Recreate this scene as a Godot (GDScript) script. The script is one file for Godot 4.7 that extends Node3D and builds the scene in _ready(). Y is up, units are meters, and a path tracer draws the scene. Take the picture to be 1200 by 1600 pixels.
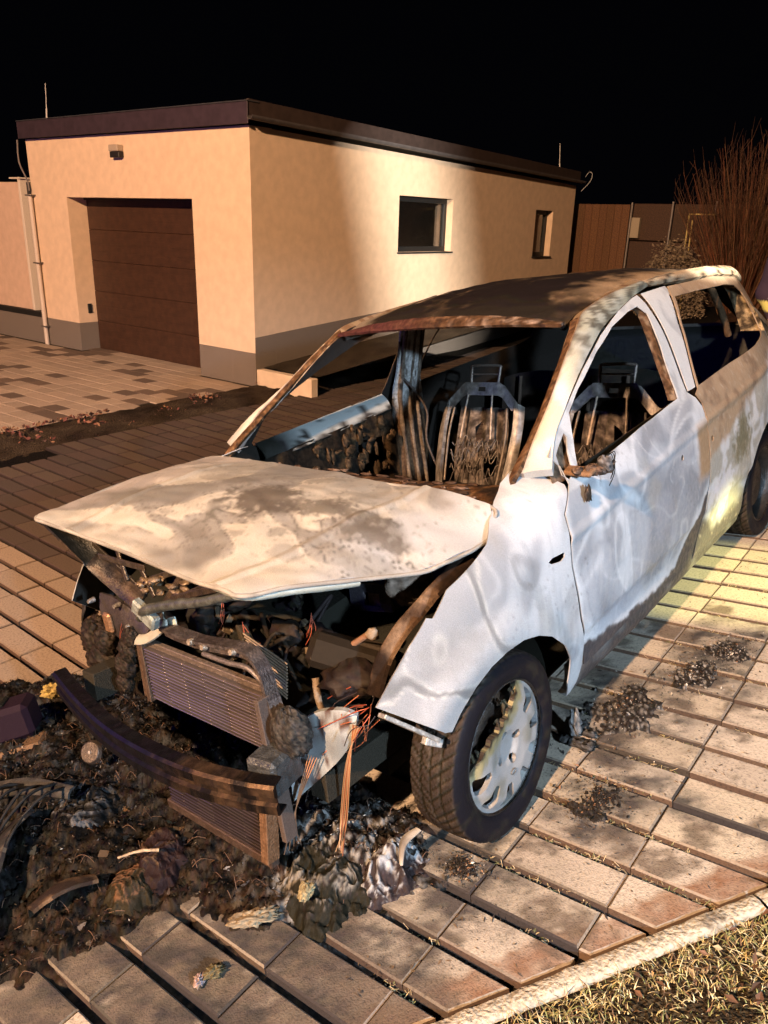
extends Node3D
# A burnt-out hatchback on a sloping paved drive at night, beside a garage.
# "Drive frame": x = forward along the car, y = up from the paving, z = to the car's right.
# The drive slopes, so every top-level node is turned by T into the upright world.

var N := FastNoiseLite.new()
var N1 := FastNoiseLite.new()
var NC := FastNoiseLite.new()
var T := Transform3D.IDENTITY
var H := Transform3D.IDENTITY
var rng := RandomNumberGenerator.new()
var taken := {}
var M := {}
var YDT := PackedFloat32Array()
var YFT := PackedFloat32Array()
var car: Node3D

# ------------------------------------------------------------------ helpers
class MB:
	var v := PackedVector3Array()
	var n := PackedVector3Array()
	var c := PackedColorArray()
	var ix := PackedInt32Array()
	func vert(p: Vector3, nn: Vector3, col: Color) -> int:
		v.append(p); n.append(nn); c.append(col)
		return v.size() - 1
	func face(a: int, b: int, d: int) -> void:
		# wound clockwise as seen from the side its normals point to
		var g := (v[b] - v[a]).cross(v[d] - v[a])
		if g.dot(n[a] + n[b] + n[d]) > 0.0:
			ix.append(a); ix.append(d); ix.append(b)
		else:
			ix.append(a); ix.append(b); ix.append(d)
	func tri(a: Vector3, b: Vector3, d: Vector3, col: Color) -> void:
		var nn := (b - a).cross(d - a).normalized()
		var i := vert(a, nn, col)
		vert(b, nn, col); vert(d, nn, col)
		ix.append(i); ix.append(i + 2); ix.append(i + 1)
	func quad(a: Vector3, b: Vector3, d: Vector3, e: Vector3, col: Color) -> void:
		var nn := (d - a).cross(e - b).normalized()
		var i := vert(a, nn, col)
		vert(b, nn, col); vert(d, nn, col); vert(e, nn, col)
		ix.append_array(PackedInt32Array([i, i + 2, i + 1, i, i + 3, i + 2]))
	func grid(pts: Array, w: int, h: int, cols: Array, closed_w := false) -> void:
		# smooth grid of h rows of w points; normals from neighbours
		var base := v.size()
		for j in h:
			for i in w:
				var im := i - 1
				var ip := i + 1
				if closed_w:
					im = (i - 1 + w) % w; ip = (i + 1) % w
				else:
					im = maxi(im, 0); ip = mini(ip, w - 1)
				var jm := maxi(j - 1, 0)
				var jp := mini(j + 1, h - 1)
				var du: Vector3 = pts[j * w + ip] - pts[j * w + im]
				var dv: Vector3 = pts[jp * w + i] - pts[jm * w + i]
				vert(pts[j * w + i], du.cross(dv).normalized(), cols[j * w + i])
		for j in h - 1:
			for i in (w if closed_w else w - 1):
				var i2 := (i + 1) % w
				var a := base + j * w + i
				var b := base + j * w + i2
				var d := base + (j + 1) * w + i2
				var e := base + (j + 1) * w + i
				ix.append_array(PackedInt32Array([a, d, b, a, e, d]))
	func mesh(m: Material) -> ArrayMesh:
		var arr := []
		arr.resize(Mesh.ARRAY_MAX)
		arr[Mesh.ARRAY_VERTEX] = v
		arr[Mesh.ARRAY_NORMAL] = n
		arr[Mesh.ARRAY_COLOR] = c
		arr[Mesh.ARRAY_INDEX] = ix
		var am := ArrayMesh.new()
		am.add_surface_from_arrays(Mesh.PRIMITIVE_TRIANGLES, arr)
		am.surface_set_material(0, m)
		return am

func D(x: float, l: float, h: float) -> Vector3:
	return Vector3(x, h, -l)          # forward, left, up of the car

func numbered(called: String) -> String:
	if not taken.has(called):
		taken[called] = 0
		return called
	taken[called] += 1
	return "%s_%03d" % [called, taken[called]]

func top(o: Node3D, called: String, label: String, category: String, group := "", kind := "") -> Node3D:
	o.name = numbered(called)
	add_child(o, true)
	o.transform = T * o.transform
	if label: o.set_meta("label", label)
	if category: o.set_meta("category", category)
	if group: o.set_meta("group", group)
	if kind: o.set_meta("kind", kind)
	return o

func inst(mb: MB, m: Material) -> MeshInstance3D:
	var o := MeshInstance3D.new()
	o.mesh = mb.mesh(m)
	return o

func part(mb: MB, called: String, m: Material, parent: Node, label := "") -> MeshInstance3D:
	var o := inst(mb, m)
	o.name = called
	parent.add_child(o, true)
	if label: o.set_meta("label", label)
	return o

func at(p: Vector3, b := Basis.IDENTITY) -> Node3D:
	var o := Node3D.new()
	o.transform = Transform3D(b, p)
	return o

func nz(p: Vector3, f: float) -> float:
	return N.get_noise_3dv(p * f)

func warp(p: Vector3, f: float, a: float) -> Vector3:
	return p + a * Vector3(N1.get_noise_3dv(p * f), N1.get_noise_3dv(p * f + Vector3(31, 5, 9)), N1.get_noise_3dv(p * f + Vector3(7, 77, 3)))

func sm(a: float, b: float, x: float) -> float:
	return smoothstep(a, b, x)

func mix(a: Color, b: Color, t: float) -> Color:
	return a.lerp(b, clampf(t, 0.0, 1.0))

func grey(k: float) -> Color:
	return Color(k, k, k)

func vary(col: Color, k: float) -> Color:
	var f := 1.0 + rng.randf_range(-k, k)
	return Color(col.r * f, col.g * f, col.b * f)

# a flat-shaded box with chamfered edges
func cbox(mb: MB, tr: Transform3D, s: Vector3, b: float, col: Color) -> void:
	var h := s * 0.5
	b = minf(b, minf(h.x, minf(h.y, h.z)) * 0.9)
	var ax := [Vector3.RIGHT, Vector3.UP, Vector3.BACK]
	for k in 3:
		for sg in [-1.0, 1.0]:
			var a: Vector3 = ax[k] * sg
			var u: Vector3 = ax[(k + 1) % 3]
			var w: Vector3 = ax[(k + 2) % 3] * sg
			var hc: float = h[k]
			var hu: float = h[(k + 1) % 3] - b
			var hw: float = h[(k + 2) % 3] - b
			mb.quad(tr * (a * hc - u * hu - w * hw), tr * (a * hc + u * hu - w * hw), tr * (a * hc + u * hu + w * hw), tr * (a * hc - u * hu + w * hw), col)
	if b <= 0.0001: return
	for k in 3:
		var i := (k + 1) % 3
		var j := (k + 2) % 3
		for s1 in [-1.0, 1.0]:
			for s2 in [-1.0, 1.0]:
				var e: Vector3 = ax[k] * (h[k] - b)
				var p1: Vector3 = ax[i] * s1 * h[i] + ax[j] * s2 * (h[j] - b)
				var p2: Vector3 = ax[i] * s1 * (h[i] - b) + ax[j] * s2 * h[j]
				if s1 * s2 > 0.0:
					mb.quad(tr * (p1 - e), tr * (p2 - e), tr * (p2 + e), tr * (p1 + e), col)
				else:
					mb.quad(tr * (p1 + e), tr * (p2 + e), tr * (p2 - e), tr * (p1 - e), col)
	for sx in [-1.0, 1.0]:
		for sy in [-1.0, 1.0]:
			for sz in [-1.0, 1.0]:
				var q1 := Vector3(sx * h.x, sy * (h.y - b), sz * (h.z - b))
				var q2 := Vector3(sx * (h.x - b), sy * h.y, sz * (h.z - b))
				var q3 := Vector3(sx * (h.x - b), sy * (h.y - b), sz * h.z)
				if sx * sy * sz > 0.0: mb.tri(tr * q1, tr * q2, tr * q3, col)
				else: mb.tri(tr * q1, tr * q3, tr * q2, col)

func box(mb: MB, p: Vector3, s: Vector3, b: float, col: Color, basis := Basis.IDENTITY) -> void:
	cbox(mb, Transform3D(basis, p), s, b, col)

func bar(mb: MB, a: Vector3, b: Vector3, w: float, t: float, col: Color, hint := Vector3.UP, bev := 0.002) -> void:
	var y := (b - a).normalized()
	if absf(y.dot(hint)) > 0.98: hint = Vector3.RIGHT
	var x := y.cross(hint).normalized()
	cbox(mb, Transform3D(Basis(x, y, x.cross(y)), (a + b) * 0.5), Vector3(w, a.distance_to(b), t), bev, col)

func spline(p: Array, per: int) -> Array:
	var r := []
	for i in p.size() - 1:
		var a: Vector3 = p[maxi(i - 1, 0)]
		var b: Vector3 = p[i]
		var d: Vector3 = p[i + 1]
		var e: Vector3 = p[mini(i + 2, p.size() - 1)]
		for k in per:
			r.append(b.cubic_interpolate(d, a, e, float(k) / per))
	r.append(p[-1])
	return r

# a round tube along a path; rough > 0 makes its skin uneven
func tube(mb: MB, path: Array, r0: float, r1: float, col: Color, seg := 8, rough := 0.0, col2 = null) -> void:
	var n := path.size()
	var x := Vector3.ZERO
	var pts := []
	var cols := []
	for j in n:
		var t: Vector3 = (path[mini(j + 1, n - 1)] - path[maxi(j - 1, 0)]).normalized()
		if j == 0:
			x = t.cross(Vector3.UP if absf(t.y) < 0.9 else Vector3.RIGHT).normalized()
		else:
			x = (x - t * x.dot(t)).normalized()
		var y := t.cross(x)
		var r := lerpf(r0, r1, float(j) / maxi(n - 1, 1))
		for i in seg:
			var a := TAU * i / seg
			var d := x * cos(a) + y * sin(a)
			var rr := r
			if rough > 0.0: rr *= 1.0 + rough * nz(path[j] + d * r, 60.0)
			pts.append(path[j] + d * rr)
			cols.append(col if col2 == null else mix(col, col2, 0.5 + 1.2 * nz(path[j] + d * r, 25.0)))
	mb.grid(pts, seg, n, cols, true)
	for e in [0, n - 1]:
		for i in range(1, seg - 1):
			var q: int = e * seg
			if e == 0: mb.tri(pts[q], pts[q + i], pts[q + i + 1], cols[q])
			else: mb.tri(pts[q], pts[q + i + 1], pts[q + i], cols[q])

# any closed profile (list of Vector2) swept along a path
func sweep(mb: MB, path: Array, prof: Array, side: Vector3, colf: Callable) -> void:
	var n := path.size()
	var w := prof.size()
	var pts := []
	for j in n:
		var t: Vector3 = (path[mini(j + 1, n - 1)] - path[maxi(j - 1, 0)]).normalized()
		var x := (side - t * side.dot(t)).normalized()
		var y := t.cross(x)
		for q in prof: pts.append(path[j] + x * q.x + y * q.y)
	for j in n - 1:
		for i in w:
			var i2 := (i + 1) % w
			mb.quad(pts[j * w + i], pts[j * w + i2], pts[(j + 1) * w + i2], pts[(j + 1) * w + i], colf.call(pts[j * w + i]))
	var flat := PackedVector2Array(prof)
	var tr := Geometry2D.triangulate_polygon(flat)
	for k in range(0, tr.size(), 3):
		mb.tri(pts[tr[k]], pts[tr[k + 2]], pts[tr[k + 1]], colf.call(pts[0]))
		var o := (n - 1) * w
		mb.tri(pts[o + tr[k]], pts[o + tr[k + 1]], pts[o + tr[k + 2]], colf.call(pts[o]))

# an uneven lump
func lump(mb: MB, tr: Transform3D, amp: float, freq: float, col: Color, col2: Color, w := 20, h := 12, off := Vector3.ZERO) -> void:
	var pts := []
	var cols := []
	for j in h:
		var th := PI * j / (h - 1)
		for i in w:
			var ph := -TAU * i / w
			var d := Vector3(sin(th) * cos(ph), cos(th), sin(th) * sin(ph))
			var k := nz(d + off, freq)
			var k2 := nz(d + off + Vector3(9, 9, 9), freq * 2.7)
			var k3 := absf(nz(d + off + Vector3(2, 9, 5), freq * 3.1))
			pts.append(tr * (d * (1.0 + amp * k + amp * 0.35 * k2 - amp * 0.8 * k3)))
			cols.append(mix(col, col2, 0.35 + 1.3 * nz(d + off, freq * 5.0) + 0.8 * k2))
	mb.grid(pts, w, h, cols, true)

# a crumpled crust lying on the ground: ridged folds, ragged outline
func crust(mb: MB, rx: float, rz: float, h: float, fold: float, c1: Color, c2: Color, off: float, n := 90) -> void:
	var pts := []
	var cols := []
	for j in n:
		for i in n:
			var u := Vector2(i / (n - 1.0) * 2.0 - 1.0, j / (n - 1.0) * 2.0 - 1.0) * 1.15
			var p := Vector3(u.x * rx, 0, u.y * rz)
			var q := p + Vector3(off, 0, off * 0.6)
			var r := u.length() + 0.35 * nz(q, 6.0) + 0.12 * nz(q, 24.0)
			var body := sm(1.0, 0.35, r)
			var w := warp(q, 9.0, 0.05)
			var rg := 1.0 - absf(N1.get_noise_3dv(w * 17.0)) * 2.2
			var rg2 := 1.0 - absf(N1.get_noise_3dv(w * 43.0 + Vector3(5, 5, 5))) * 2.0
			p.y = h * body * (0.75 + 0.6 * nz(q, 5.0)) + fold * sm(1.0, 0.7, r) * (0.7 * rg + 0.3 * rg2) - 0.012 * sm(0.9, 1.05, r) - 0.03 * sm(1.0, 1.2, r)
			p.x += 0.012 * nz(q + Vector3(3, 0, 0), 14.0); p.z += 0.012 * nz(q + Vector3(0, 0, 8), 14.0)
			pts.append(p)
			cols.append(mix(c1, c2, sm(0.35, 1.0, rg * 0.55 + rg2 * 0.45 + 0.9 * nz(q, 7.0) + 0.6 * nz(q, 45.0)) * sm(1.0, 0.8, r)))
	mb.grid(pts, n, n, cols)
	if mb.n[n * n / 2 + n / 2].y < 0.0:
		for q in mb.n.size(): mb.n[q] = -mb.n[q]
		mb.ix.reverse()

# a sheet over a flat outline (with holes), lifted by f(Vector2) -> Vector3, with thickness
func panel(mb: MB, outer: PackedVector2Array, holes: Array, f: Callable, outw: Vector3, thick: float, step: float, colf: Callable, backcol: Color) -> void:
	var lo := outer[0]
	var hi := outer[0]
	for q in outer:
		lo = Vector2(minf(lo.x, q.x), minf(lo.y, q.y)); hi = Vector2(maxf(hi.x, q.x), maxf(hi.y, q.y))
	var nx := int(ceil((hi.x - lo.x) / step))
	var ny := int(ceil((hi.y - lo.y) / step))
	var seen := {}
	var back := {}
	var get_v := func(u: Vector2) -> int:
		var key := Vector2i(roundi(u.x * 8000.0), roundi(u.y * 8000.0))
		if seen.has(key): return seen[key]
		var p: Vector3 = f.call(u)
		var e := step * 0.5
		var nn: Vector3 = ((f.call(u + Vector2(e, 0)) - f.call(u - Vector2(e, 0))) as Vector3).cross(f.call(u + Vector2(0, e)) - f.call(u - Vector2(0, e))).normalized()
		if nn.dot(outw) < 0.0: nn = -nn
		var i := mb.vert(p, nn, colf.call(u, p))
		back[key] = mb.vert(p - nn * thick, -nn, backcol)
		seen[key] = i
		return i
	var inside := PackedByteArray()
	inside.resize((nx + 1) * (ny + 1))
	for j in ny + 1:
		for i in nx + 1:
			var q := lo + Vector2(i, j) * step
			var ok := Geometry2D.is_point_in_polygon(q, outer)
			if ok:
				for h in holes:
					if Geometry2D.is_point_in_polygon(q, h): ok = false
			inside[j * (nx + 1) + i] = 1 if ok else 0
	var loops := [outer]
	loops.append_array(holes)
	var touched := {}
	for lp in loops:
		for k in lp.size():
			var a: Vector2 = lp[k]
			var b: Vector2 = lp[(k + 1) % lp.size()]
			var m := maxi(1, int(ceil(a.distance_to(b) / (step * 0.3))))
			for s in m + 1:
				var q := (a.lerp(b, float(s) / m) - lo) / step
				touched[Vector2i(int(floor(q.x)), int(floor(q.y)))] = true
	for j in ny:
		for i in nx:
			var s: int = inside[j * (nx + 1) + i] + inside[j * (nx + 1) + i + 1] + inside[(j + 1) * (nx + 1) + i] + inside[(j + 1) * (nx + 1) + i + 1]
			var cut := touched.has(Vector2i(i, j))
			if s == 0 and not cut: continue
			var q0 := lo + Vector2(i, j) * step
			var cell := PackedVector2Array([q0, q0 + Vector2(step, 0), q0 + Vector2(step, step), q0 + Vector2(0, step)])
			var polys := [cell]
			if cut or s < 4:
				polys = Geometry2D.intersect_polygons(cell, outer)
				for h in holes:
					var nxt := []
					for pl in polys:
						for r in Geometry2D.clip_polygons(pl, h):
							if not Geometry2D.is_polygon_clockwise(r): nxt.append(r)
					polys = nxt
			for pl in polys:
				if pl.size() < 3: continue
				var idx := []
				var bk := []
				for u in pl:
					idx.append(get_v.call(u))
					bk.append(back[Vector2i(roundi(u.x * 8000.0), roundi(u.y * 8000.0))])
				var tr := PackedInt32Array([0, 1, 2, 0, 2, 3]) if pl.size() == 4 and not cut else Geometry2D.triangulate_polygon(pl)
				for k in range(0, tr.size(), 3):
					mb.face(idx[tr[k]], idx[tr[k + 1]], idx[tr[k + 2]])
					mb.face(bk[tr[k]], bk[tr[k + 1]], bk[tr[k + 2]])
	for lp in loops:
		for k in lp.size():
			var a: Vector2 = lp[k]
			var b: Vector2 = lp[(k + 1) % lp.size()]
			var m := maxi(1, int(ceil(a.distance_to(b) / step)))
			for s in m:
				var u0 := a.lerp(b, float(s) / m)
				var u1 := a.lerp(b, float(s + 1) / m)
				var p0: Vector3 = f.call(u0)
				var p1: Vector3 = f.call(u1)
				var e := step * 0.5
				var nn: Vector3 = ((f.call(u0 + Vector2(e, 0)) - f.call(u0 - Vector2(e, 0))) as Vector3).cross(f.call(u0 + Vector2(0, e)) - f.call(u0 - Vector2(0, e))).normalized()
				if nn.dot(outw) < 0.0: nn = -nn
				mb.quad(p0, p1, p1 - nn * thick, p0 - nn * thick, mix(colf.call(u0, p0), backcol, 0.3))

func v2(a: Array) -> PackedVector2Array:
	var r := PackedVector2Array()
	for i in range(0, a.size(), 2): r.append(Vector2(a[i], a[i + 1]))
	if Geometry2D.is_polygon_clockwise(r): r.reverse()
	return r

# a plate between two edge curves (same number of points), bulged outwards, with thickness
func ribbon(mb: MB, ca: Array, cb: Array, outw: Vector3, bulge: float, thick: float, colf: Callable, backcol: Color, rows := 7, per := 8) -> void:
	var a := spline(ca, per)
	var b := spline(cb, per)
	var w := a.size()
	var pts := []
	var cols := []
	var bpts := []
	for j in rows:
		var t := float(j) / (rows - 1)
		for i in w:
			var p: Vector3 = a[i].lerp(b[i], t)
			var tg: Vector3 = (a[mini(i + 1, w - 1)] - a[maxi(i - 1, 0)]).normalized()
			var o := (b[i] - a[i] as Vector3).cross(tg).normalized()
			if o.dot(outw) < 0.0: o = -o
			p += o * bulge * sin(t * PI) + o * 0.003 * nz(p, 9.0)
			pts.append(p); bpts.append(p - o * thick)
			cols.append(colf.call(p, t))
	var base := MB.new()
	base.grid(pts, w, rows, cols)
	var flip := base.n[w * (rows / 2) + w / 2].dot(outw) < 0.0
	for src in [[pts, flip, cols], [bpts, not flip, null]]:
		var q := MB.new()
		var cc := []
		for k in w * rows: cc.append(cols[k] if src[2] != null else backcol)
		q.grid(src[0], w, rows, cc)
		var o0 := mb.v.size()
		for k in q.v.size(): mb.vert(q.v[k], -q.n[k] if src[1] else q.n[k], q.c[k])
		for k in range(0, q.ix.size(), 3):
			if src[1]: mb.ix.append_array(PackedInt32Array([o0 + q.ix[k], o0 + q.ix[k + 2], o0 + q.ix[k + 1]]))
			else: mb.ix.append_array(PackedInt32Array([o0 + q.ix[k], o0 + q.ix[k + 1], o0 + q.ix[k + 2]]))
	for j in [0, rows - 1]:
		for i in w - 1:
			mb.quad(pts[j * w + i], pts[j * w + i + 1], bpts[j * w + i + 1], bpts[j * w + i], cols[j * w + i])
	for i in [0, w - 1]:
		for j in rows - 1:
			mb.quad(pts[j * w + i], pts[(j + 1) * w + i], bpts[(j + 1) * w + i], bpts[j * w + i], cols[j * w + i])

# ------------------------------------------------------------------ materials
func ntex(sz: int, f: float, lo: float, hi: float, seed_: int, oct := 5, kind := FastNoiseLite.TYPE_SIMPLEX, mid := -1.0) -> NoiseTexture2D:
	var n := FastNoiseLite.new()
	n.seed = seed_; n.noise_type = kind; n.frequency = f; n.fractal_octaves = oct
	var t := NoiseTexture2D.new()
	t.width = sz; t.height = sz; t.seamless = true; t.noise = n
	var g := Gradient.new()
	g.set_color(0, grey(lo)); g.set_color(1, grey(hi))
	if mid >= 0.0: g.add_point(0.5, grey(mid))
	t.color_ramp = g
	return t

func ntex_n(sz: int, f: float, strength: float, seed_: int, oct := 5, kind := FastNoiseLite.TYPE_SIMPLEX) -> NoiseTexture2D:
	var n := FastNoiseLite.new()
	n.seed = seed_; n.noise_type = kind; n.frequency = f; n.fractal_octaves = oct
	var t := NoiseTexture2D.new()
	t.width = sz; t.height = sz; t.seamless = true; t.noise = n
	t.as_normal_map = true; t.bump_strength = strength
	return t

func mat(rough: float, metal: float, alb: Texture2D, nrm: Texture2D, scale: float, nscale := 1.0, world := false, rtex: Texture2D = null) -> StandardMaterial3D:
	var m := StandardMaterial3D.new()
	m.vertex_color_use_as_albedo = true
	m.roughness = rough; m.metallic = metal
	m.uv1_triplanar = true
	m.uv1_world_triplanar = world
	m.uv1_scale = Vector3.ONE * scale
	if alb: m.albedo_texture = alb
	if nrm:
		m.normal_enabled = true; m.normal_texture = nrm; m.normal_scale = nscale
	if rtex: m.roughness_texture = rtex
	return m

func make_materials() -> void:
	var grain := ntex(512, 0.04, 0.72, 1.0, 3, 6)
	var fine := ntex(512, 0.12, 0.80, 1.0, 4, 4)
	var blot := ntex(512, 0.012, 0.55, 1.0, 5, 6)
	var bump := ntex_n(512, 0.05, 6.0, 6, 5)
	var bump_f := ntex_n(512, 0.16, 5.0, 7, 4)
	var bump_c := ntex_n(512, 0.02, 10.0, 8, 6)
	var rgh := ntex(256, 0.03, 0.45, 1.0, 9, 5)
	var speck := ntex(1024, 0.045, 0.42, 1.0, 21, 5)
	speck.color_ramp.add_point(0.16, grey(0.68)); speck.color_ramp.add_point(0.26, grey(0.88)); speck.color_ramp.add_point(0.6, grey(0.95))
	M.paint = mat(0.72, 0.0, fine, bump_f, 3.0, 0.35, false, rgh)
	M.hood = mat(0.78, 0.0, fine, bump_f, 3.0, 0.4)
	M.soot = mat(0.75, 0.0, grain, bump, 5.0, 1.2)
	M.rust = mat(0.85, 0.15, blot, bump, 6.0, 1.0)
	M.steel = mat(0.75, 0.7, grain, bump, 4.0, 0.6, false, rgh)
	M.dull = mat(0.6, 0.25, blot, bump, 4.0, 0.8, false, rgh)
	M.rubber = mat(0.55, 0.0, grain, bump_f, 6.0, 0.5)
	M.alloy = mat(0.5, 0.35, fine, bump_f, 4.0, 0.2)
	M.beam = mat(0.5, 0.8, blot, bump, 4.0, 0.25)
	M.fin = mat(0.38, 0.85, fine, null, 4.0)
	M.wire = mat(0.5, 0.3, null, null, 1.0)
	M.char_wet = mat(0.78, 0.0, grain, bump_f, 7.0, 0.9, false, rgh)
	M.flake = mat(0.55, 0.0, null, null, 1.0)
	M.paver = mat(0.88, 0.0, speck, ntex_n(1024, 0.09, 5.0, 22, 4), 1.3, 0.4, true)
	M.soil = mat(0.95, 0.0, ntex(512, 0.05, 0.3, 1.0, 23, 6), ntex_n(512, 0.06, 14.0, 24, 6), 1.7, 1.5, true)
	M.kerb = mat(0.9, 0.0, ntex(512, 0.05, 0.6, 1.0, 25, 6, FastNoiseLite.TYPE_SIMPLEX, 0.88), bump, 2.0, 0.9, true)
	M.plaster = mat(0.92, 0.0, ntex(1024, 0.006, 0.93, 1.0, 26, 8), ntex_n(1024, 0.35, 3.0, 27, 2), 0.7, 0.7)
	M.plinth = mat(0.9, 0.0, ntex(1024, 0.16, 0.25, 1.0, 28, 2), ntex_n(512, 0.3, 6.0, 29, 2), 1.3, 0.8)
	M.sheet = mat(0.55, 0.1, ntex(256, 0.02, 0.8, 1.0, 30, 4), null, 1.0)
	M.wood = mat(0.8, 0.0, ntex(512, 0.03, 0.55, 1.0, 31, 6), bump, 2.0, 0.6)
	M.white = mat(0.6, 0.0, fine, null, 1.0)
	M.grass = mat(0.8, 0.0, null, null, 1.0)
	M.grass.backlight_enabled = true
	M.grass.backlight = Color(0.25, 0.25, 0.15)
	M.cloth = mat(0.9, 0.0, fine, bump_f, 6.0, 0.8)
	for k in ['soot', 'rust', 'rubber', 'soil', 'flake', 'cloth', 'char_wet']: M[k].metallic_specular = 0.22
	M.glass = StandardMaterial3D.new()
	M.glass.albedo_color = Color(0.05, 0.06, 0.06, 0.35)
	M.glass.transparency = BaseMaterial3D.TRANSPARENCY_ALPHA
	M.glass.roughness = 0.03
	M.glass.metallic_specular = 0.6

func glow(col: Color, e: float) -> StandardMaterial3D:
	var m := StandardMaterial3D.new()
	m.albedo_color = Color(0.8, 0.8, 0.8)
	m.emission_enabled = true; m.emission = col; m.emission_energy_multiplier = e
	return m

func tabulate(zs: Array, ys: Array) -> PackedFloat32Array:
	var raw := PackedFloat32Array()
	for i in 301:
		var z := i * 0.005
		var y: float = ys[0]
		for k in zs.size() - 1:
			if z >= zs[k]: y = lerpf(ys[k], ys[k + 1], clampf((z - zs[k]) / (zs[k + 1] - zs[k]), 0.0, 1.0))
		raw.append(y)
	for pass_ in 3:
		var o := raw.duplicate()
		for i in range(3, 298):
			var s := 0.0
			for k in range(-3, 4): s += o[i + k]
			raw[i] = s / 7.0
	return raw

func look(t: PackedFloat32Array, z: float) -> float:
	var q := clampf(z / 0.005, 0.0, 299.0)
	var i := int(q)
	return lerpf(t[i], t[i + 1], q - i)

func Yd(x: float, z: float) -> float:
	var y := look(YDT, z)
	if x > -0.05: y -= 0.5 * (x + 0.05) * (x + 0.05)
	if x < -2.5: y -= 0.20 * (x + 2.5) * (x + 2.5)
	return y

func Yf(x: float, z: float) -> float:
	var y := lerpf(look(YFT, z), look(YDT, z), smoothstep(-0.22, -0.44, x) * smoothstep(1.01, 0.93, z))
	if x > -0.05: y -= 0.5 * (x + 0.05) * (x + 0.05)
	return y

# ------------------------------------------------------------------ the place
func zl(x: float, l: float) -> float:
	return 0.308 + 0.0688 * (x + 4.914) - 0.1417 * (l + 5.761)

func gz(x: float, l: float) -> float:
	var a := zl(x, l)
	return 0.5 * (a + sqrt(a * a + 0.0016)) - 0.5 * 0.04 * exp(-absf(a) * 12.0)

func ground() -> void:
	# the bed of soil below everything, one sheet out to the horizon
	var xs := []
	var q := -90.0
	while q < 60.0:
		xs.append(q)
		q += clampf(absf(q + 1.0) * 0.12, 0.25, 9.0)
	xs.append(60.0)
	var ls := []
	q = -80.0
	while q < 80.0:
		ls.append(q)
		q += clampf(absf(q) * 0.12, 0.25, 9.0)
	ls.append(80.0)
	var mb := MB.new()
	var pts := []
	var cols := []
	for l in ls:
		for x in xs:
			var h := gz(x, l) - 0.030
			pts.append(D(x, l, h))
			cols.append(mix(Color(0.026, 0.019, 0.013), Color(0.014, 0.011, 0.008), 0.5 + nz(D(x, l, 0), 0.7)))
	mb.grid(pts, xs.size(), ls.size(), cols)
	top(inst(mb, M.soil), "ground", "", "", "", "structure")

func kerb_side(p: Vector2) -> float:
	# > 0 on the paved side of the kerb, in metres
	var a := Vector2(0.62, 1.03)
	var d := Vector2(-0.84, 0.542).normalized()
	var r := p - a
	return d.x * r.y - d.y * r.x

func soot_at(x: float, l: float) -> float:
	# how much soot and fire water lies on the paving here
	var p := D(x, l, 0)
	var w := warp(p, 5.0, 0.12)
	var s := 0.0
	for b in [[-0.72, 0.86, 0.34], [-1.14, 1.02, 0.26], [-1.40, 1.06, 0.24], [-0.24, 1.0, 0.22], [-0.36, 1.12, 0.16], [0.25, 0.78, 0.22], [0.05, 0.82, 0.12], [0.55, 0.72, 0.22], [0.75, 0.55, 0.3], [0.95, 0.35, 0.22], [0.3, 0.3, 0.75], [0.9, 0.1, 0.6], [0.7, -0.6, 0.6]]:
		var d := Vector2(w.x - b[0], -w.z - b[1]).length()
		s = maxf(s, sm(b[2] * 1.25, b[2] * 0.35, d))
	s *= 0.75 + 0.9 * nz(p, 9.0) + 0.5 * nz(p, 31.0)
	return clampf(s, 0.0, 1.0)

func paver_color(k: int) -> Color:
	return [Color(0.37, 0.325, 0.255), Color(0.39, 0.345, 0.275), Color(0.345, 0.30, 0.24), Color(0.38, 0.33, 0.25), Color(0.33, 0.29, 0.23), Color(0.40, 0.355, 0.285), Color(0.068, 0.043, 0.028), Color(0.082, 0.051, 0.033), Color(0.056, 0.036, 0.024), Color(0.25, 0.185, 0.13), Color(0.22, 0.165, 0.115), Color(0.28, 0.21, 0.15)][k]

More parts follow.
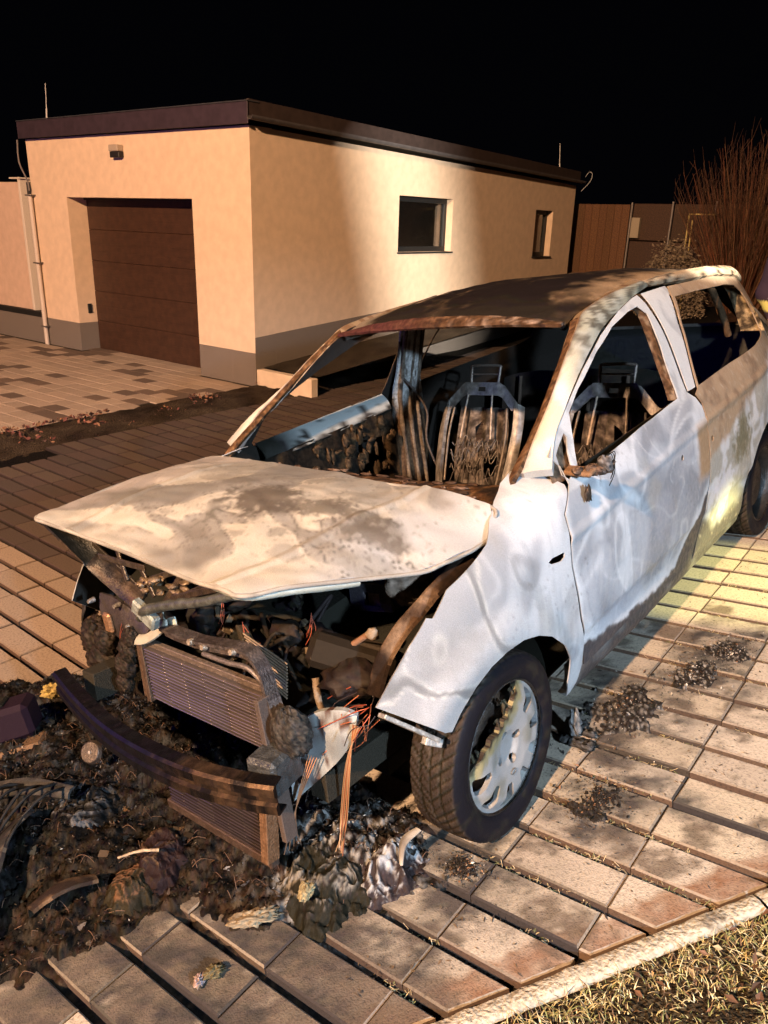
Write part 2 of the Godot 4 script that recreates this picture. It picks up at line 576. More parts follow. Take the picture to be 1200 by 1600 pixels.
func paver_mesh(poly: PackedVector2Array, org: Vector2, col: Color, sooty: bool) -> MB:
	# a flat-topped concrete paver from its outline (x, l), edges chamfered, sides down into the bed
	var mb := MB.new()
	var inn := Geometry2D.offset_polygon(poly, -0.005)
	if inn.is_empty(): return null
	var top_: PackedVector2Array = inn[0]
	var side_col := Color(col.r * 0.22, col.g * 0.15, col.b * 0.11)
	var colat := func(q: Vector2) -> Color:
		if not sooty: return col
		var w := q + org
		var p := D(w.x, w.y, 0)
		var c := col
		# damp brown dirt washed up along the kerb
		var kd := kerb_side(w) + 0.05 * nz(p, 5.0) + 0.015 * nz(p, 22.0)
		c = mix(c, Color(0.17, 0.085, 0.042), sm(0.115, 0.095, kd) * (0.75 + 0.5 * nz(p, 16.0)))
		# grime film and splashes
		c = mix(c, Color(0.085, 0.062, 0.042), sm(-0.02, 0.36, nz(p, 4.0) + 0.5 * nz(p, 19.0) + 0.62 * sm(0.35, 0.75, w.x)) * 0.85)
		return mix(c, Color(0.022, 0.02, 0.019), soot_at(w.x, w.y) * 0.92)
	if sooty:
		var lo := top_[0]
		var hi := top_[0]
		for q in top_:
			lo = Vector2(minf(lo.x, q.x), minf(lo.y, q.y)); hi = Vector2(maxf(hi.x, q.x), maxf(hi.y, q.y))
		var st := 0.018
		var nx := int(ceil((hi.x - lo.x) / st))
		var ny := int(ceil((hi.y - lo.y) / st))
		for j in ny:
			for i in nx:
				var c0 := lo + Vector2(i, j) * st
				for pl in Geometry2D.intersect_polygons(PackedVector2Array([c0, c0 + Vector2(st, 0), c0 + Vector2(st, st), c0 + Vector2(0, st)]), top_):
					var base := mb.v.size()
					for q in pl: mb.vert(D(q.x, q.y, 0), Vector3.UP, colat.call(q))
					var tr := Geometry2D.triangulate_polygon(pl)
					for k in range(0, tr.size(), 3): mb.face(base + tr[k], base + tr[k + 1], base + tr[k + 2])
	else:
		var base := mb.v.size()
		for q in top_: mb.vert(D(q.x, q.y, 0), Vector3.UP, col)
		var tr := Geometry2D.triangulate_polygon(top_)
		for k in range(0, tr.size(), 3): mb.face(base + tr[k], base + tr[k + 1], base + tr[k + 2])
	var n := poly.size()
	var ccw := not Geometry2D.is_polygon_clockwise(poly)
	for i in n:
		var a := poly[i]
		var b := poly[(i + 1) % n]
		# nearest points of the inner outline
		var ai := a
		var bi := b
		var best_a := 9.0
		var best_b := 9.0
		for q in top_:
			if q.distance_to(a) < best_a: best_a = q.distance_to(a); ai = q
			if q.distance_to(b) < best_b: best_b = q.distance_to(b); bi = q
		var e0 := D(ai.x, ai.y, 0)
		var e1 := D(bi.x, bi.y, 0)
		var m0 := D(a.x, a.y, -0.005)
		var m1 := D(b.x, b.y, -0.005)
		var s0 := D(a.x, a.y, -0.05)
		var s1 := D(b.x, b.y, -0.05)
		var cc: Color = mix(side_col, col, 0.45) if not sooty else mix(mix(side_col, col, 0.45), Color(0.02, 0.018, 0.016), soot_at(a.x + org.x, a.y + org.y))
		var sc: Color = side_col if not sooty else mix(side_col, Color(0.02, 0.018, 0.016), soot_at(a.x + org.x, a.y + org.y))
		if ccw:
			mb.quad(m0, m1, e1, e0, cc)
			mb.quad(s0, s1, m1, m0, sc)
		else:
			mb.quad(m1, m0, e0, e1, cc)
			mb.quad(s1, s0, m0, m1, sc)
	return mb

func driveway(cam_x: Transform3D, fpx: float) -> void:
	var dw := at(Vector3.ZERO)
	top(dw, "driveway", "", "", "", "structure")
	var list := []
	for k in range(-52, 19):
		var xc := -1.306 + 0.162 * k + 0.0675
		var j0 := -7 if k < 10 else -3
		for j in range(j0, 22):
			var lc := 1.19 - 0.325 * j - 0.1625 + 0.004 * (k % 3) + 0.010 * xc
			var lim := -4.75 + 0.06 * xc
			if lc < lim or lc > 2.6: continue
			if xc < -4.6 and lc > -1.0 - 0.15 * (xc + 4.6): continue
			var s := kerb_side(Vector2(xc, lc))
			if s < -0.2: continue
			var p := D(xc, lc, gz(xc, lc))
			var v := cam_x.affine_inverse() * p
			var big := 0.0
			if v.z < -0.3:
				var u := Vector2(v.x, v.y) / -v.z * fpx
				var hid := xc < 0.35 and xc > -3.2 and absf(lc) < 0.62
				if absf(u.x) < 640 and absf(u.y) < 850 and not hid: big = 1.0 / (v.z * v.z)
				# the far side of the drive right behind the car is not seen
				if hid: big = 0.0
			list.append([big, xc, lc, s, k, j])
	list.sort_custom(func(a, b): return a[0] > b[0])
	var shared := []
	for k in 12:
		shared.append(paver_mesh(v2([-0.0675, -0.161, 0.0675, -0.161, 0.0675, 0.161, -0.0675, 0.161]), Vector2.ZERO, paver_color(k), false).mesh(M.paver))
	var rest := MB.new()
	var made := 0
	for it in list:
		var xc: float = it[1]
		var lc: float = it[2]
		var poly := v2([-0.0675, -0.161, 0.0675, -0.161, 0.0675, 0.161, -0.0675, 0.161])
		var cutp := false
		if it[3] < 0.22:
			# cut along the kerb
			var d := Vector2(-0.84, 0.542).normalized()
			var nrm := Vector2(-d.y, d.x)
			if nrm.dot(Vector2(0.62, 1.03)) > 0.0: nrm = -nrm
			var a0 := Vector2(0.62, 1.03) + nrm * 0.016 - Vector2(xc, lc)
			var half := PackedVector2Array([a0 - d * 4.0, a0 + d * 4.0, a0 + d * 4.0 + nrm * 6.0, a0 - d * 4.0 + nrm * 6.0])
			var r := Geometry2D.intersect_polygons(poly, half)
			if r.is_empty(): continue
			cutp = r[0].size() != 4 or absf(r[0][0].x) < 0.06
			poly = r[0]
			if Geometry2D.is_polygon_clockwise(poly): poly.reverse()
			var area := 0.0
			for q in poly.size(): area += poly[q].cross(poly[(q + 1) % poly.size()])
			if absf(area) * 0.5 < 0.0012: continue
		rng.seed = hash(Vector2i(it[4] + 100, it[5] + 100))
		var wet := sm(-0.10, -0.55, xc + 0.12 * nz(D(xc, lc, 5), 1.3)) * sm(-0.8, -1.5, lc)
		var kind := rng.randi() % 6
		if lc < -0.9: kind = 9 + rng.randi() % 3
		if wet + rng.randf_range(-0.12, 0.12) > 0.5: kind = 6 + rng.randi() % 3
		var sooty := false
		for q in [Vector2(-0.06, -0.15), Vector2(0.06, -0.15), Vector2(0.06, 0.15), Vector2(-0.06, 0.15), Vector2.ZERO, Vector2(0, 0.08), Vector2(0, -0.08)]:
			if soot_at(xc + q.x, lc + q.y) > 0.04: sooty = true
		if it[0] > 0.09 and lc > 0.6: sooty = true
		var gx := (gz(xc + 0.05, lc) - gz(xc - 0.05, lc)) / 0.1
		var gl := (gz(xc, lc + 0.1) - gz(xc, lc - 0.1)) / 0.2
		var bx := Vector3(1, gx, 0).normalized()
		var bl := Vector3(0, gl, -1).normalized()
		var up := bl.cross(bx).normalized()
		if up.y < 0: up = -up
		var b := Basis(bx, up, bx.cross(up).normalized())
		b = b * Basis.from_euler(Vector3(rng.randf_range(-0.006, 0.006), rng.randf_range(-0.007, 0.007), rng.randf_range(-0.006, 0.006)))
		var tr := Transform3D(b, D(xc, lc, gz(xc, lc) + rng.randf_range(-0.003, 0.003)))
		if it[0] > 0.0 and made < 300:
			var o := MeshInstance3D.new()
			o.name = "paver"
			if sooty or it[3] < 0.30:
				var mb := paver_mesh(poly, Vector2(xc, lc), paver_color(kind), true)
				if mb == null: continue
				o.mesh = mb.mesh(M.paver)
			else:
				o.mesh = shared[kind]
			dw.add_child(o, true)
			o.transform = tr
			made += 1
		else:
			var col := paver_color(kind)
			var q := MB.new()
			q = paver_mesh(poly, Vector2(xc, lc), col, false)
			if q == null: continue
			var o0 := rest.v.size()
			for i in q.v.size(): rest.vert(tr * q.v[i], b * q.n[i], q.c[i])
			for i in q.ix: rest.ix.append(o0 + i)
	var ro := part(rest, "far_pavers", M.paver, dw)
	ro.set_meta("kind", "stuff")

func kerb_and_lawn() -> void:
	var k := at(Vector3.ZERO)
	top(k, "kerb", "", "", "", "structure")
	var d := Vector2(-0.84, 0.542).normalized()
	var nrm := Vector2(d.y, -d.x)
	if nrm.dot(Vector2(0.62, 1.03)) < 0.0: nrm = -nrm
	for i in range(-3, 5):
		var a := Vector2(0.62, 1.03) + d * (0.86 + (i - 1) * 1.0)
		var mb := MB.new()
		var w := 0.075
		var pts := []
		var cols := []
		var n := 60
		var prof := [[0.0, -0.08], [0.0, 0.004], [0.006, 0.014], [0.03, 0.017], [0.045, 0.016], [0.056, 0.010], [0.062, -0.08]]
		for r in prof:
			for s in n:
				var q: Vector2 = a + d * (0.004 + 0.992 * s / (n - 1.0)) + nrm * r[0]
				var p := D(q.x, q.y, r[1])
				p += Vector3(0, 0.006, 0) * nz(p, 14.0) + Vector3(0.006, 0, 0) * nz(p, 9.0)
				pts.append(p)
				cols.append(mix(Color(0.42, 0.38, 0.29), Color(0.16, 0.13, 0.09), sm(0.2, 0.5, nz(p, 4.0) + 0.35 * nz(p, 40.0))))
		mb.grid(pts, n, prof.size(), cols)
		if mb.n[n * 3 + 5].y < 0.0:
			for q in mb.n.size(): mb.n[q] = -mb.n[q]
			mb.ix.reverse()
		part(mb, "kerbstone", M.kerb, k)
	# the lawn: a sheet of soil with dry grass on it
	var mb2 := MB.new()
	var pts2 := []
	var cols2 := []
	var nn := 90
	for j in 40:
		for i in nn:
			var q := Vector2(0.62, 1.03) + d * (-4.0 + 9.0 * i / (nn - 1.0)) + nrm * (0.058 + 6.0 * pow(j / 39.0, 2.0))
			var p := D(q.x, q.y, 0.0)
			p.y = 0.004 + 0.02 * nz(p, 3.0)
			pts2.append(p)
			cols2.append(mix(Color(0.09, 0.065, 0.03), Color(0.05, 0.035, 0.02), 0.5 + nz(p, 5.0)))
	mb2.grid(pts2, nn, 40, cols2)
	if mb2.n[100].y < 0.0:
		for q in mb2.n.size(): mb2.n[q] = -mb2.n[q]
		mb2.ix.reverse()
	top(inst(mb2, M.soil), "lawn", "", "", "", "structure")
	rng.seed = 77
	var g := MB.new()
	for i in 30000:
		var q := Vector2(0.62, 1.03) + d * rng.randf_range(-0.9, 1.5) + nrm * (0.065 + 0.75 * rng.randf())
		var clump := nz(D(q.x, q.y, 0), 6.0)
		if clump < -0.25 and rng.randf() < 0.75: continue
		var a := rng.randf() * TAU
		var h := rng.randf_range(0.004, 0.016) * (1.0 + clump)
		var lean := rng.randf_range(0.4, 2.2) * h * 1.4
		var w := rng.randf_range(0.0008, 0.0019)
		var dir := Vector3(cos(a), 0, sin(a))
		var sd := Vector3(-dir.z, 0, dir.x) * w
		var b0 := D(q.x, q.y, 0.006 + 0.02 * nz(D(q.x, q.y, 0), 3.0))
		var m := b0 + Vector3(0, h * 0.7, 0) + dir * lean * 0.35
		var t := b0 + Vector3(0, h * rng.randf_range(0.6, 1.0), 0) + dir * lean
		var col := [Color(0.34, 0.27, 0.12), Color(0.25, 0.21, 0.08), Color(0.15, 0.16, 0.05), Color(0.46, 0.40, 0.24), Color(0.12, 0.07, 0.03), Color(0.07, 0.045, 0.025)][rng.randi() % 6] as Color
		g.quad(b0 - sd, b0 + sd, m + sd * 0.8, m - sd * 0.8, col)
		g.tri(m - sd * 0.8, m + sd * 0.8, t, col)
	for i in 900:
		var q := Vector2(0.62, 1.03) + d * rng.randf_range(-0.9, 1.5) + nrm * (0.07 + 0.75 * rng.randf())
		if nz(D(q.x, q.y, 3), 3.0) < 0.0: continue
		var c := D(q.x, q.y, 0.012 + rng.randf() * 0.012)
		var r := rng.randf_range(0.006, 0.022)
		var b := Basis.from_euler(Vector3(rng.randf_range(-0.6, 0.6), rng.randf() * 6.0, rng.randf_range(-0.6, 0.6)))
		var col := vary([Color(0.16, 0.08, 0.035), Color(0.10, 0.05, 0.025), Color(0.34, 0.25, 0.13), Color(0.05, 0.03, 0.02)][rng.randi() % 4], 0.3)
		g.tri(c + b * Vector3(-r, 0, 0), c + b * Vector3(0, r * 0.2, r * 0.45), c + b * Vector3(r, 0, 0), col)
		g.tri(c + b * Vector3(-r, 0, 0), c + b * Vector3(r, 0, 0), c + b * Vector3(0, r * 0.25, -r * 0.45), col)
	top(inst(g, M.grass), "dry_grass", "dry yellowed grass beyond the kerb at the lower right", "grass", "", "stuff")
	# tufts and bits in the joints of the paving
	g = MB.new()
	for i in 9000:
		var kk := rng.randi_range(-12, 11)
		var x := -1.306 + 0.162 * kk + 0.149 + rng.randf_range(-0.012, 0.012)
		var l := rng.randf_range(0.75, 2.0)
		if kerb_side(Vector2(x, l)) < 0.01: continue
		if nz(D(x, l, 0), 2.5) < -0.1 + 0.35 * sm(-0.2, 0.5, x): continue
		var a := rng.randf() * TAU
		var dir := Vector3(cos(a), rng.randf_range(-0.1, 0.5), sin(a))
		var len := rng.randf_range(0.006, 0.022)
		var b0 := D(x, l, rng.randf_range(-0.03, -0.004))
		var sd := dir.cross(Vector3.UP).normalized() * rng.randf_range(0.0007, 0.0016)
		var col := [Color(0.30, 0.24, 0.12), Color(0.16, 0.12, 0.06), Color(0.12, 0.13, 0.05), Color(0.35, 0.28, 0.17)][rng.randi() % 4] as Color
		g.quad(b0 - sd, b0 + sd, b0 + dir * len + sd, b0 + dir * len - sd, col)
	top(inst(g, M.grass), "joint_grass", "dry moss and grass bits in the joints between pavers", "grass", "", "stuff")
	# crumbs of leaf and soot lying on the pavers
	g = MB.new()
	for i in 2600:
		var x := rng.randf_range(-2.6, 0.7)
		var l := rng.randf_range(0.75, 1.9)
		if kerb_side(Vector2(x, l)) < 0.02: continue
		if rng.randf() > 0.25 + nz(D(x, l, 0), 3.0) + 0.6 * soot_at(x, l): continue
		var a := rng.randf() * TAU
		var len := rng.randf_range(0.003, 0.011)
		var d1 := Vector3(cos(a), 0.15, sin(a)) * len
		var d2 := Vector3(-sin(a), 0.1, cos(a)) * rng.randf_range(0.0012, 0.003)
		var b0 := D(x, l, 0.0045)
		g.quad(b0 - d1, b0 - d2, b0 + d1, b0 + d2, [Color(0.05, 0.035, 0.022), Color(0.02, 0.018, 0.016), Color(0.1, 0.06, 0.03)][rng.randi() % 3])
	top(inst(g, M.grass), "leaf_crumbs", "dark crumbs of leaf and soot scattered on the pavers", "litter", "", "stuff")

func hb(mb: MB, s0: float, s1: float, y0: float, y1: float, d0: float, d1: float, bev: float, col: Color) -> void:
	box(mb, Vector3((s0 + s1) * 0.5, (y0 + y1) * 0.5, (d0 + d1) * 0.5), Vector3(s1 - s0, y1 - y0, d1 - d0), bev, col)

func garage() -> void:
	var g := Node3D.new()
	g.transform = H
	top(g, "garage", "peach rendered flat roofed garage with dark brown door and dark fascia", "garage")
	var peach := Color(0.70, 0.52, 0.365)
	var stone := Color(0.50, 0.41, 0.34)
	var fl := func(u: Vector2, _p: Vector3) -> Color: return peach
	var st := func(u: Vector2, _p: Vector3) -> Color: return stone
	# front wall with the door opening, side wall with two window openings
	var mb := MB.new()
	var fr := v2([0, 0.32, 1.07, 0.32, 1.07, 2.12, 3.88, 2.12, 3.88, 0.32, 4.82, 0.32, 4.82, 2.91, 0, 2.91])
	panel(mb, fr, [], func(u: Vector2) -> Vector3: return Vector3(u.x, u.y, 0), Vector3(0, 0, -1), 0.36, 0.35, fl, peach)
	part(mb, "front_wall", M.plaster, g)
	mb = MB.new()
	var sw := v2([-0.001, 0.515, -0.001, 2.91, 8.76, 2.70, 8.76, 1.03])
	var w1 := v2([2.91, 1.50, 4.34, 1.50, 4.34, 2.285, 2.91, 2.285])
	var w2 := v2([7.16, 1.38, 7.87, 1.38, 7.87, 2.21, 7.16, 2.21])
	panel(mb, sw, [w1, w2], func(u: Vector2) -> Vector3: return Vector3(-0.002, u.y, u.x), Vector3(-1, 0, 0), 0.34, 0.4, fl, peach)
	part(mb, "side_wall", M.plaster, g)
	mb = MB.new()
	hb(mb, 0.02, 4.80, -0.5, 2.68, 8.5, 8.74, 0.0, peach)
	hb(mb, 4.56, 4.80, -0.5, 2.68, 0.36, 8.5, 0.0, peach)
	part(mb, "rear_wall", M.plaster, g)
	# stone-chip plinth
	mb = MB.new()
	hb(mb, -0.004, 1.066, -0.6, 0.318, -0.005, 0.36, 0.003, stone)
	part(mb, "front_plinth", M.plinth, g)
	mb = MB.new()
	hb(mb, 3.884, 4.825, -0.6, 0.318, -0.005, 0.36, 0.003, stone)
	part(mb, "front_plinth", M.plinth, g)
	mb = MB.new()
	panel(mb, v2([0.36, -0.6, 8.76, -0.6, 8.76, 1.03, 0.004, 0.512, 0.004, 0.322, 0.36, 0.322]), [], func(u: Vector2) -> Vector3: return Vector3(-0.006, u.y, u.x), Vector3(-1, 0, 0), 0.2, 0.5, st, stone)
	part(mb, "side_plinth", M.plinth, g)
	# sectional door set back in the opening
	for i in 5:
		mb = MB.new()
		var y0 := -0.10 + i * 0.446
		hb(mb, 1.075, 3.875, y0, y0 + 0.442, 0.31, 0.35, 0.004, Color(0.055, 0.024, 0.014))
		for k in 4: hb(mb, 1.08, 3.87, y0 + 0.03 + k * 0.11, y0 + 0.105 + k * 0.11, 0.3075, 0.312, 0.002, Color(0.055, 0.024, 0.014))
		part(mb, "door_section", M.sheet, g)
	mb = MB.new()
	hb(mb, 1.07, 3.88, 2.09, 2.118, 0.27, 0.30, 0.002, Color(0.02, 0.012, 0.01))
	part(mb, "door_seal", M.sheet, g)
	mb = MB.new()
	hb(mb, 3.86, 3.878, 0.46, 0.60, 0.16, 0.23, 0.006, Color(0.012, 0.012, 0.014))
	part(mb, "key_switch", M.sheet, g)
	# windows: frame, pane and dark room behind
	for w in [[2.91, 4.34, 1.50, 2.285], [7.16, 7.87, 1.38, 2.21]]:
		var fm := MB.new()
		var a0: float = w[0]
		var a1: float = w[1]
		var b0: float = w[2]
		var b1: float = w[3]
		var dk := Color(0.012, 0.012, 0.013)
		hb(fm, 0.115, 0.185, b0, b0 + 0.075, a0, a1, 0.004, dk)
		hb(fm, 0.115, 0.185, b1 - 0.075, b1, a0, a1, 0.004, dk)
		hb(fm, 0.115, 0.185, b0 + 0.075, b1 - 0.075, a0, a0 + 0.075, 0.004, dk)
		hb(fm, 0.115, 0.185, b0 + 0.075, b1 - 0.075, a1 - 0.075, a1, 0.004, dk)
		var wi := part(fm, "window", M.sheet, g)
		var pn := MB.new()
		hb(pn, 0.145, 0.152, b0 + 0.07, b1 - 0.07, a0 + 0.07, a1 - 0.07, 0.0, Color(1, 1, 1))
		part(pn, "pane", M.glass, wi)
		var sl := MB.new()
		hb(sl, -0.035, 0.115, b0 - 0.022, b0, a0 - 0.02, a1 + 0.02, 0.003, Color(0.03, 0.028, 0.028))
		part(sl, "sill", M.sheet, wi)
	mb = MB.new()
	hb(mb, 0.345, 4.55, -0.1, -0.02, 0.37, 8.5, 0.0, Color(0.06, 0.06, 0.06))
	part(mb, "floor_slab", M.soil, g)
	# fascia, roof and gutter
	mb = MB.new()
	hb(mb, -0.075, 4.86, 2.915, 3.14, -0.09, -0.075, 0.003, Color(0.045, 0.028, 0.04))
	hb(mb, -0.075, 4.86, 3.142, 3.155, -0.10, 0.1, 0.002, Color(0.05, 0.05, 0.055))
	part(mb, "front_fascia", M.sheet, g)
	mb = MB.new()
	var ang := atan2(0.21, 8.76)
	cbox(mb, Transform3D(Basis(Vector3.RIGHT, ang), Vector3(2.41, 2.925, 4.36)), Vector3(4.88, 0.13, 8.80), 0.004, Color(0.03, 0.028, 0.03))
	part(mb, "roof", M.sheet, g)
	mb = MB.new()
	cbox(mb, Transform3D(Basis(Vector3.RIGHT, ang), Vector3(-0.05, 2.965, 4.36)), Vector3(0.03, 0.20, 8.86), 0.003, Color(0.05, 0.035, 0.03))
	part(mb, "side_fascia", M.sheet, g)
	mb = MB.new()
	var pa := Vector3(-0.118, 3.0, -0.10)
	var pb := Vector3(-0.118, 2.785, 8.86)
	var gp := []
	for i in 9: gp.append(Vector2(cos(PI + PI * i / 8.0) * 0.048, sin(PI + PI * i / 8.0) * 0.048))
	gp.append(Vector2(0.044, 0.0))
	for i in 7: gp.append(Vector2(cos(-PI * (i + 1) / 8.0) * 0.042, sin(-PI * (i + 1) / 8.0) * 0.042))
	gp.append(Vector2(-0.044, 0.0))
	sweep(mb, [pa, pb], gp, Vector3.RIGHT, func(_p): return Color(0.10, 0.09, 0.09))
	part(mb, "gutter", M.sheet, g)
	# downpipe of the front left corner with its clamps
	mb = MB.new()
	tube(mb, spline([Vector3(4.87, 2.9, -0.10), Vector3(4.86, 2.6, -0.12), Vector3(4.80, 2.35, -0.06), Vector3(4.78, 2.2, -0.055)], 5), 0.012, 0.012, Color(0.16, 0.14, 0.13))
	tube(mb, [Vector3(4.78, 2.15, -0.055), Vector3(4.78, -0.16, -0.055)], 0.034, 0.034, Color(0.62, 0.53, 0.45), 10)
	var dp := part(mb, "downpipe", M.white, g)
	for y in [2.13, 1.15, 0.18]:
		mb = MB.new()
		hb(mb, 4.71, 4.85, y, y + 0.018, -0.10, 0.0, 0.002, Color(0.12, 0.10, 0.09))
		part(mb, "clamp", M.sheet, dp)
	# rods on the roof
	mb = MB.new()
	tube(mb, [Vector3(4.27, 3.1, 0.05), Vector3(4.24, 3.30, 0.05)], 0.014, 0.013, Color(0.6, 0.58, 0.55), 6)
	tube(mb, [Vector3(4.24, 3.30, 0.05), Vector3(4.2, 3.62, 0.05)], 0.007, 0.006, Color(0.6, 0.58, 0.55), 6)
	part(mb, "lightning_rod", M.white, g)
	mb = MB.new()
	tube(mb, [Vector3(0.25, 2.9, 8.5), Vector3(0.28, 3.10, 8.5)], 0.016, 0.014, Color(0.6, 0.58, 0.55), 6)
	tube(mb, [Vector3(0.28, 3.10, 8.5), Vector3(0.31, 3.45, 8.5)], 0.009, 0.008, Color(0.6, 0.58, 0.55), 6)
	part(mb, "lightning_rod", M.white, g)
	mb = MB.new()
	tube(mb, spline([Vector3(-0.16, 2.86, 8.80), Vector3(-0.20, 2.95, 8.86), Vector3(-0.26, 2.92, 8.88), Vector3(-0.24, 2.78, 8.86), Vector3(-0.1, 2.6, 8.8)], 6), 0.007, 0.007, Color(0.4, 0.4, 0.4), 6)
	part(mb, "roof_cable", M.white, g)
	# lamp over the door
	var lp := Node3D.new()
	lp.transform = H * Transform3D(Basis.IDENTITY, Vector3(2.51, 2.69, 0))
	top(lp, "wall_lamp", "small unlit sensor lamp on the wall above garage door", "lamp")
	mb = MB.new()
	hb(mb, -0.1, 0.1, 0.0, 0.08, -0.10, -0.002, 0.008, Color(0.42, 0.34, 0.26))
	part(mb, "housing", M.white, lp)
	mb = MB.new()
	hb(mb, -0.1, 0.1, -0.075, -0.002, -0.085, -0.002, 0.006, Color(0.02, 0.018, 0.018))
	part(mb, "lens", M.sheet, lp)
	# raised strip along the side of the garage
	var ap := Node3D.new()
	ap.transform = H
	top(ap, "raised_path", "", "", "", "structure")
	mb = MB.new()
	hb(mb, -0.95, -0.012, -0.6, 0.12, 0.004, 0.12, 0.006, Color(0.66, 0.52, 0.38))
	part(mb, "retaining_edge", M.plaster, ap)
	mb = MB.new()
	var pts := []
	var cols := []
	for j in 50:
		for i in 10:
			var q := Vector3(-0.95 + 0.938 * i / 9.0, 0.135 + 0.0700 * (j * 0.18), 0.12 + j * 0.18)
			q.y += 0.012 * nz(q, 4.0)
			pts.append(q)
			cols.append(mix(Color(0.17, 0.13, 0.09), Color(0.08, 0.06, 0.04), 0.5 + nz(q, 3.0)))
	mb.grid(pts, 10, 50, cols)
	if mb.n[50].y < 0.0:
		for q in mb.n.size(): mb.n[q] = -mb.n[q]
		mb.ix.reverse()
	part(mb, "path_surface", M.soil, ap)
	# the boundary wall left of the garage
	var bw := Node3D.new()
	bw.transform = H
	top(bw, "boundary_wall", "pink rendered boundary wall panel left of the garage", "wall")
	mb = MB.new()
	hb(mb, 5.20, 9.5, 0.40, 2.33, 0.04, 0.2, 0.004, Color(0.60, 0.42, 0.31))
	part(mb, "rendered_panel", M.plaster, bw)
	mb = MB.new()
	hb(mb, 5.135, 5.195, 0.40, 2.37, 0.0, 0.2, 0.004, Color(0.72, 0.62, 0.52))
	hb(mb, 5.10, 5.40, 2.373, 2.395, -0.02, 0.22, 0.003, Color(0.72, 0.62, 0.52))
	part(mb, "edge_trim", M.white, bw)
	mb = MB.new()
	hb(mb, 4.93, 5.13, 0.30, 2.33, 0.10, 0.2, 0.003, Color(0.012, 0.012, 0.016))
	hb(mb, 4.93, 9.5, 0.31, 0.395, -0.01, 0.2, 0.003, Color(0.015, 0.013, 0.014))
	part(mb, "dark_rail", M.sheet, bw)
	mb = MB.new()
	hb(mb, 4.90, 9.5, -0.6, 0.306, 0.0, 0.2, 0.004, stone)
	part(mb, "plinth", M.plinth, bw)

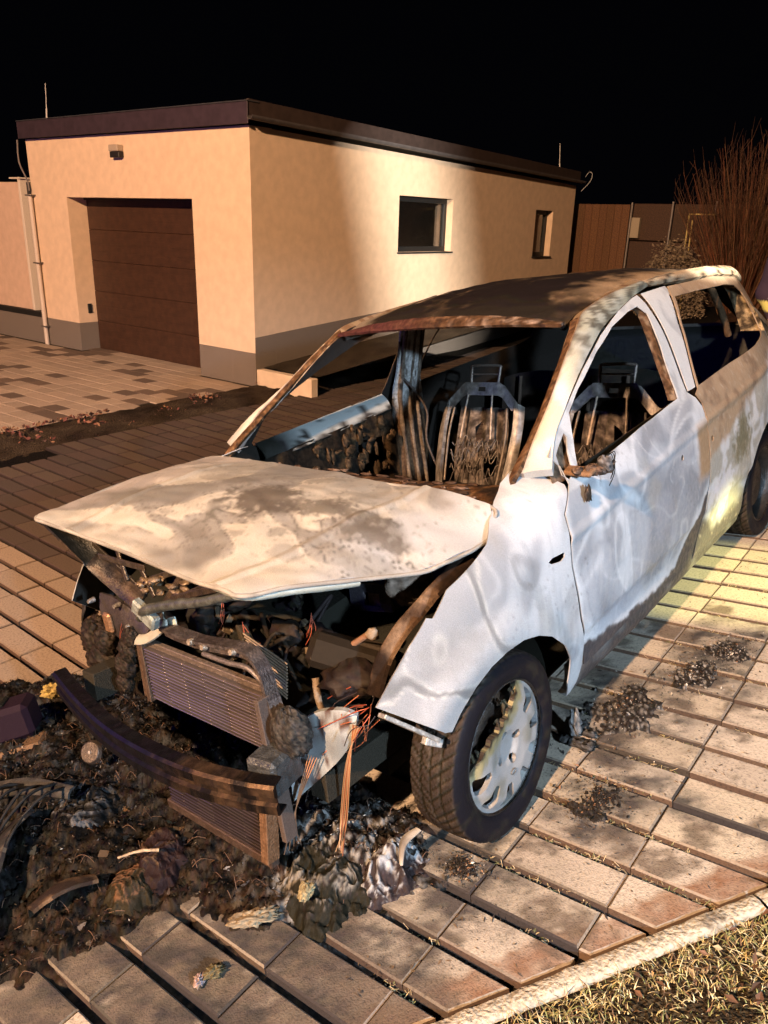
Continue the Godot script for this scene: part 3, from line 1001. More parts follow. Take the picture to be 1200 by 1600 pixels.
func forecourt() -> void:
	var fc := Node3D.new()
	fc.transform = H
	top(fc, "forecourt", "", "", "", "structure")
	var tones := [Color(0.40, 0.30, 0.22), Color(0.37, 0.28, 0.21), Color(0.42, 0.32, 0.235), Color(0.35, 0.265, 0.195), Color(0.12, 0.08, 0.055), Color(0.15, 0.10, 0.07)]
	var ms := []
	for c in tones:
		var mb := MB.new()
		box(mb, Vector3(0, -0.03, 0), Vector3(0.296, 0.06, 0.196), 0.004, c)
		ms.append(mb.mesh(M.paver))
	var rest := MB.new()
	var made := 0
	var camh := (T * H).affine_inverse()
	var cells := []
	for j in 26:
		for i in range(-1, 26):
			var s := 0.16 + i * 0.3 + (0.15 if j % 2 else 0.0)
			var d := 0.2 - j * 0.2
			if d > -0.02 and (s < 1.2 or s > 3.8): continue
			if s < -0.02 + 0.05 * sin(d * 3.0): continue
			cells.append([s, d])
	for q in cells:
		var s: float = q[0]
		var d: float = q[1]
		var p := Vector3(s, 0, d)
		rng.seed = hash(Vector2i(int(s * 100), int(d * 100)))
		var wet := sm(0.05, 0.3, nz(warp(p, 1.2, 0.5), 0.55) + 0.18 * sm(-2.0, -4.2, d) * sm(2.0, 4.0, s))
		var k := rng.randi() % 4
		if rng.randf() < 0.05 + 0.75 * wet: k = 4 + rng.randi() % 2
		var tr := Transform3D(Basis.from_euler(Vector3(rng.randf_range(-0.006, 0.006), 0, rng.randf_range(-0.006, 0.006))), Vector3(s, -0.085 + rng.randf_range(-0.002, 0.002), d))
		if made < 300 and s < 5.6:
			var o := MeshInstance3D.new()
			o.name = "paver"
			o.mesh = ms[k]
			fc.add_child(o, true)
			o.transform = tr
			made += 1
		else:
			cbox(rest, tr * Transform3D(Basis.IDENTITY, Vector3(0, -0.03, 0)), Vector3(0.296, 0.06, 0.196), 0.004, tones[k])
	part(rest, "further_pavers", M.paver, fc).set_meta("kind", "stuff")
	var bed := MB.new()
	hb(bed, -0.1, 9.0, -0.4, -0.10, -5.6, 0.4, 0.0, Color(0.10, 0.075, 0.05))
	part(bed, "sand_bed", M.soil, fc)
	# the strip of soil between the forecourt and the drive
	var mb := MB.new()
	var pts := []
	var cols := []
	for j in 120:
		for i in 22:
			var d := 3.5 - j * 0.085
			var u := i / 21.0
			var s := -0.02 - 0.95 * u
			var q := Vector3(s, 0, d)
			var edge := 0.04 * nz(q, 2.2)
			q.x += edge * (1.0 if i == 0 else 1.0)
			q.y = lerpf(-0.075, -0.20, u) + 0.055 * sin(u * PI) + 0.05 * nz(q, 3.0) * sin(u * PI) + 0.02 * nz(q, 11.0)
			if d > 0.1: q.y += 0.0
			pts.append(q)
			cols.append(mix(Color(0.16, 0.115, 0.075), Color(0.05, 0.032, 0.022), 0.5 + 1.3 * nz(q, 2.5)))
	mb.grid(pts, 22, 120, cols)
	if mb.n[60].y < 0.0:
		for q in mb.n.size(): mb.n[q] = -mb.n[q]
		mb.ix.reverse()
	var sv := inst(mb, M.soil)
	sv.transform = H
	top(sv, "verge", "", "", "", "structure")
	# dead leaves on it
	rng.seed = 5
	mb = MB.new()
	for i in 2600:
		var d := rng.randf_range(-5.6, 0.5)
		var u := rng.randf()
		if nz(Vector3(d, u, 2), 1.3) < 0.05 + 0.25 * sm(-2.5, 0.0, d): continue
		var c := Vector3(-0.05 - 0.75 * u * u, lerpf(-0.06, -0.17, u) + 0.06 * sin(u * PI) + rng.randf() * 0.03, d)
		var r := rng.randf_range(0.012, 0.035)
		var b := Basis.from_euler(Vector3(rng.randf() * 6.0, rng.randf() * 6.0, rng.randf() * 6.0))
		var col := [Color(0.10, 0.03, 0.02), Color(0.16, 0.06, 0.035), Color(0.06, 0.03, 0.02), Color(0.2, 0.1, 0.05)][rng.randi() % 4] as Color
		mb.quad(c + b * Vector3(-r, 0, 0), c + b * Vector3(0, r * 0.2, -r * 0.5), c + b * Vector3(r, 0, 0), c + b * Vector3(0, r * 0.25, r * 0.5), col)
	var lv := inst(mb, M.grass)
	lv.transform = H
	top(lv, "dead_leaves", "reddish dead leaves along the verge before the forecourt", "leaves", "", "stuff")

func background() -> void:
	# wooden gate between the garage and a steel post
	var g := Node3D.new()
	g.transform = H * Transform3D(Basis.IDENTITY, Vector3(-0.3, 0.35, 9.3))
	top(g, "board_gate", "brown gate of upright boards beside the garage end", "gate")
	for i in 8:
		var mb := MB.new()
		hb(mb, 0.455 - i * 0.158, 0.608 - i * 0.158, 0.05, 2.03, 0, 0.022, 0.003, vary(Color(0.17, 0.075, 0.03), 0.12))
		part(mb, "board", M.wood, g)
	var mb := MB.new()
	hb(mb, -0.66, 0.62, 0.35, 0.43, 0.024, 0.06, 0.003, Color(0.08, 0.04, 0.02))
	part(mb, "cross_rail", M.wood, g)
	mb = MB.new()
	hb(mb, -0.66, 0.62, 1.6, 1.68, 0.024, 0.06, 0.003, Color(0.08, 0.04, 0.02))
	part(mb, "cross_rail", M.wood, g)
	var f := Node3D.new()
	f.transform = H * Transform3D(Basis.IDENTITY, Vector3(-1.0, 0.3, 9.3))
	top(f, "panel_fence", "dark brown panel fence with slim steel posts behind red stems", "fence")
	for i in 9:
		mb = MB.new()
		tube(mb, [Vector3(-i * 0.81 + 0.01, 0, 0), Vector3(-i * 0.81 + 0.01, 2.12 + 0.02 * i, 0)], 0.024, 0.024, Color(0.28, 0.25, 0.23), 8)
		part(mb, "post", M.steel, f)
		for k in 3:
			mb = MB.new()
			hb(mb, -i * 0.81 - 0.79, -i * 0.81 - 0.02, 0.02 + k * 0.7, 0.70 + k * 0.7, 0.012, 0.05, 0.012, vary(Color(0.085, 0.042, 0.022), 0.15))
			part(mb, "panel", M.wood, f)
	mb = MB.new()
	hb(mb, -0.22, -0.05, 1.46, 1.84, -0.10, -0.004, 0.006, Color(0.34, 0.28, 0.2))
	var lb := inst(mb, M.white)
	lb.transform = H * Transform3D(Basis.IDENTITY, Vector3(-1.0, 0.3, 9.3))
	top(lb, "letter_box", "small pale box hanging on the first fence post", "box")
	# reddish bush of upright stems
	rng.seed = 91
	var bush := Node3D.new()
	bush.transform = H * Transform3D(Basis.IDENTITY, Vector3(-3.62, 0.50, 8.1))
	top(bush, "stem_bush", "tall reddish bush of bare upright stems before the fence", "bush")
	for grp in 2:
		mb = MB.new()
		for i in 230:
			var a := rng.randf() * TAU
			var r := sqrt(rng.randf())
			var b0 := Vector3(cos(a) * r * 0.3, 0, sin(a) * r * 0.3)
			var h := rng.randf_range(1.5, 3.0) * (1.1 - 0.3 * r)
			var t := b0 + Vector3(cos(a) * r * 1.0 + rng.randf_range(-0.12, 0.12), h, sin(a) * r * 0.8)
			var m := b0.lerp(t, 0.5) + Vector3(cos(a), 0, sin(a)) * -0.06 + Vector3(rng.randf_range(-0.06, 0.06), 0, 0)
			tube(mb, spline([b0, m, t], 3), 0.007, 0.0025, vary([Color(0.27, 0.09, 0.035), Color(0.28, 0.14, 0.06)][grp], 0.45), 3)
			for tw in 7:
				var p := m.lerp(t, rng.randf())
				tube(mb, [p, p + Vector3(rng.randf_range(-0.12, 0.12), rng.randf_range(0.1, 0.35), rng.randf_range(-0.12, 0.12))], 0.003, 0.0015, vary(Color(0.15, 0.07, 0.035), 0.4), 3)
		part(mb, "stems", M.wood, bush).set_meta("kind", "stuff")
	# low grey shrub
	var sh := Node3D.new()
	sh.transform = H * Transform3D(Basis.IDENTITY, Vector3(-2.55, 0.5, 7.6))
	top(sh, "grey_shrub", "low grey brown shrub seen over the car roof", "shrub")
	mb = MB.new()
	for i in 5200:
		var d := Vector3(rng.randfn(), rng.randfn(), rng.randfn()).normalized()
		var k := 1.0 + 0.28 * nz(d * 1.0, 3.0)
		var p := Vector3(d.x * 0.62, absf(d.y) * 1.25, d.z * 0.5) * k * pow(rng.randf(), 0.18)
		var b := Basis.from_euler(Vector3(rng.randf() * 6, rng.randf() * 6, rng.randf() * 6))
		var r := rng.randf_range(0.015, 0.04)
		mb.quad(p + b * Vector3(-r, 0, 0), p + b * Vector3(0, 0, -r * 0.4), p + b * Vector3(r, 0, 0), p + b * Vector3(0, 0, r * 0.4), vary(Color(0.17, 0.13, 0.085), 0.4))
	part(mb, "crown", M.grass, sh)
	mb = MB.new()
	for i in 14:
		var a := rng.randf() * TAU
		tube(mb, spline([Vector3(0, -0.4, 0), Vector3(cos(a) * 0.2, 0.3, sin(a) * 0.2), Vector3(cos(a) * 0.4, 0.9, sin(a) * 0.35)], 4), 0.02, 0.006, Color(0.09, 0.06, 0.04), 5)
	part(mb, "trunk", M.wood, sh)
	# yellow tubular frame standing in the bush
	var yf := Node3D.new()
	yf.transform = H * Transform3D(Basis.IDENTITY, Vector3(-2.58, 0.4, 8.0))
	top(yf, "tube_frame", "small yellow angled tube frame standing in the bush", "frame")
	mb = MB.new()
	tube(mb, [Vector3(0, 0, 0), Vector3(0.03, 1.78, 0)], 0.016, 0.016, Color(0.5, 0.38, 0.13), 6)
	tube(mb, [Vector3(-0.07, 0, 0.0), Vector3(-0.04, 1.70, 0)], 0.012, 0.012, Color(0.5, 0.38, 0.13), 6)
	part(mb, "upright", M.white, yf)
	mb = MB.new()
	tube(mb, [Vector3(0.03, 1.80, 0), Vector3(-0.42, 1.80, 0)], 0.014, 0.014, Color(0.5, 0.38, 0.13), 6)
	part(mb, "top_rail", M.white, yf)
	# brown grass bank behind the car
	mb = MB.new()
	var pts := []
	var cols := []
	for j in 60:
		for i in 90:
			var x := -4.7 - j * 0.16
			var l := -1.2 + i * 0.11 + 0.15 * (x + 4.6)
			var p := D(x, l, 0.0)
			p.y = gz(x, l) - 0.02 + 0.03 * sm(-4.7, -5.2, x) + 0.04 * nz(p, 1.5) + 0.03 * nz(p, 6.0)
			pts.append(p)
			cols.append(mix(Color(0.20, 0.10, 0.055), Color(0.08, 0.045, 0.025), 0.5 + 1.2 * nz(p, 2.2) + 0.5 * nz(p, 9.0)))
	mb.grid(pts, 90, 60, cols)
	if mb.n[100].y < 0.0:
		for q in mb.n.size(): mb.n[q] = -mb.n[q]
		mb.ix.reverse()
	top(inst(mb, M.soil), "grass_bank", "", "", "", "structure")
	mb = MB.new()
	for i in 26000:
		var x := -4.75 - 7.0 * pow(rng.randf(), 1.3)
		var l := rng.randf_range(-1.0, 3.5)
		if l < -1.2 + 0.15 * (x + 4.6): continue
		var a := rng.randf() * TAU
		var h := rng.randf_range(0.03, 0.09)
		var dir := Vector3(cos(a), 0, sin(a))
		var b0 := D(x, l, gz(x, l) + 0.0)
		var sd := Vector3(-dir.z, 0, dir.x) * 0.003
		mb.tri(b0 - sd, b0 + sd, b0 + Vector3(0, h, 0) + dir * h * 0.8, vary([Color(0.26, 0.12, 0.06), Color(0.20, 0.10, 0.05), Color(0.3, 0.18, 0.09)][rng.randi() % 3], 0.3))
	top(inst(mb, M.grass), "bank_grass", "brown grass on the ground behind the car", "grass", "", "stuff")

func facing(dir: Vector3) -> Basis:
	var z := -dir.normalized()
	var x := Vector3.UP.cross(z).normalized()
	return Basis(x, z.cross(x), z)

func stand_light(called: String, label: String, p: Vector3, target: Vector3, sz: Vector2, col: Color, energy: float, cone: float, blend: float, glow_e: float, slit := 0.0, lean := 0.0) -> void:
	# a lamp head on a tripod stand; the light leaves its front glass
	var f := at(Vector3(p.x, 0.0, p.z))
	top(f, called, label, "floodlight", "work lights on stands")
	var mb := MB.new()
	tube(mb, [Vector3(0, 0.1, 0), Vector3(0, p.y - 0.12, 0)], 0.018, 0.014, Color(0.2, 0.2, 0.2), 8)
	part(mb, "mast", M.steel, f)
	for i in 3:
		mb = MB.new()
		tube(mb, [Vector3(0, 0.75, 0), Vector3(cos(i * TAU / 3) * 0.55, 0.0, sin(i * TAU / 3) * 0.55)], 0.012, 0.012, Color(0.2, 0.2, 0.2), 6)
		part(mb, "leg", M.steel, f)
	var b := facing(target - p)
	var c := Vector3(0, p.y, 0)
	mb = MB.new()
	cbox(mb, Transform3D(b, c + b * Vector3(0, 0, 0.06)), Vector3(sz.x + 0.06, sz.y + 0.06, 0.08), 0.015, Color(0.12, 0.12, 0.12))
	part(mb, "housing", M.steel, f)
	mb = MB.new()
	cbox(mb, Transform3D(b, c + b * Vector3(0, 0, 0.012)), Vector3(sz.x, sz.y, 0.012), 0.002, Color(1, 1, 1))
	part(mb, "front_glass", glow(col, glow_e), f)
	var o := SpotLight3D.new()
	o.name = "light"
	o.light_color = col
	o.light_energy = energy
	o.light_size = minf(sz.x, sz.y) * 0.5 if slit == 0.0 else 0.016
	o.spot_angle = cone
	o.spot_angle_attenuation = blend
	o.spot_range = 60.0; o.spot_attenuation = 2.0
	o.shadow_enabled = true
	f.add_child(o)
	o.transform = Transform3D(b, c - b * Vector3(0, 0, 0.01))
	if slit > 0.0:
		# barn doors half a metre in front of the glass
		var bd := b * Basis(Vector3.BACK, lean)
		for sg in [-1.0, 1.0]:
			mb = MB.new()
			cbox(mb, Transform3D(bd, c + bd * Vector3(sg * (slit + 0.08), 0, -0.5)), Vector3(0.16, 0.36, 0.004), 0.001, Color(0.03, 0.03, 0.03))
			bar(mb, c + bd * Vector3(sg * 0.11, 0.1, 0.02), c + bd * Vector3(sg * (slit + 0.1), 0.1, -0.498), 0.01, 0.01, Color(0.03, 0.03, 0.03))
			part(mb, "barn_door", M.steel, f)

func lamps() -> void:
	# a thin moon
	var moon := DirectionalLight3D.new()
	moon.name = "moon"
	moon.light_energy = 0.01
	moon.light_color = Color(0.8, 0.88, 1.0)
	moon.light_angular_distance = 0.5
	moon.shadow_enabled = true
	moon.rotation_degrees = Vector3(-55, 60, 0)
	add_child(moon)
	# street lamp behind the photographer: the warm light on the garage and the paving
	var s := at(D(12.3, 3.0, 0.0))
	top(s, "street_lamp", "tall street lamp with warm light behind the lawn", "street lamp")
	var mb := MB.new()
	tube(mb, [Vector3(0, -0.3, 0), Vector3(0, 9.1, 0)], 0.08, 0.05, Color(0.3, 0.3, 0.3), 10)
	part(mb, "pole", M.steel, s)
	mb = MB.new()
	tube(mb, spline([Vector3(0, 9.0, 0), Vector3(-0.3, 9.25, 0.08), Vector3(-1.05, 9.16, 0.33)], 6), 0.04, 0.03, Color(0.3, 0.3, 0.3), 8)
	part(mb, "arm", M.steel, s)
	mb = MB.new()
	box(mb, Vector3(-1.3, 9.12, 0.4), Vector3(0.6, 0.09, 0.28), 0.02, Color(0.25, 0.25, 0.26))
	part(mb, "lamp_head", M.steel, s)
	mb = MB.new()
	box(mb, Vector3(-1.3, 9.065, 0.4), Vector3(0.5, 0.012, 0.22), 0.003, Color(1, 1, 1))
	part(mb, "diffuser", glow(Color(1.0, 0.735, 0.50), 6.0), s)
	var o := OmniLight3D.new()
	o.name = "light"
	o.light_color = Color(1.0, 0.80, 0.62)
	o.light_energy = 760.0
	o.light_size = 0.2
	o.omni_range = 60.0; o.omni_attenuation = 2.0
	o.shadow_enabled = true
	s.add_child(o)
	o.position = Vector3(-1.3, 8.95, 0.4)
	# the cool work light on the flank of the car, and the narrow beam that crosses to the garage wall
	stand_light("floodlight", "broad work floodlight on a tripod stand right of the lawn", D(2.1, 5.4, 2.35), D(0.2, 2.0, 0.0), Vector2(0.36, 0.26), Color(0.78, 0.89, 1.0), 54.0, 31.0, 0.35, 8.0)
	stand_light("floodlight", "narrow searchlight on a tall tripod stand further right", D(3.4, 7.2, 3.0), D(-8.55, -5.75, 1.75), Vector2(0.16, 0.16), Color(1.0, 0.97, 0.92), 720.0, 6.5, 0.15, 8.0, 0.021, 0.09)
	stand_light("floodlight", "small yellowish lamp on a stand past the rear of the car", D(-2.3, 3.9, 1.5), D(-2.02, 0.93, 0.0), Vector2(0.1, 0.1), Color(1.0, 0.96, 0.62), 42.0, 9.0, 0.5, 8.0)
	# blue beacon on a pole, off to the left
	var bc := at(D(4.2, -6.5, gz(4.2, -6.5)))
	top(bc, "warning_beacon", "blue warning beacon on a short pole left of the drive", "beacon")
	mb = MB.new()
	tube(mb, [Vector3(0, 0, 0), Vector3(0, 2.0, 0)], 0.03, 0.025, Color(0.2, 0.2, 0.2), 8)
	part(mb, "pole", M.steel, bc)
	mb = MB.new()
	tube(mb, [Vector3(0, 2.0, 0), Vector3(0, 2.14, 0), Vector3(0, 2.18, 0)], 0.08, 0.06, Color(1, 1, 1), 14)
	part(mb, "dome", glow(Color(0.15, 0.2, 1.0), 6.0), bc)
	var bl := OmniLight3D.new()
	bl.name = "light"
	bl.light_color = Color(0.16, 0.2, 1.0)
	bl.light_energy = 6.0
	bl.light_size = 0.08
	bl.omni_range = 60.0; bl.omni_attenuation = 2.0
	bl.shadow_enabled = true
	bc.add_child(bl)
	bl.position = Vector3(0.0, 2.09, 0)

# ------------------------------------------------------------------ the burnt car
var HP := [-0.200,0.720,1.30440, -0.120,0.762,-1.49051, 0.000,0.752,0.42700, 0.140,0.700,-0.35767, 0.300,0.620,-0.01473, 0.570,0.480,0.26468, 0.545,0.250,-0.11320, 0.515,-0.100,-0.20892, 0.520,-0.350,-0.32109, 0.555,-0.550,0.41960, 0.450,-0.610,-0.26959, 0.130,-0.660,-0.06149, -0.310,-0.720,-0.01931, -0.300,-0.400,-0.11782, -0.270,-0.050,-0.10394, -0.230,0.350,-0.24080, 0.100,0.100,-0.00968, 0.100,-0.350,-0.01768, 0.100,0.450,0.29373, 0.350,-0.300,0.33201, 0.350,0.100,0.06151, 0.350,0.380,-0.10536, -0.100,0.000,0.12321, -0.100,-0.450,0.17887, -0.080,0.500,0.04674]
const SOOT := Color(0.018, 0.016, 0.015)
const CHAR := Color(0.035, 0.028, 0.022)
const RUST := Color(0.15, 0.07, 0.03)
const TAN := Color(0.34, 0.225, 0.13)

func hood_z(x: float, y: float) -> float:
	var z := 1.00782 + 0.00263 * x - 0.07274 * y
	for i in range(0, HP.size(), 3):
		var r2: float = (x - HP[i]) * (x - HP[i]) + (y - HP[i + 1]) * (y - HP[i + 1])
		if r2 > 1e-10: z += HP[i + 2] * 0.5 * r2 * log(r2)
	return z

func blotch(u: Vector2, cx: float, cy: float, rx: float, ry: float, rag: float, p: Vector3) -> float:
	var d := Vector2((u.x - cx) / rx, (u.y - cy) / ry).length()
	return sm(1.15, 0.6, d + rag * nz(p, 12.0) + rag * 0.7 * nz(p, 34.0))

func swirl(p: Vector3, f: float, k: float) -> float:
	# smooth flowing field in -1..1
	var w := warp(warp(p, f, k), f * 2.3, k * 0.35)
	return N1.get_noise_3dv(w * f)

func contour(a: float, n: float, width: float) -> float:
	# thin lines along levels of a
	var q := absf(fposmod(a * n, 1.0) - 0.5) * 2.0
	return sm(1.0 - width, 1.0, q)

func ash(p: Vector3) -> Color:
	# burnt paint: large smoky fields, a few crisper burn lines, fine runs
	var a := N1.get_noise_3dv(warp(warp(p, 0.9, 0.55), 2.4, 0.14) * 1.25)
	var b := N1.get_noise_3dv(warp(p + Vector3(9, 4, 2), 1.4, 0.45) * 2.1)
	var c := Color(0.40, 0.42, 0.45)
	c = mix(c, Color(0.58, 0.595, 0.61), sm(-0.05, 0.30, a))
	c = mix(c, Color(0.25, 0.265, 0.29), sm(-0.12, -0.45, a))
	c = mix(c, Color(0.23, 0.245, 0.27), sm(0.05, 0.42, b) * 0.7)
	c = mix(c, Color(0.19, 0.20, 0.215), exp(-pow((a - 0.04) / 0.018, 2.0)) * 0.35)
	c = mix(c, Color(0.70, 0.71, 0.72), exp(-pow((a - 0.22) / 0.05, 2.0)) * 0.55)
	c = mix(c, Color(0.66, 0.67, 0.68), exp(-pow((b + 0.15) / 0.045, 2.0)) * 0.45)
	var runs := N1.get_noise_3d(p.x * 26.0, p.y * 4.0, p.z * 26.0)
	c = mix(c, Color(0.27, 0.28, 0.30), sm(0.15, 0.6, runs) * 0.28)
	c = mix(c, Color(0.33, 0.30, 0.24), sm(0.3, 0.55, nz(p + Vector3(3, 8, 1), 3.0)) * 0.35)
	return mix(c, Color(0.12, 0.115, 0.11), sm(0.40, 0.50, nz(p, 60.0)) * sm(0.1, 0.5, N1.get_noise_3dv(p * 3.0)) * 0.5)

func hood_color(u: Vector2, p: Vector3) -> Color:
	var q := Vector3(p.x * 1.5, 0.0, p.z)
	var a := N1.get_noise_3dv(warp(warp(q, 1.0, 0.55), 2.6, 0.14) * 1.6)
	var b := N1.get_noise_3dv(warp(q + Vector3(4, 2, 7), 1.7, 0.4) * 3.0)
	var c := Color(0.27, 0.26, 0.24)
	c = mix(c, Color(0.44, 0.42, 0.365), sm(-0.05, 0.22, a))
	c = mix(c, Color(0.18, 0.17, 0.155), sm(-0.1, -0.38, a))
	c = mix(c, Color(0.19, 0.18, 0.16), sm(0.05, 0.38, b) * 0.65)
	c = mix(c, Color(0.54, 0.51, 0.44), exp(-pow((a - 0.18) / 0.05, 2.0)) * 0.6)
	c = mix(c, Color(0.10, 0.09, 0.075), exp(-pow((a - 0.06) / 0.018, 2.0)) * 0.85)
	c = mix(c, Color(0.11, 0.10, 0.085), exp(-pow((a + 0.17) / 0.016, 2.0)) * 0.7)
	c = mix(c, Color(0.12, 0.11, 0.09), exp(-pow((b - 0.18) / 0.016, 2.0)) * 0.7)
	c = mix(c, Color(0.14, 0.13, 0.11), contour(a + 0.35 * b, 7.0, 0.12) * 0.4)
	c = mix(c, Color(0.19, 0.185, 0.175), sm(0.02, -0.2, u.x + 0.2 * b) * 0.6)
	c = mix(c, Color(0.47, 0.45, 0.39), sm(0.36, 0.52, u.x + 0.2 * a) * 0.7)
	c = mix(c, Color(0.40, 0.42, 0.435), sm(0.42, 0.62, u.y + 0.15 * b) * 0.85)
	c = mix(c, Color(0.42, 0.38, 0.36), sm(-0.45, -0.58, u.y + 0.1 * b) * 0.5)
	c = mix(c, Color(0.09, 0.08, 0.07), sm(0.30, 0.5, nz(p, 50.0)) * sm(0.0, 0.4, nz(p, 5.0)) * 0.5)
	var d := maxf(blotch(u, 0.09, 0.06, 0.12, 0.17, 0.6, p), blotch(u, 0.06, 0.33, 0.07, 0.26, 0.9, p) * 0.85)
	d = maxf(d, blotch(u, 0.11, 0.52, 0.05, 0.12, 0.9, p) * 0.8)
	d = maxf(d, blotch(u, 0.0, -0.22, 0.05, 0.16, 0.6, p) * 0.4)
	c = mix(c, Color(0.075, 0.062, 0.05), d * 0.9)
	var sp := sm(0.18, 0.42, nz(p, 60.0)) * blotch(u, 0.22, 0.60, 0.14, 0.22, 0.3, p)
	c = mix(c, Color(0.11, 0.11, 0.105), sp)
	c = mix(c, Color(0.23, 0.23, 0.22), blotch(u, 0.24, 0.60, 0.07, 0.10, 0.5, p) * 0.6)
	return c

func roof_color(u: Vector2, p: Vector3) -> Color:
	var w := warp(Vector3(p.x * 0.8, p.y, p.z * 2.2), 1.6, 0.35)
	var a := nz(w, 1.3)
	var c := Color(0.014, 0.011, 0.0095)
	c = mix(c, Color(0.075, 0.052, 0.033), sm(0.0, 0.35, a + 0.35 * nz(p, 12.0)))
	c = mix(c, Color(0.24, 0.17, 0.11), sm(0.28, 0.55, a + 0.3 * nz(p, 17.0)))
	c = mix(c, Color(0.025, 0.02, 0.017), sm(-1.35, -1.05, u.x + 0.15 * nz(p, 3.0)) * 0.7)
	c = mix(c, Color(0.38, 0.27, 0.17), sm(0.34, 0.52, u.y + 0.16 * nz(p, 6.0)) * sm(-1.2, -1.7, u.x) * 0.9)
	c = mix(c, Color(0.30, 0.25, 0.19), sm(-0.38, -0.52, u.y + 0.12 * nz(p, 7.0)) * 0.8)
	return c

func door_color(u: Vector2, p: Vector3) -> Color:
	var c := ash(p)
	# edge of the scorched strip along the bottom
	var xs := [-0.40, -0.56, -0.85, -1.06, -1.25, -1.42, -1.50, -1.56, -1.66, -1.75]
	var zs := [0.38, 0.365, 0.315, 0.305, 0.29, 0.31, 0.36, 0.43, 0.50, 0.58]
	var b := 0.4
	for i in xs.size() - 1:
		if u.x <= xs[i] and u.x >= xs[i + 1]: b = lerpf(zs[i], zs[i + 1], (u.x - xs[i]) / (xs[i + 1] - xs[i]))
	b += 0.022 * nz(p, 9.0) + 0.01 * nz(p, 30.0)
	c = mix(c, Color(0.72, 0.73, 0.74), sm(0.09, 0.01, u.y - b) * 0.7)
	c = mix(c, Color(0.33, 0.345, 0.38), blotch(u, -1.20, 0.62, 0.10, 0.10, 0.5, p) * 0.55)
	c = mix(c, Color(0.36, 0.375, 0.40), blotch(u, -1.42, 0.80, 0.12, 0.09, 0.5, p) * 0.5)
	c = mix(c, Color(0.36, 0.38, 0.43), blotch(u, -0.85, 0.38, 0.22, 0.06, 0.5, p) * 0.5)
	c = mix(c, Color(0.055, 0.052, 0.055), sm(0.004, -0.012, u.y - b))
	c = mix(c, TAN, sm(-1.58, -1.64, u.x + 0.02 * nz(p, 10.0)) * sm(0.60, 0.66, u.y) * sm(0.9, 0.84, u.y))
	return c

func frame_color(u: Vector2, p: Vector3) -> Color:
	var c := mix(Color(0.56, 0.575, 0.58), Color(0.40, 0.415, 0.43), sm(0.1, 0.4, nz(warp(p, 5.0, 0.1), 4.0)))
	return mix(c, Color(0.30, 0.30, 0.29), sm(1.06, 0.96, u.y) * sm(-0.62, -0.48, u.x) * 0.6)

func fender_color(u: Vector2, p: Vector3) -> Color:
	var a := N1.get_noise_3dv(warp(warp(p, 1.1, 0.4), 3.0, 0.08) * 2.0)
	var c := ash(p)
	var front := sm(-0.3, 0.15, u.x)
	c = mix(c, Color(0.30, 0.30, 0.295), front * 0.55 + 0.22)
	c = mix(c, Color(0.16, 0.157, 0.15), sm(0.0, 0.12, a) * sm(0.34, 0.20, a) * (0.3 + 0.5 * front))
	c = mix(c, Color(0.55, 0.53, 0.47), exp(-pow((a - 0.0) / 0.03, 2.0)) * 0.7 * front)
	c = mix(c, Color(0.50, 0.49, 0.45), exp(-pow((a - 0.32) / 0.035, 2.0)) * 0.6 * front)
	c = mix(c, Color(0.25, 0.24, 0.225), blotch(u, 0.20, 0.70, 0.13, 0.07, 0.4, p) * 0.45)
	c = mix(c, Color(0.30, 0.31, 0.31), blotch(u, -0.22, 0.69, 0.04, 0.05, 0.7, p) * 0.5)
	c = mix(c, Color(0.43, 0.35, 0.27), sm(0.95, 1.0, u.y) * sm(-0.4, -0.2, u.x) * 0.6)
	return mix(c, Color(0.12, 0.12, 0.12), sm(0.955, 1.0, u.y + 0.01 * a) * sm(-0.38, -0.46, u.x) * 0.5)

func quarter_color(u: Vector2, p: Vector3) -> Color:
	var c := Color(0.36, 0.255, 0.165)
	c = mix(c, Color(0.25, 0.17, 0.11), sm(0.05, 0.45, nz(p, 6.0)))
	# pale lower part with an olive patch
	var b := 0.80 - 0.22 * (u.x + 2.2) + 0.05 * nz(p, 5.0)
	var lowc := mix(Color(0.38, 0.36, 0.31), Color(0.60, 0.60, 0.60), sm(-0.1, 0.35, swirl(p, 2.6, 0.3)))
	lowc = mix(lowc, Color(0.20, 0.18, 0.11), blotch(u, -2.22, 0.66, 0.16, 0.12, 0.5, p))
	lowc = mix(lowc, Color(0.62, 0.61, 0.64), blotch(u, -1.98, 0.48, 0.16, 0.10, 0.6, p))
	c = mix(c, lowc, sm(0.02, -0.03, u.y - b))
	c = mix(c, Color(0.09, 0.08, 0.075), sm(0.36, 0.28, u.y + 0.03 * nz(p, 8.0) - 0.10 * sm(-1.95, -1.7, u.x)))
	return mix(c, Color(0.5, 0.42, 0.33), sm(0.3, 0.5, nz(p, 21.0)) * 0.5)

func pillar_color(p: Vector3, t: float) -> Color:
	var a := swirl(p, 3.0, 0.2)
	var c := mix(Color(0.54, 0.50, 0.40), Color(0.60, 0.59, 0.55), sm(-0.2, 0.4, a))
	c = mix(c, Color(0.33, 0.34, 0.34), sm(1.10, 1.04, p.y + 0.02 * a) * 0.7)
	var hi := sm(1.20, 1.36, p.y)
	c = mix(c, Color(0.40, 0.36, 0.22), hi * 0.6)
	c = mix(c, Color(0.11, 0.09, 0.06), sm(0.0, 0.3, nz(p, 14.0) + 0.15 * hi) * hi * 0.9)
	return mix(c, RUST, sm(0.16, 0.0, t + 0.1 * nz(p, 20.0)) * 0.7)

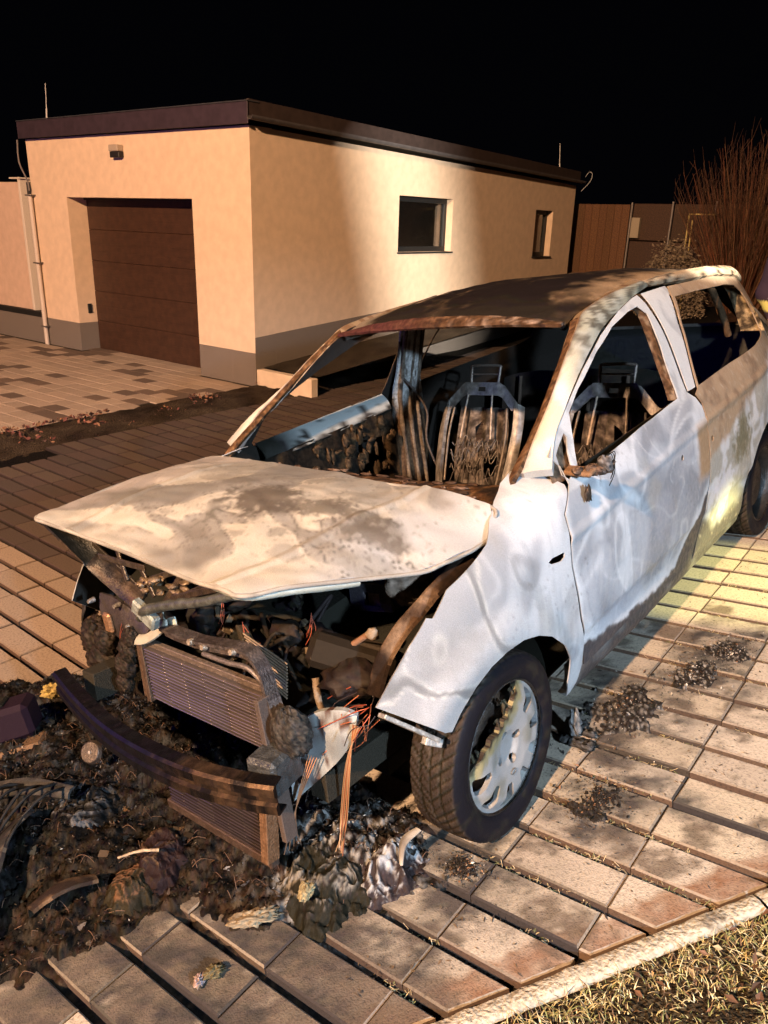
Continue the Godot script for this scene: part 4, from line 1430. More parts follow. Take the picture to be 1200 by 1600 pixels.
func rail_color(p: Vector3, t: float) -> Color:
	var c := mix(Color(0.44, 0.31, 0.19), Color(0.58, 0.47, 0.32), sm(-0.2, 0.3, nz(p, 8.0)))
	return mix(c, Color(0.05, 0.035, 0.025), sm(0.12, 0.3, nz(p, 13.0)))

func rusty(p: Vector3) -> Color:
	var a := nz(p, 24.0)
	var c := mix(Color(0.11, 0.055, 0.026), Color(0.24, 0.135, 0.07), sm(-0.1, 0.35, a))
	return mix(c, Color(0.05, 0.03, 0.02), sm(0.1, 0.4, nz(p + Vector3(4, 4, 4), 30.0)))

func side_panel(poly: PackedVector2Array, holes: Array, left: bool, fend: bool, colf: Callable, wav: float, thick := 0.004, step := 0.014, inset := 0.0) -> MB:
	var mb := MB.new()
	var sg := -1.0 if left else 1.0
	var f := func(u: Vector2) -> Vector3:
		var y := Yf(u.x, u.y) if fend else Yd(u.x, u.y)
		y += wav * N1.get_noise_3d(u.x * 3.0, u.y * 4.0, 3.0) + wav * 0.10 * N1.get_noise_3d(u.x * 13.0, u.y * 9.0, 8.0)
		if not fend:
			# waistline crease and lower crease of the door
			var cz := 0.80 + 0.05 * (-u.x - 0.5)
			y += 0.006 * sm(0.03, 0.0, absf(u.y - cz)) - 0.008 * sm(0.02, -0.02, u.y - (0.42 - 0.02 * (u.x + 1.0))) * sm(0.25, 0.34, u.y)
		else:
			var dr := Vector2(u.x, u.y - 0.30).length()
			y += 0.014 * sm(0.10, 0.0, absf(dr - 0.36)) * sm(0.62, 0.5, absf(u.x + 0.04) + 0.0)
		return Vector3(u.x, u.y, sg * (y - inset))
	panel(mb, poly, holes, f, Vector3(0, 0, sg), thick, step, colf, Color(0.03, 0.025, 0.02))
	return mb

func mirror_x(a: Array) -> Array:
	var r := []
	for p in a: r.append(Vector3(p.x, p.y, -p.z))
	return r

func make_tyre(parent: Node, burnt: bool) -> void:
	var mb := MB.new()
	var seg := 220
	var prof := []
	for i in 6: prof.append([[-0.055, 0.196], [-0.074, 0.204], [-0.081, 0.222], [-0.084, 0.245], [-0.081, 0.266], [-0.076, 0.277]][i])
	for i in 33: prof.append([-0.071 + 0.142 * i / 32.0, 0.2835 + 0.0045 * (1.0 - pow(absf(i - 16.0) / 16.0, 2.5))])
	for i in 8: prof.append([[0.076, 0.277], [0.082, 0.266], [0.0855, 0.25], [0.0855, 0.238], [0.083, 0.232], [0.082, 0.220], [0.075, 0.207], [0.055, 0.198]][i])
	var pts := []
	var cols := []
	for j in prof.size():
		var z: float = prof[j][0]
		for i in seg:
			var a := -TAU * i / seg
			var r: float = prof[j][1]
			var g := 0.0
			if absf(z) <= 0.0715:
				var s := fposmod(a * 0.3 / 0.036 + absf(z) * 27.0 + (0.5 if z > 0.0 else 0.0), 1.0)
				if s < 0.2: g = 1.0
				var s2 := fposmod(a * 0.3 / 0.036 + 0.5, 1.0)
				if absf(absf(z) - 0.034 - 0.006 * (s2 - 0.5)) < 0.0035: g = 1.0
				if absf(z) < 0.003: g = 1.0
				r -= 0.005 * g
			var p := Vector3(cos(a) * r, sin(a) * r, z)
			if p.y < -0.2825: p.y = lerpf(p.y, -0.2825, 0.9)
			if p.y < -0.2: p.z *= 1.0 + 0.08 * sm(-0.2, -0.285, p.y)
			p += p.normalized() * 0.0015 * nz(p, 30.0)
			pts.append(p)
			var c := Color(0.034, 0.027, 0.022)
			if absf(z) > 0.073: c = Color(0.011, 0.011, 0.012)
			c = mix(c, Color(0.075, 0.06, 0.048), sm(0.1, 0.5, nz(p, 14.0)) * (0.6 if absf(z) < 0.073 else 0.2))
			if g > 0.5: c = Color(0.014, 0.012, 0.011)
			cols.append(c)
	mb.grid(pts, seg, prof.size(), cols, true)
	part(mb, "tyre", M.rubber, parent)

func arc(cx: float, cy: float, r: float, a0: float, a1: float, n: int) -> PackedVector2Array:
	var q := PackedVector2Array()
	for i in n + 1:
		var a := lerpf(a0, a1, float(i) / n)
		q.append(Vector2(cx + cos(a) * r, cy + sin(a) * r))
	return q

func make_wheel(called: String, p: Vector3, left: bool, cover: bool) -> void:
	var w := Node3D.new()
	w.name = called
	car.add_child(w, true)
	var sg := -1.0 if left else 1.0
	w.transform = Transform3D(Basis(Vector3(sg, 0, 0), Vector3.UP, Vector3(0, 0, sg)), p)
	make_tyre(w, cover)
	# steel rim barrel and disc
	var mb := MB.new()
	var prof := [[-0.06, 0.200], [-0.055, 0.190], [-0.03, 0.175], [0.02, 0.172], [0.045, 0.188], [0.060, 0.192], [0.068, 0.204], [0.074, 0.206], [0.074, 0.200]]
	var pts := []
	var cols := []
	for q in prof:
		for i in 48:
			var a := -TAU * i / 48
			pts.append(Vector3(cos(a) * q[1], sin(a) * q[1], q[0]))
			cols.append(mix(Color(0.05, 0.045, 0.04), Color(0.02, 0.02, 0.02), 0.5 + nz(pts[-1], 20.0)))
	mb.grid(pts, 48, prof.size(), cols, true)
	pts = []
	cols = []
	for q in [[0.0, 0.174], [0.012, 0.150], [0.034, 0.125], [0.032, 0.10], [0.02, 0.07], [0.03, 0.045], [0.036, 0.0]]:
		for i in 48:
			var a := -TAU * i / 48
			pts.append(Vector3(cos(a) * q[1], sin(a) * q[1], q[0]))
			cols.append(mix(Color(0.045, 0.035, 0.03), Color(0.10, 0.06, 0.035), 0.3 + nz(pts[-1], 25.0)))
	mb.grid(pts, 48, 7, cols, true)
	part(mb, "rim", M.dull, w)
	if not cover: return
	# silver cover, its upper edge burnt away
	mb = MB.new()
	var outer := PackedVector2Array()
	for i in 73:
		var a := deg_to_rad(-186.0 + 250.0 * i / 72.0)
		outer.append(Vector2(cos(a), sin(a)) * 0.199)
	rng.seed = 4
	var ja := [64.0, 69.0, 74.0, 81.0, 88.0, 94.0, 101.0, 109.0, 116.0, 124.0, 132.0, 139.0, 146.0, 153.0, 160.0, 166.0, 172.0]
	var jr := [0.196, 0.168, 0.158, 0.126, 0.132, 0.104, 0.112, 0.095, 0.108, 0.100, 0.118, 0.130, 0.128, 0.152, 0.160, 0.178, 0.192]
	for i in ja.size(): outer.append(Vector2(cos(deg_to_rad(ja[i])), sin(deg_to_rad(ja[i]))) * jr[i])
	var holes := []
	for i in 7:
		var a := deg_to_rad(-170.0 + i * 35.0)
		var x := Vector2(cos(a), sin(a))
		var y := Vector2(-x.y, x.x)
		holes.append(PackedVector2Array([x * 0.114 - y * 0.008, x * 0.119 - y * 0.013, x * 0.174 - y * 0.031, x * 0.184 - y * 0.027, x * 0.187, x * 0.184 + y * 0.024, x * 0.174 + y * 0.029, x * 0.119 + y * 0.013, x * 0.114 + y * 0.008]))
	for i in 4:
		var a := deg_to_rad(20.0 + 90.0 * i)
		holes.append(arc(cos(a) * 0.052, sin(a) * 0.052, 0.0150, 0.0, TAU * 0.95, 12))
	for h in holes.size():
		if Geometry2D.is_polygon_clockwise(holes[h]): holes[h].reverse()
	if Geometry2D.is_polygon_clockwise(outer): outer.reverse()
	var f := func(u: Vector2) -> Vector3:
		var r := u.length()
		var z := 0.070 + 0.012 * sm(0.03, 0.06, r) + 0.006 * sm(0.06, 0.11, r) - 0.022 * sm(0.15, 0.2, r)
		return Vector3(u.x, u.y, z + 0.001 * nz(Vector3(u.x, u.y, 0), 25.0))
	var cf := func(u: Vector2, q: Vector3) -> Color:
		var c := mix(Color(0.36, 0.37, 0.37), Color(0.24, 0.235, 0.19), sm(0.0, 0.45, nz(q, 9.0)) * 0.8)
		var e := 1.0
		for i in ja.size(): e = minf(e, u.distance_to(Vector2(cos(deg_to_rad(ja[i])), sin(deg_to_rad(ja[i]))) * jr[i]))
		c = mix(c, Color(0.30, 0.27, 0.14), sm(0.05, 0.02, e + 0.02 * nz(q, 30.0)))
		return mix(c, Color(0.03, 0.025, 0.02), sm(0.016, 0.004, e + 0.01 * nz(q, 40.0)))
	panel(mb, outer, holes, f, Vector3(0, 0, 1), 0.016, 0.009, cf, Color(0.05, 0.045, 0.04))
	part(mb, "wheel_cover", M.alloy, w, "silver wheel cover melted at the upper edge")
	for i in 4:
		var a := deg_to_rad(20.0 + 90.0 * i)
		mb = MB.new()
		tube(mb, [Vector3(cos(a) * 0.052, sin(a) * 0.052, 0.03), Vector3(cos(a) * 0.052, sin(a) * 0.052, 0.056), Vector3(cos(a) * 0.052, sin(a) * 0.052, 0.06)], 0.0105, 0.008, Color(0.10, 0.09, 0.085), 6)
		part(mb, "bolt", M.steel, w)
	mb = MB.new()
	var ring := []
	for i in 17: ring.append(Vector3(cos(TAU * i / 16.0) * 0.013 + 0.004, sin(TAU * i / 16.0) * 0.008 - 0.085, 0.0885))
	tube(mb, ring, 0.0016, 0.0016, Color(0.16, 0.16, 0.15), 5)
	part(mb, "emblem", M.alloy, w)
	# drips of melted cover
	mb = MB.new()
	for i in 9:
		var k := rng.randi() % (ja.size() - 2) + 1
		var a := deg_to_rad(ja[k] + rng.randf_range(-4, 4))
		var r: float = jr[k] + rng.randf_range(-0.004, 0.012)
		var p0 := Vector3(cos(a) * r, sin(a) * r, rng.randf_range(0.058, 0.076))
		var ln := rng.randf_range(0.012, 0.045)
		tube(mb, spline([p0 + Vector3(0, 0.006, -0.008), p0, p0 + Vector3(rng.randf_range(-0.008, 0.004), -ln * 0.5, 0.004), p0 + Vector3(rng.randf_range(-0.012, 0.008), -ln, 0.001)], 4), rng.randf_range(0.004, 0.010), 0.002, Color(0.012, 0.011, 0.010), 7, 0.9, Color(0.10, 0.085, 0.05))
	part(mb, "melted_drips", M.char_wet, w).set_meta("kind", "stuff")

func make_seat(yc: float, mir: float) -> void:
	var s := Node3D.new()
	s.name = "seat_frame"
	car.add_child(s, true)
	var c := func(k: float) -> Color: return mix(Color(0.10, 0.07, 0.05), Color(0.22, 0.16, 0.115), k)
	var P := func(dy: float, z: float, dx: float) -> Vector3: return D(-1.70 - (z - 0.45) * 0.36 + dx, yc + dy * mir, z)
	var mb := MB.new()
	tube(mb, spline([P.call(-0.085, 0.99, 0), P.call(-0.088, 1.06, 0), P.call(-0.075, 1.078, 0), P.call(0.075, 1.078, 0), P.call(0.088, 1.06, 0), P.call(0.085, 0.99, 0)], 4), 0.0075, 0.0075, Color(0.30, 0.25, 0.21), 8)
	tube(mb, [P.call(-0.087, 1.035, 0), P.call(0.087, 1.035, 0)], 0.005, 0.005, Color(0.26, 0.2, 0.17), 6)
	part(mb, "headrest_loop", M.steel, s)
	# top plate with shoulders
	mb = MB.new()
	var pl := v2([-0.105, 1.0, 0.105, 1.0, 0.13, 0.985, 0.215, 0.90, 0.225, 0.86, 0.19, 0.86, 0.125, 0.925, 0.105, 0.935, -0.105, 0.935, -0.125, 0.925, -0.19, 0.86, -0.225, 0.86, -0.215, 0.90, -0.13, 0.985])
	var hl := v2([-0.025, 0.955, 0.025, 0.955, 0.025, 0.978, -0.025, 0.978])
	var fn := func(u: Vector2) -> Vector3: return P.call(u.x, u.y, 0.018 + 0.01 * sm(0.14, 0.1, absf(u.x)))
	panel(mb, pl, [hl], fn, Vector3(1, 0.3, 0), 0.012, 0.02, func(u, p): return mix(Color(0.17, 0.145, 0.125), Color(0.36, 0.32, 0.28), 0.5 + 1.5 * nz(p, 20.0)), CHAR)
	part(mb, "top_plate", M.dull, s)
	for sg in [-1.0, 1.0]:
		mb = MB.new()
		var scol := func(p, t): return mix(Color(0.11, 0.095, 0.08), Color(0.30, 0.265, 0.23), 0.45 + 1.5 * nz(p, 15.0))
		ribbon(mb, [P.call(sg * 0.205, 0.90, 0.02), P.call(sg * 0.215, 0.78, 0.03), P.call(sg * 0.205, 0.6, 0.05), P.call(sg * 0.185, 0.42, 0.07)], [P.call(sg * 0.25, 0.87, -0.02), P.call(sg * 0.262, 0.76, 0.0), P.call(sg * 0.255, 0.6, 0.02), P.call(sg * 0.225, 0.42, 0.04)], Vector3(1, 0.2, 0), 0.008, 0.02, scol, CHAR, 5, 6)
		tube(mb, spline([P.call(sg * 0.165, 0.87, 0.02), P.call(sg * 0.18, 0.72, 0.03), P.call(sg * 0.165, 0.5, 0.05)], 6), 0.007, 0.007, Color(0.09, 0.07, 0.05), 6, 0.2, Color(0.24, 0.19, 0.145))
		part(mb, "side_member", M.dull, s)
		mb = MB.new()
		tube(mb, [P.call(sg * 0.075, 0.94, 0.035), P.call(sg * 0.035 + 0.06 * sg, 0.72, 0.04)], 0.006, 0.006, Color(0.42, 0.33, 0.25), 6)
		part(mb, "rod", M.dull, s)
	# back panel, its ribs and the springs
	mb = MB.new()
	panel(mb, v2([-0.155, 0.86, 0.155, 0.86, 0.165, 0.6, 0.15, 0.47, -0.15, 0.47, -0.165, 0.6]), [v2([-0.05, 0.76, 0.0, 0.80, -0.01, 0.70, -0.04, 0.68]), v2([0.03, 0.60, 0.11, 0.62, 0.10, 0.52, 0.04, 0.50])], func(u): return P.call(u.x, u.y, -0.03 + 0.01 * sin(u.x * 60.0)), Vector3(1, 0.3, 0), 0.004, 0.012, func(u, p): return mix(Color(0.04, 0.032, 0.026), Color(0.22, 0.18, 0.15), 0.3 + 1.4 * nz(p, 16.0)), SOOT)
	part(mb, "back_panel", M.rust, s)
	mb = MB.new()
	for k in 4:
		var pth := []
		for i in 60:
			var t := i / 59.0
			pth.append(P.call(-0.15 + 0.3 * t, 0.56 + k * 0.045 + 0.022 * sin(t * 40.0 + k) + 0.015 * sin(t * 7.0 + k * 2.0), 0.03 + 0.012 * sin(t * 23.0 + k)))
		tube(mb, pth, 0.0026, 0.0026, Color(0.16, 0.13, 0.105), 5)
	for k in 7:
		tube(mb, spline([P.call(-0.12 + k * 0.04, 0.72, 0.03), P.call(-0.10 + k * 0.03 + 0.02 * sin(k * 3.0), 0.60, 0.05), P.call(-0.13 + k * 0.045, 0.48, 0.06)], 5), 0.003, 0.002, Color(0.07, 0.05, 0.038), 5)
	part(mb, "springs", M.dull, s).set_meta("kind", "stuff")
	mb = MB.new()
	panel(mb, v2([-0.19, 0.50, 0.19, 0.50, 0.17, 0.40, -0.17, 0.40]), [v2([-0.09, 0.44, -0.04, 0.44, -0.04, 0.46, -0.09, 0.46]), v2([0.03, 0.44, 0.08, 0.44, 0.08, 0.46, 0.03, 0.46])], func(u): return P.call(u.x, u.y, 0.10 + 0.05 * (0.5 - u.y) / 0.1), Vector3(1, 0.3, 0), 0.004, 0.02, func(u, p): return mix(Color(0.04, 0.03, 0.022), Color(0.15, 0.11, 0.08), 0.4 + 1.4 * nz(p, 18.0)), SOOT)
	box(mb, P.call(0, 0.36, 0.30), Vector3(0.46, 0.05, 0.44), 0.02, Color(0.05, 0.037, 0.03))
	part(mb, "seat_pan", M.rust, s)

func build_car() -> void:
	car = at(Vector3.ZERO)
	top(car, "burnt_car", "burnt-out pale hatchback without glass, bonnet sprung open, front bumper gone", "car")
	# --- bonnet
	var mb := MB.new()
	var hp := v2([-0.205, 0.715, -0.165, 0.748, -0.12, 0.762, -0.03, 0.756, 0.07, 0.730, 0.14, 0.70, 0.30, 0.62, 0.46, 0.535, 0.54, 0.495, 0.568, 0.46, 0.565, 0.40, 0.548, 0.25, 0.52, -0.1, 0.525, -0.35, 0.545, -0.50, 0.553, -0.545, 0.53, -0.575, 0.45, -0.61, 0.13, -0.66, -0.15, -0.70, -0.305, -0.72, -0.31, -0.6, -0.30, -0.4, -0.275, -0.05, -0.245, 0.25, -0.225, 0.45])
	var hf := func(u: Vector2) -> Vector3:
		var z := hood_z(u.x, u.y)
		z += 0.006 * N1.get_noise_3d(u.x * 4.0, u.y * 4.0, 1.0) + 0.0022 * N1.get_noise_3d(u.x * 13.0, u.y * 11.0, 4.0)
		# the pressed ridges of the bonnet
		z += 0.006 * sm(0.03, 0.0, absf(absf(u.y) - (0.44 - 0.12 * u.x))) 
		return Vector3(u.x, z, -u.y)
	panel(mb, hp, [], hf, Vector3.UP, 0.012, 0.010, hood_color, Color(0.03, 0.026, 0.022))
	var hood := part(mb, "bonnet", M.hood, car, "bonnet sprung open, paint burnt to cream and grey swirls")
	mb = MB.new()
	var edge := []
	for q in hp: edge.append((hf.call(q) as Vector3) - Vector3(0, 0.007, 0))
	edge.append(edge[0])
	tube(mb, spline(edge, 4), 0.0065, 0.0065, Color(0.33, 0.31, 0.27), 8, 0.2, Color(0.18, 0.165, 0.145))
	part(mb, "rolled_edge", M.hood, hood)
	# its folded front lip, pale green-grey
	mb = MB.new()
	var lip := []
	for q in [[0.30, 0.615], [0.46, 0.53], [0.555, 0.47], [0.555, 0.38], [0.54, 0.25], [0.525, 0.12]]:
		lip.append(D(q[0] - 0.01, q[1], hood_z(q[0], q[1]) - 0.016))
	tube(mb, spline(lip, 6), 0.013, 0.010, Color(0.33, 0.37, 0.34), 8, 0.3, Color(0.22, 0.25, 0.22))
	part(mb, "folded_lip", M.paint, hood)
	# bare inner frame hanging below the right front corner
	mb = MB.new()
	ribbon(mb, [D(0.545, -0.55, 1.02), D(0.52, -0.46, 0.93), D(0.50, -0.33, 0.83), D(0.505, -0.13, 0.75)], [D(0.45, -0.59, 1.015), D(0.44, -0.48, 0.95), D(0.43, -0.34, 0.87), D(0.45, -0.16, 0.80)], Vector3(0.6, 0.3, 0.6), 0.012, 0.01, func(p, t): return mix(Color(0.02, 0.018, 0.017), Color(0.10, 0.065, 0.04), sm(0.0, 0.4, nz(p, 12.0) + (0.15 if p.y < 0.84 else 0.0))), SOOT)
	tube(mb, spline([D(0.505, -0.13, 0.745), D(0.53, -0.04, 0.80), D(0.53, 0.10, 0.845), D(0.54, 0.26, 0.89), D(0.545, 0.42, 0.945)], 6), 0.017, 0.014, Color(0.15, 0.165, 0.15), 8, 0.25, Color(0.07, 0.075, 0.065))
	box(mb, D(0.52, -0.07, 0.775), Vector3(0.03, 0.05, 0.11), 0.006, Color(0.30, 0.34, 0.31), Basis(Vector3.RIGHT, -0.5))
	for q in [[[0.47, -0.36, 0.90], [0.47, -0.10, 0.90]], [[0.44, -0.26, 0.80], [0.45, 0.06, 0.915]], [[0.45, -0.16, 0.885], [0.46, -0.10, 0.80]], [[0.46, -0.05, 0.79], [0.46, 0.10, 0.93]], [[0.47, -0.02, 0.80], [0.47, 0.22, 0.905]], [[0.45, -0.42, 0.93], [0.45, -0.16, 0.79]], [[0.48, 0.03, 0.83], [0.49, 0.30, 0.92]], [[0.44, -0.30, 0.965], [0.46, -0.24, 0.83]]]:
		bar(mb, D(q[0][0], q[0][1], q[0][2]), D(q[1][0], q[1][1], q[1][2]), 0.020, 0.008, vary(Color(0.05, 0.038, 0.027), 0.5), Vector3(1, 0, 0))
	rng.seed = 8
	for i in 26:
		var p := D(0.46 + rng.randf_range(-0.02, 0.02), rng.randf_range(-0.22, 0.25), 0.0)
		p.y = lerpf(0.80, 0.90, clampf((-p.z + 0.22) / 0.47, 0.0, 1.0)) + rng.randf_range(-0.02, 0.05)
		lump(mb, Transform3D(Basis.from_euler(Vector3(rng.randf() * 3, rng.randf() * 3, rng.randf() * 3)).scaled(Vector3(rng.randf_range(0.008, 0.022), rng.randf_range(0.005, 0.012), rng.randf_range(0.01, 0.028))), p), 0.5, 1.2, Color(0.30, 0.22, 0.14), Color(0.10, 0.07, 0.045), 8, 6, Vector3(i, 3, 0))
	part(mb, "inner_frame", M.dull, hood)
	# --- roof
	mb = MB.new()
	var rz := tabulate([0.0, 0.10, 0.30, 0.60, 1.0, 1.45], [1.42, 1.452, 1.484, 1.508, 1.513, 1.482])
	var rf := func(u: Vector2) -> Vector3:
		var q := -u.x - 1.0
		var z := look(rz, q) if q < 1.45 else 1.482 - (q - 1.45) * 0.085 - (q - 1.45) * (q - 1.45) * 0.03
		z -= 0.05 * pow(absf(u.y) / 0.56, 2.4) + 0.012 * N1.get_noise_3d(u.x * 2.2, u.y * 3.0, 7.0) + 0.003 * N1.get_noise_3d(u.x * 11.0, u.y * 11.0, 2.0)
		return Vector3(u.x, z, -u.y)
	panel(mb, v2([-1.045, 0.555, -1.03, 0.40, -1.01, 0.0, -1.03, -0.40, -1.045, -0.555, -1.4, -0.565, -2.0, -0.56, -2.7, -0.555, -3.20, -0.53, -3.28, -0.40, -3.31, 0.0, -3.28, 0.40, -3.20, 0.53, -2.7, 0.555, -2.0, 0.56, -1.4, 0.565]), [], rf, Vector3.UP, 0.02, 0.016, roof_color, SOOT)
	part(mb, "roof", M.soot, car, "soot-black roof with brown burnt streaks")
	# windscreen header and the flanges down the pillars
	mb = MB.new()
	var ha := []
	var hb_ := []
	for i in 9:
		var y := -0.56 + 0.14 * i
		var k := 1.0 - pow(absf(y) / 0.56, 2.0)
		ha.append(D(-0.985 + 0.035 * k - 0.02, y, 1.392 + 0.014 * k))
		hb_.append(D(-1.04 + 0.035 * k, y, 1.424 + 0.02 * k - 0.03 * pow(absf(y) / 0.56, 2.4)))
	ribbon(mb, ha, hb_, Vector3(1, 0.5, 0), 0.004, 0.012, func(p, t): return mix(mix(mix(rusty(p), SOOT, 0.35), Color(0.34, 0.25, 0.19), sm(0.05, 0.4, nz(p, 18.0)) * sm(-0.1, 0.4, -p.z)), Color(0.10, 0.035, 0.035), sm(0.1, -0.3, -p.z) * 0.8), SOOT)
	part(mb, "windscreen_header", M.rust, car)
	for sg in [-1.0, 1.0]:
		mb = MB.new()
		var fa := [D(-0.33, 0.672, 0.955), D(-0.43, 0.672, 1.025), D(-0.54, 0.662, 1.087), D(-0.655, 0.65, 1.155), D(-0.824, 0.623, 1.258), D(-0.99, 0.593, 1.358), D(-1.045, 0.575, 1.395)]
		var fb := [D(-0.335, 0.70, 0.98), D(-0.43, 0.70, 1.036), D(-0.54, 0.69, 1.098), D(-0.658, 0.676, 1.167), D(-0.826, 0.65, 1.27), D(-1.008, 0.618, 1.372), D(-1.07, 0.60, 1.405)]
		if sg < 0.0: fa = mirror_x(fa); fb = mirror_x(fb)
		ribbon(mb, fa, fb, Vector3(0.6, 0.6, -sg * 0.5), 0.003, 0.014, func(p, t): return rusty(p), SOOT, 5, 10)
		part(mb, "windscreen_flange", M.rust, car, "rusted flange of the windscreen opening" if sg > 0 else "")
		mb = MB.new()
		var pa := [D(-0.41, 0.70, 1.006), D(-0.54, 0.690, 1.10), D(-0.658, 0.676, 1.169), D(-0.826, 0.65, 1.272), D(-1.008, 0.618, 1.374), D(-1.12, 0.596, 1.422), D(-1.4, 0.568, 1.452), D(-1.75, 0.562, 1.468)]
		var pb := []
		for q in [[-0.455, 1.02], [-0.545, 1.094], [-0.678, 1.158], [-0.888, 1.245], [-1.15, 1.333], [-1.32, 1.371], [-1.62, 1.418], [-1.86, 1.441]]: pb.append(D(q[0], Yd(q[0], q[1]) + 0.004, q[1] - 0.004))
		if sg < 0.0: pa = mirror_x(pa); pb = mirror_x(pb)
		ribbon(mb, pa, pb, Vector3(0.3, 0.6, -sg), 0.007, 0.035, pillar_color, Color(0.05, 0.035, 0.025), 9, 10)
		part(mb, "windscreen_pillar", M.paint, car)
		mb = MB.new()
		pa = [D(-1.75, 0.557, 1.466), D(-2.1, 0.552, 1.468), D(-2.6, 0.55, 1.452), D(-3.03, 0.535, 1.415), D(-3.23, 0.52, 1.37)]
		pb = []
		for q in [[-1.86, 1.434], [-2.1, 1.428], [-2.6, 1.408], [-3.06, 1.366], [-3.28, 1.31]]: pb.append(D(q[0], Yd(q[0], q[1]) + 0.006, q[1]))
		if sg < 0.0: pa = mirror_x(pa); pb = mirror_x(pb)
		ribbon(mb, pa, pb, Vector3(0, 0.6, -sg), 0.01, 0.035, rail_color, Color(0.05, 0.035, 0.025), 7, 8)
		part(mb, "roof_rail", M.soot, car)
	# --- flanks
	var fend := v2([0.423,0.643, 0.374,0.703, 0.309,0.769, 0.242,0.820, 0.225,0.812, 0.151,0.862, 0.042,0.886, -0.065,0.910, -0.142,0.946, -0.236,0.974, -0.33,0.998, -0.42,1.008, -0.465,1.004, -0.495,0.975, -0.506,0.952, -0.427,0.882, -0.437,0.817, -0.434,0.704, -0.488,0.487, -0.530,0.385, -0.540,0.284, -0.530,0.22, -0.51,0.18, -0.485,0.18, -0.445,0.265, -0.424,0.372, -0.357,0.463, -0.266,0.540, -0.182,0.584, -0.097,0.610, -0.007,0.615, 0.064,0.602, 0.123,0.568, 0.183,0.514, 0.215,0.469, 0.243,0.482])
	var sig := v2([-0.302,0.769, -0.325,0.775, -0.398,0.768, -0.396,0.752, -0.373,0.746, -0.318,0.757])
	var fl := part(side_panel(fend, [sig], true, true, fender_color, 0.003, 0.004, 0.0095), "front_fender", M.paint, car, "pale front fender with empty indicator slot")
	part(side_panel(fend, [sig], false, true, fender_color, 0.006, 0.004, 0.03), "front_fender", M.paint, car)
	mb = MB.new()
	bar(mb, D(0.40, 0.735, 0.605), D(0.27, 0.80, 0.475), 0.012, 0.035, Color(0.42, 0.42, 0.40), Vector3(0, 0, 1))
	bar(mb, D(0.30, 0.78, 0.485), D(0.25, 0.795, 0.45), 0.022, 0.02, Color(0.5, 0.5, 0.48), Vector3(0, 0, 1))
	part(mb, "bracket", M.dull, fl)
	var door := v2([-0.565,0.275, -0.547,0.376, -0.503,0.480, -0.445,0.702, -0.445,0.817, -0.437,0.880, -0.515,0.952, -0.512,1.010, -0.475,1.05, -0.560,1.098, -0.690,1.153, -0.900,1.238, -1.162,1.325, -1.424,1.384, -1.60,1.41, -1.675,1.416, -1.69,1.38, -1.695,1.27, -1.665,1.117, -1.640,1.01, -1.70,0.975, -1.735,0.93, -1.74,0.840, -1.735,0.572, -1.72,0.453, -1.69,0.33, -1.65,0.275])
	var win := v2([-0.600,0.976, -0.697,1.138, -0.815,1.190, -1.070,1.280, -1.286,1.338, -1.487,1.370, -1.60,1.378, -1.64,1.343, -1.613,1.267, -1.575,1.157, -1.545,1.04, -1.53,1.008, -0.784,0.965, -0.616,0.955])
	var sail := v2([-0.614,1.091, -0.547,1.059, -0.517,1.042, -0.500,0.985, -0.528,0.962, -0.563,0.976, -0.591,1.037, -0.622,1.077])
	var hnd := arc(-1.43, 0.785, 0.013, 0, TAU * 0.93, 9)
	var dcol := func(u: Vector2, p: Vector3) -> Color:
		if u.y > 1.02 or (u.x > -0.66 and u.y > 0.93): return frame_color(u, p)
		return mix(door_color(u, p), frame_color(u, p), sm(0.97, 1.01, u.y))
	var dl := part(side_panel(door, [win, sail, hnd], true, false, dcol, 0.004, 0.004, 0.010), "front_door", M.paint, car, "door burnt white with a dark scorched lower edge")
	# inner channel of the window frame, rusty
	mb = MB.new()
	var ch := []
	var ch2 := []
	for q in [[-1.53, 1.0], [-1.55, 1.05], [-1.575, 1.157], [-1.612, 1.267], [-1.638, 1.343], [-1.60, 1.372]]:
		ch.append(D(q[0], Yd(q[0], q[1]) - 0.006, q[1])); ch2.append(D(q[0] + 0.012, Yd(q[0], q[1]) - 0.038, q[1]))
	ribbon(mb, ch, ch2, Vector3(1, 0, 0), 0.0, 0.006, func(p, t): return mix(mix(rusty(p), SOOT, 0.4), Color(0.34, 0.27, 0.2), sm(0.1, 0.4, nz(p, 22.0)) * 0.5), SOOT, 6, 8)
	part(mb, "window_channel", M.rust, dl)
	mb = MB.new()
	panel(mb, v2([-0.47, 0.955, -0.49, 1.06, -0.60, 1.12, -0.655, 1.10, -0.60, 0.95]), [arc(-0.565, 1.055, 0.012, 0, TAU * 0.9, 8)], func(u): return Vector3(u.x, u.y, -(Yd(u.x, u.y) - 0.03)), Vector3(0, 0, -1), 0.003, 0.03, func(u, p): return mix(Color(0.30, 0.20, 0.13), Color(0.12, 0.075, 0.05), 0.5 + 1.4 * nz(p, 14.0)), SOOT)
	part(mb, "mirror_plate", M.rust, dl)
	# inner skin of the door
	mb = MB.new()
	panel(mb, v2([-0.57, 0.28, -0.53, 0.95, -1.66, 0.99, -1.68, 0.28]), [], func(u): return Vector3(u.x, u.y, -(Yd(u.x, minf(u.y, 0.9)) - 0.075)), Vector3(0, 0, 1), 0.004, 0.05, func(u, p): return mix(SOOT, Color(0.09, 0.055, 0.035), 0.4 + nz(p, 9.0)), SOOT)
	part(mb, "inner_skin", M.soot, dl)
	# burnt mirror foot with wires
	mb = MB.new()
	box(mb, D(-0.55, 0.835, 0.985), Vector3(0.05, 0.018, 0.10), 0.006, Color(0.22, 0.13, 0.075), Basis(Vector3.FORWARD, 0.2))
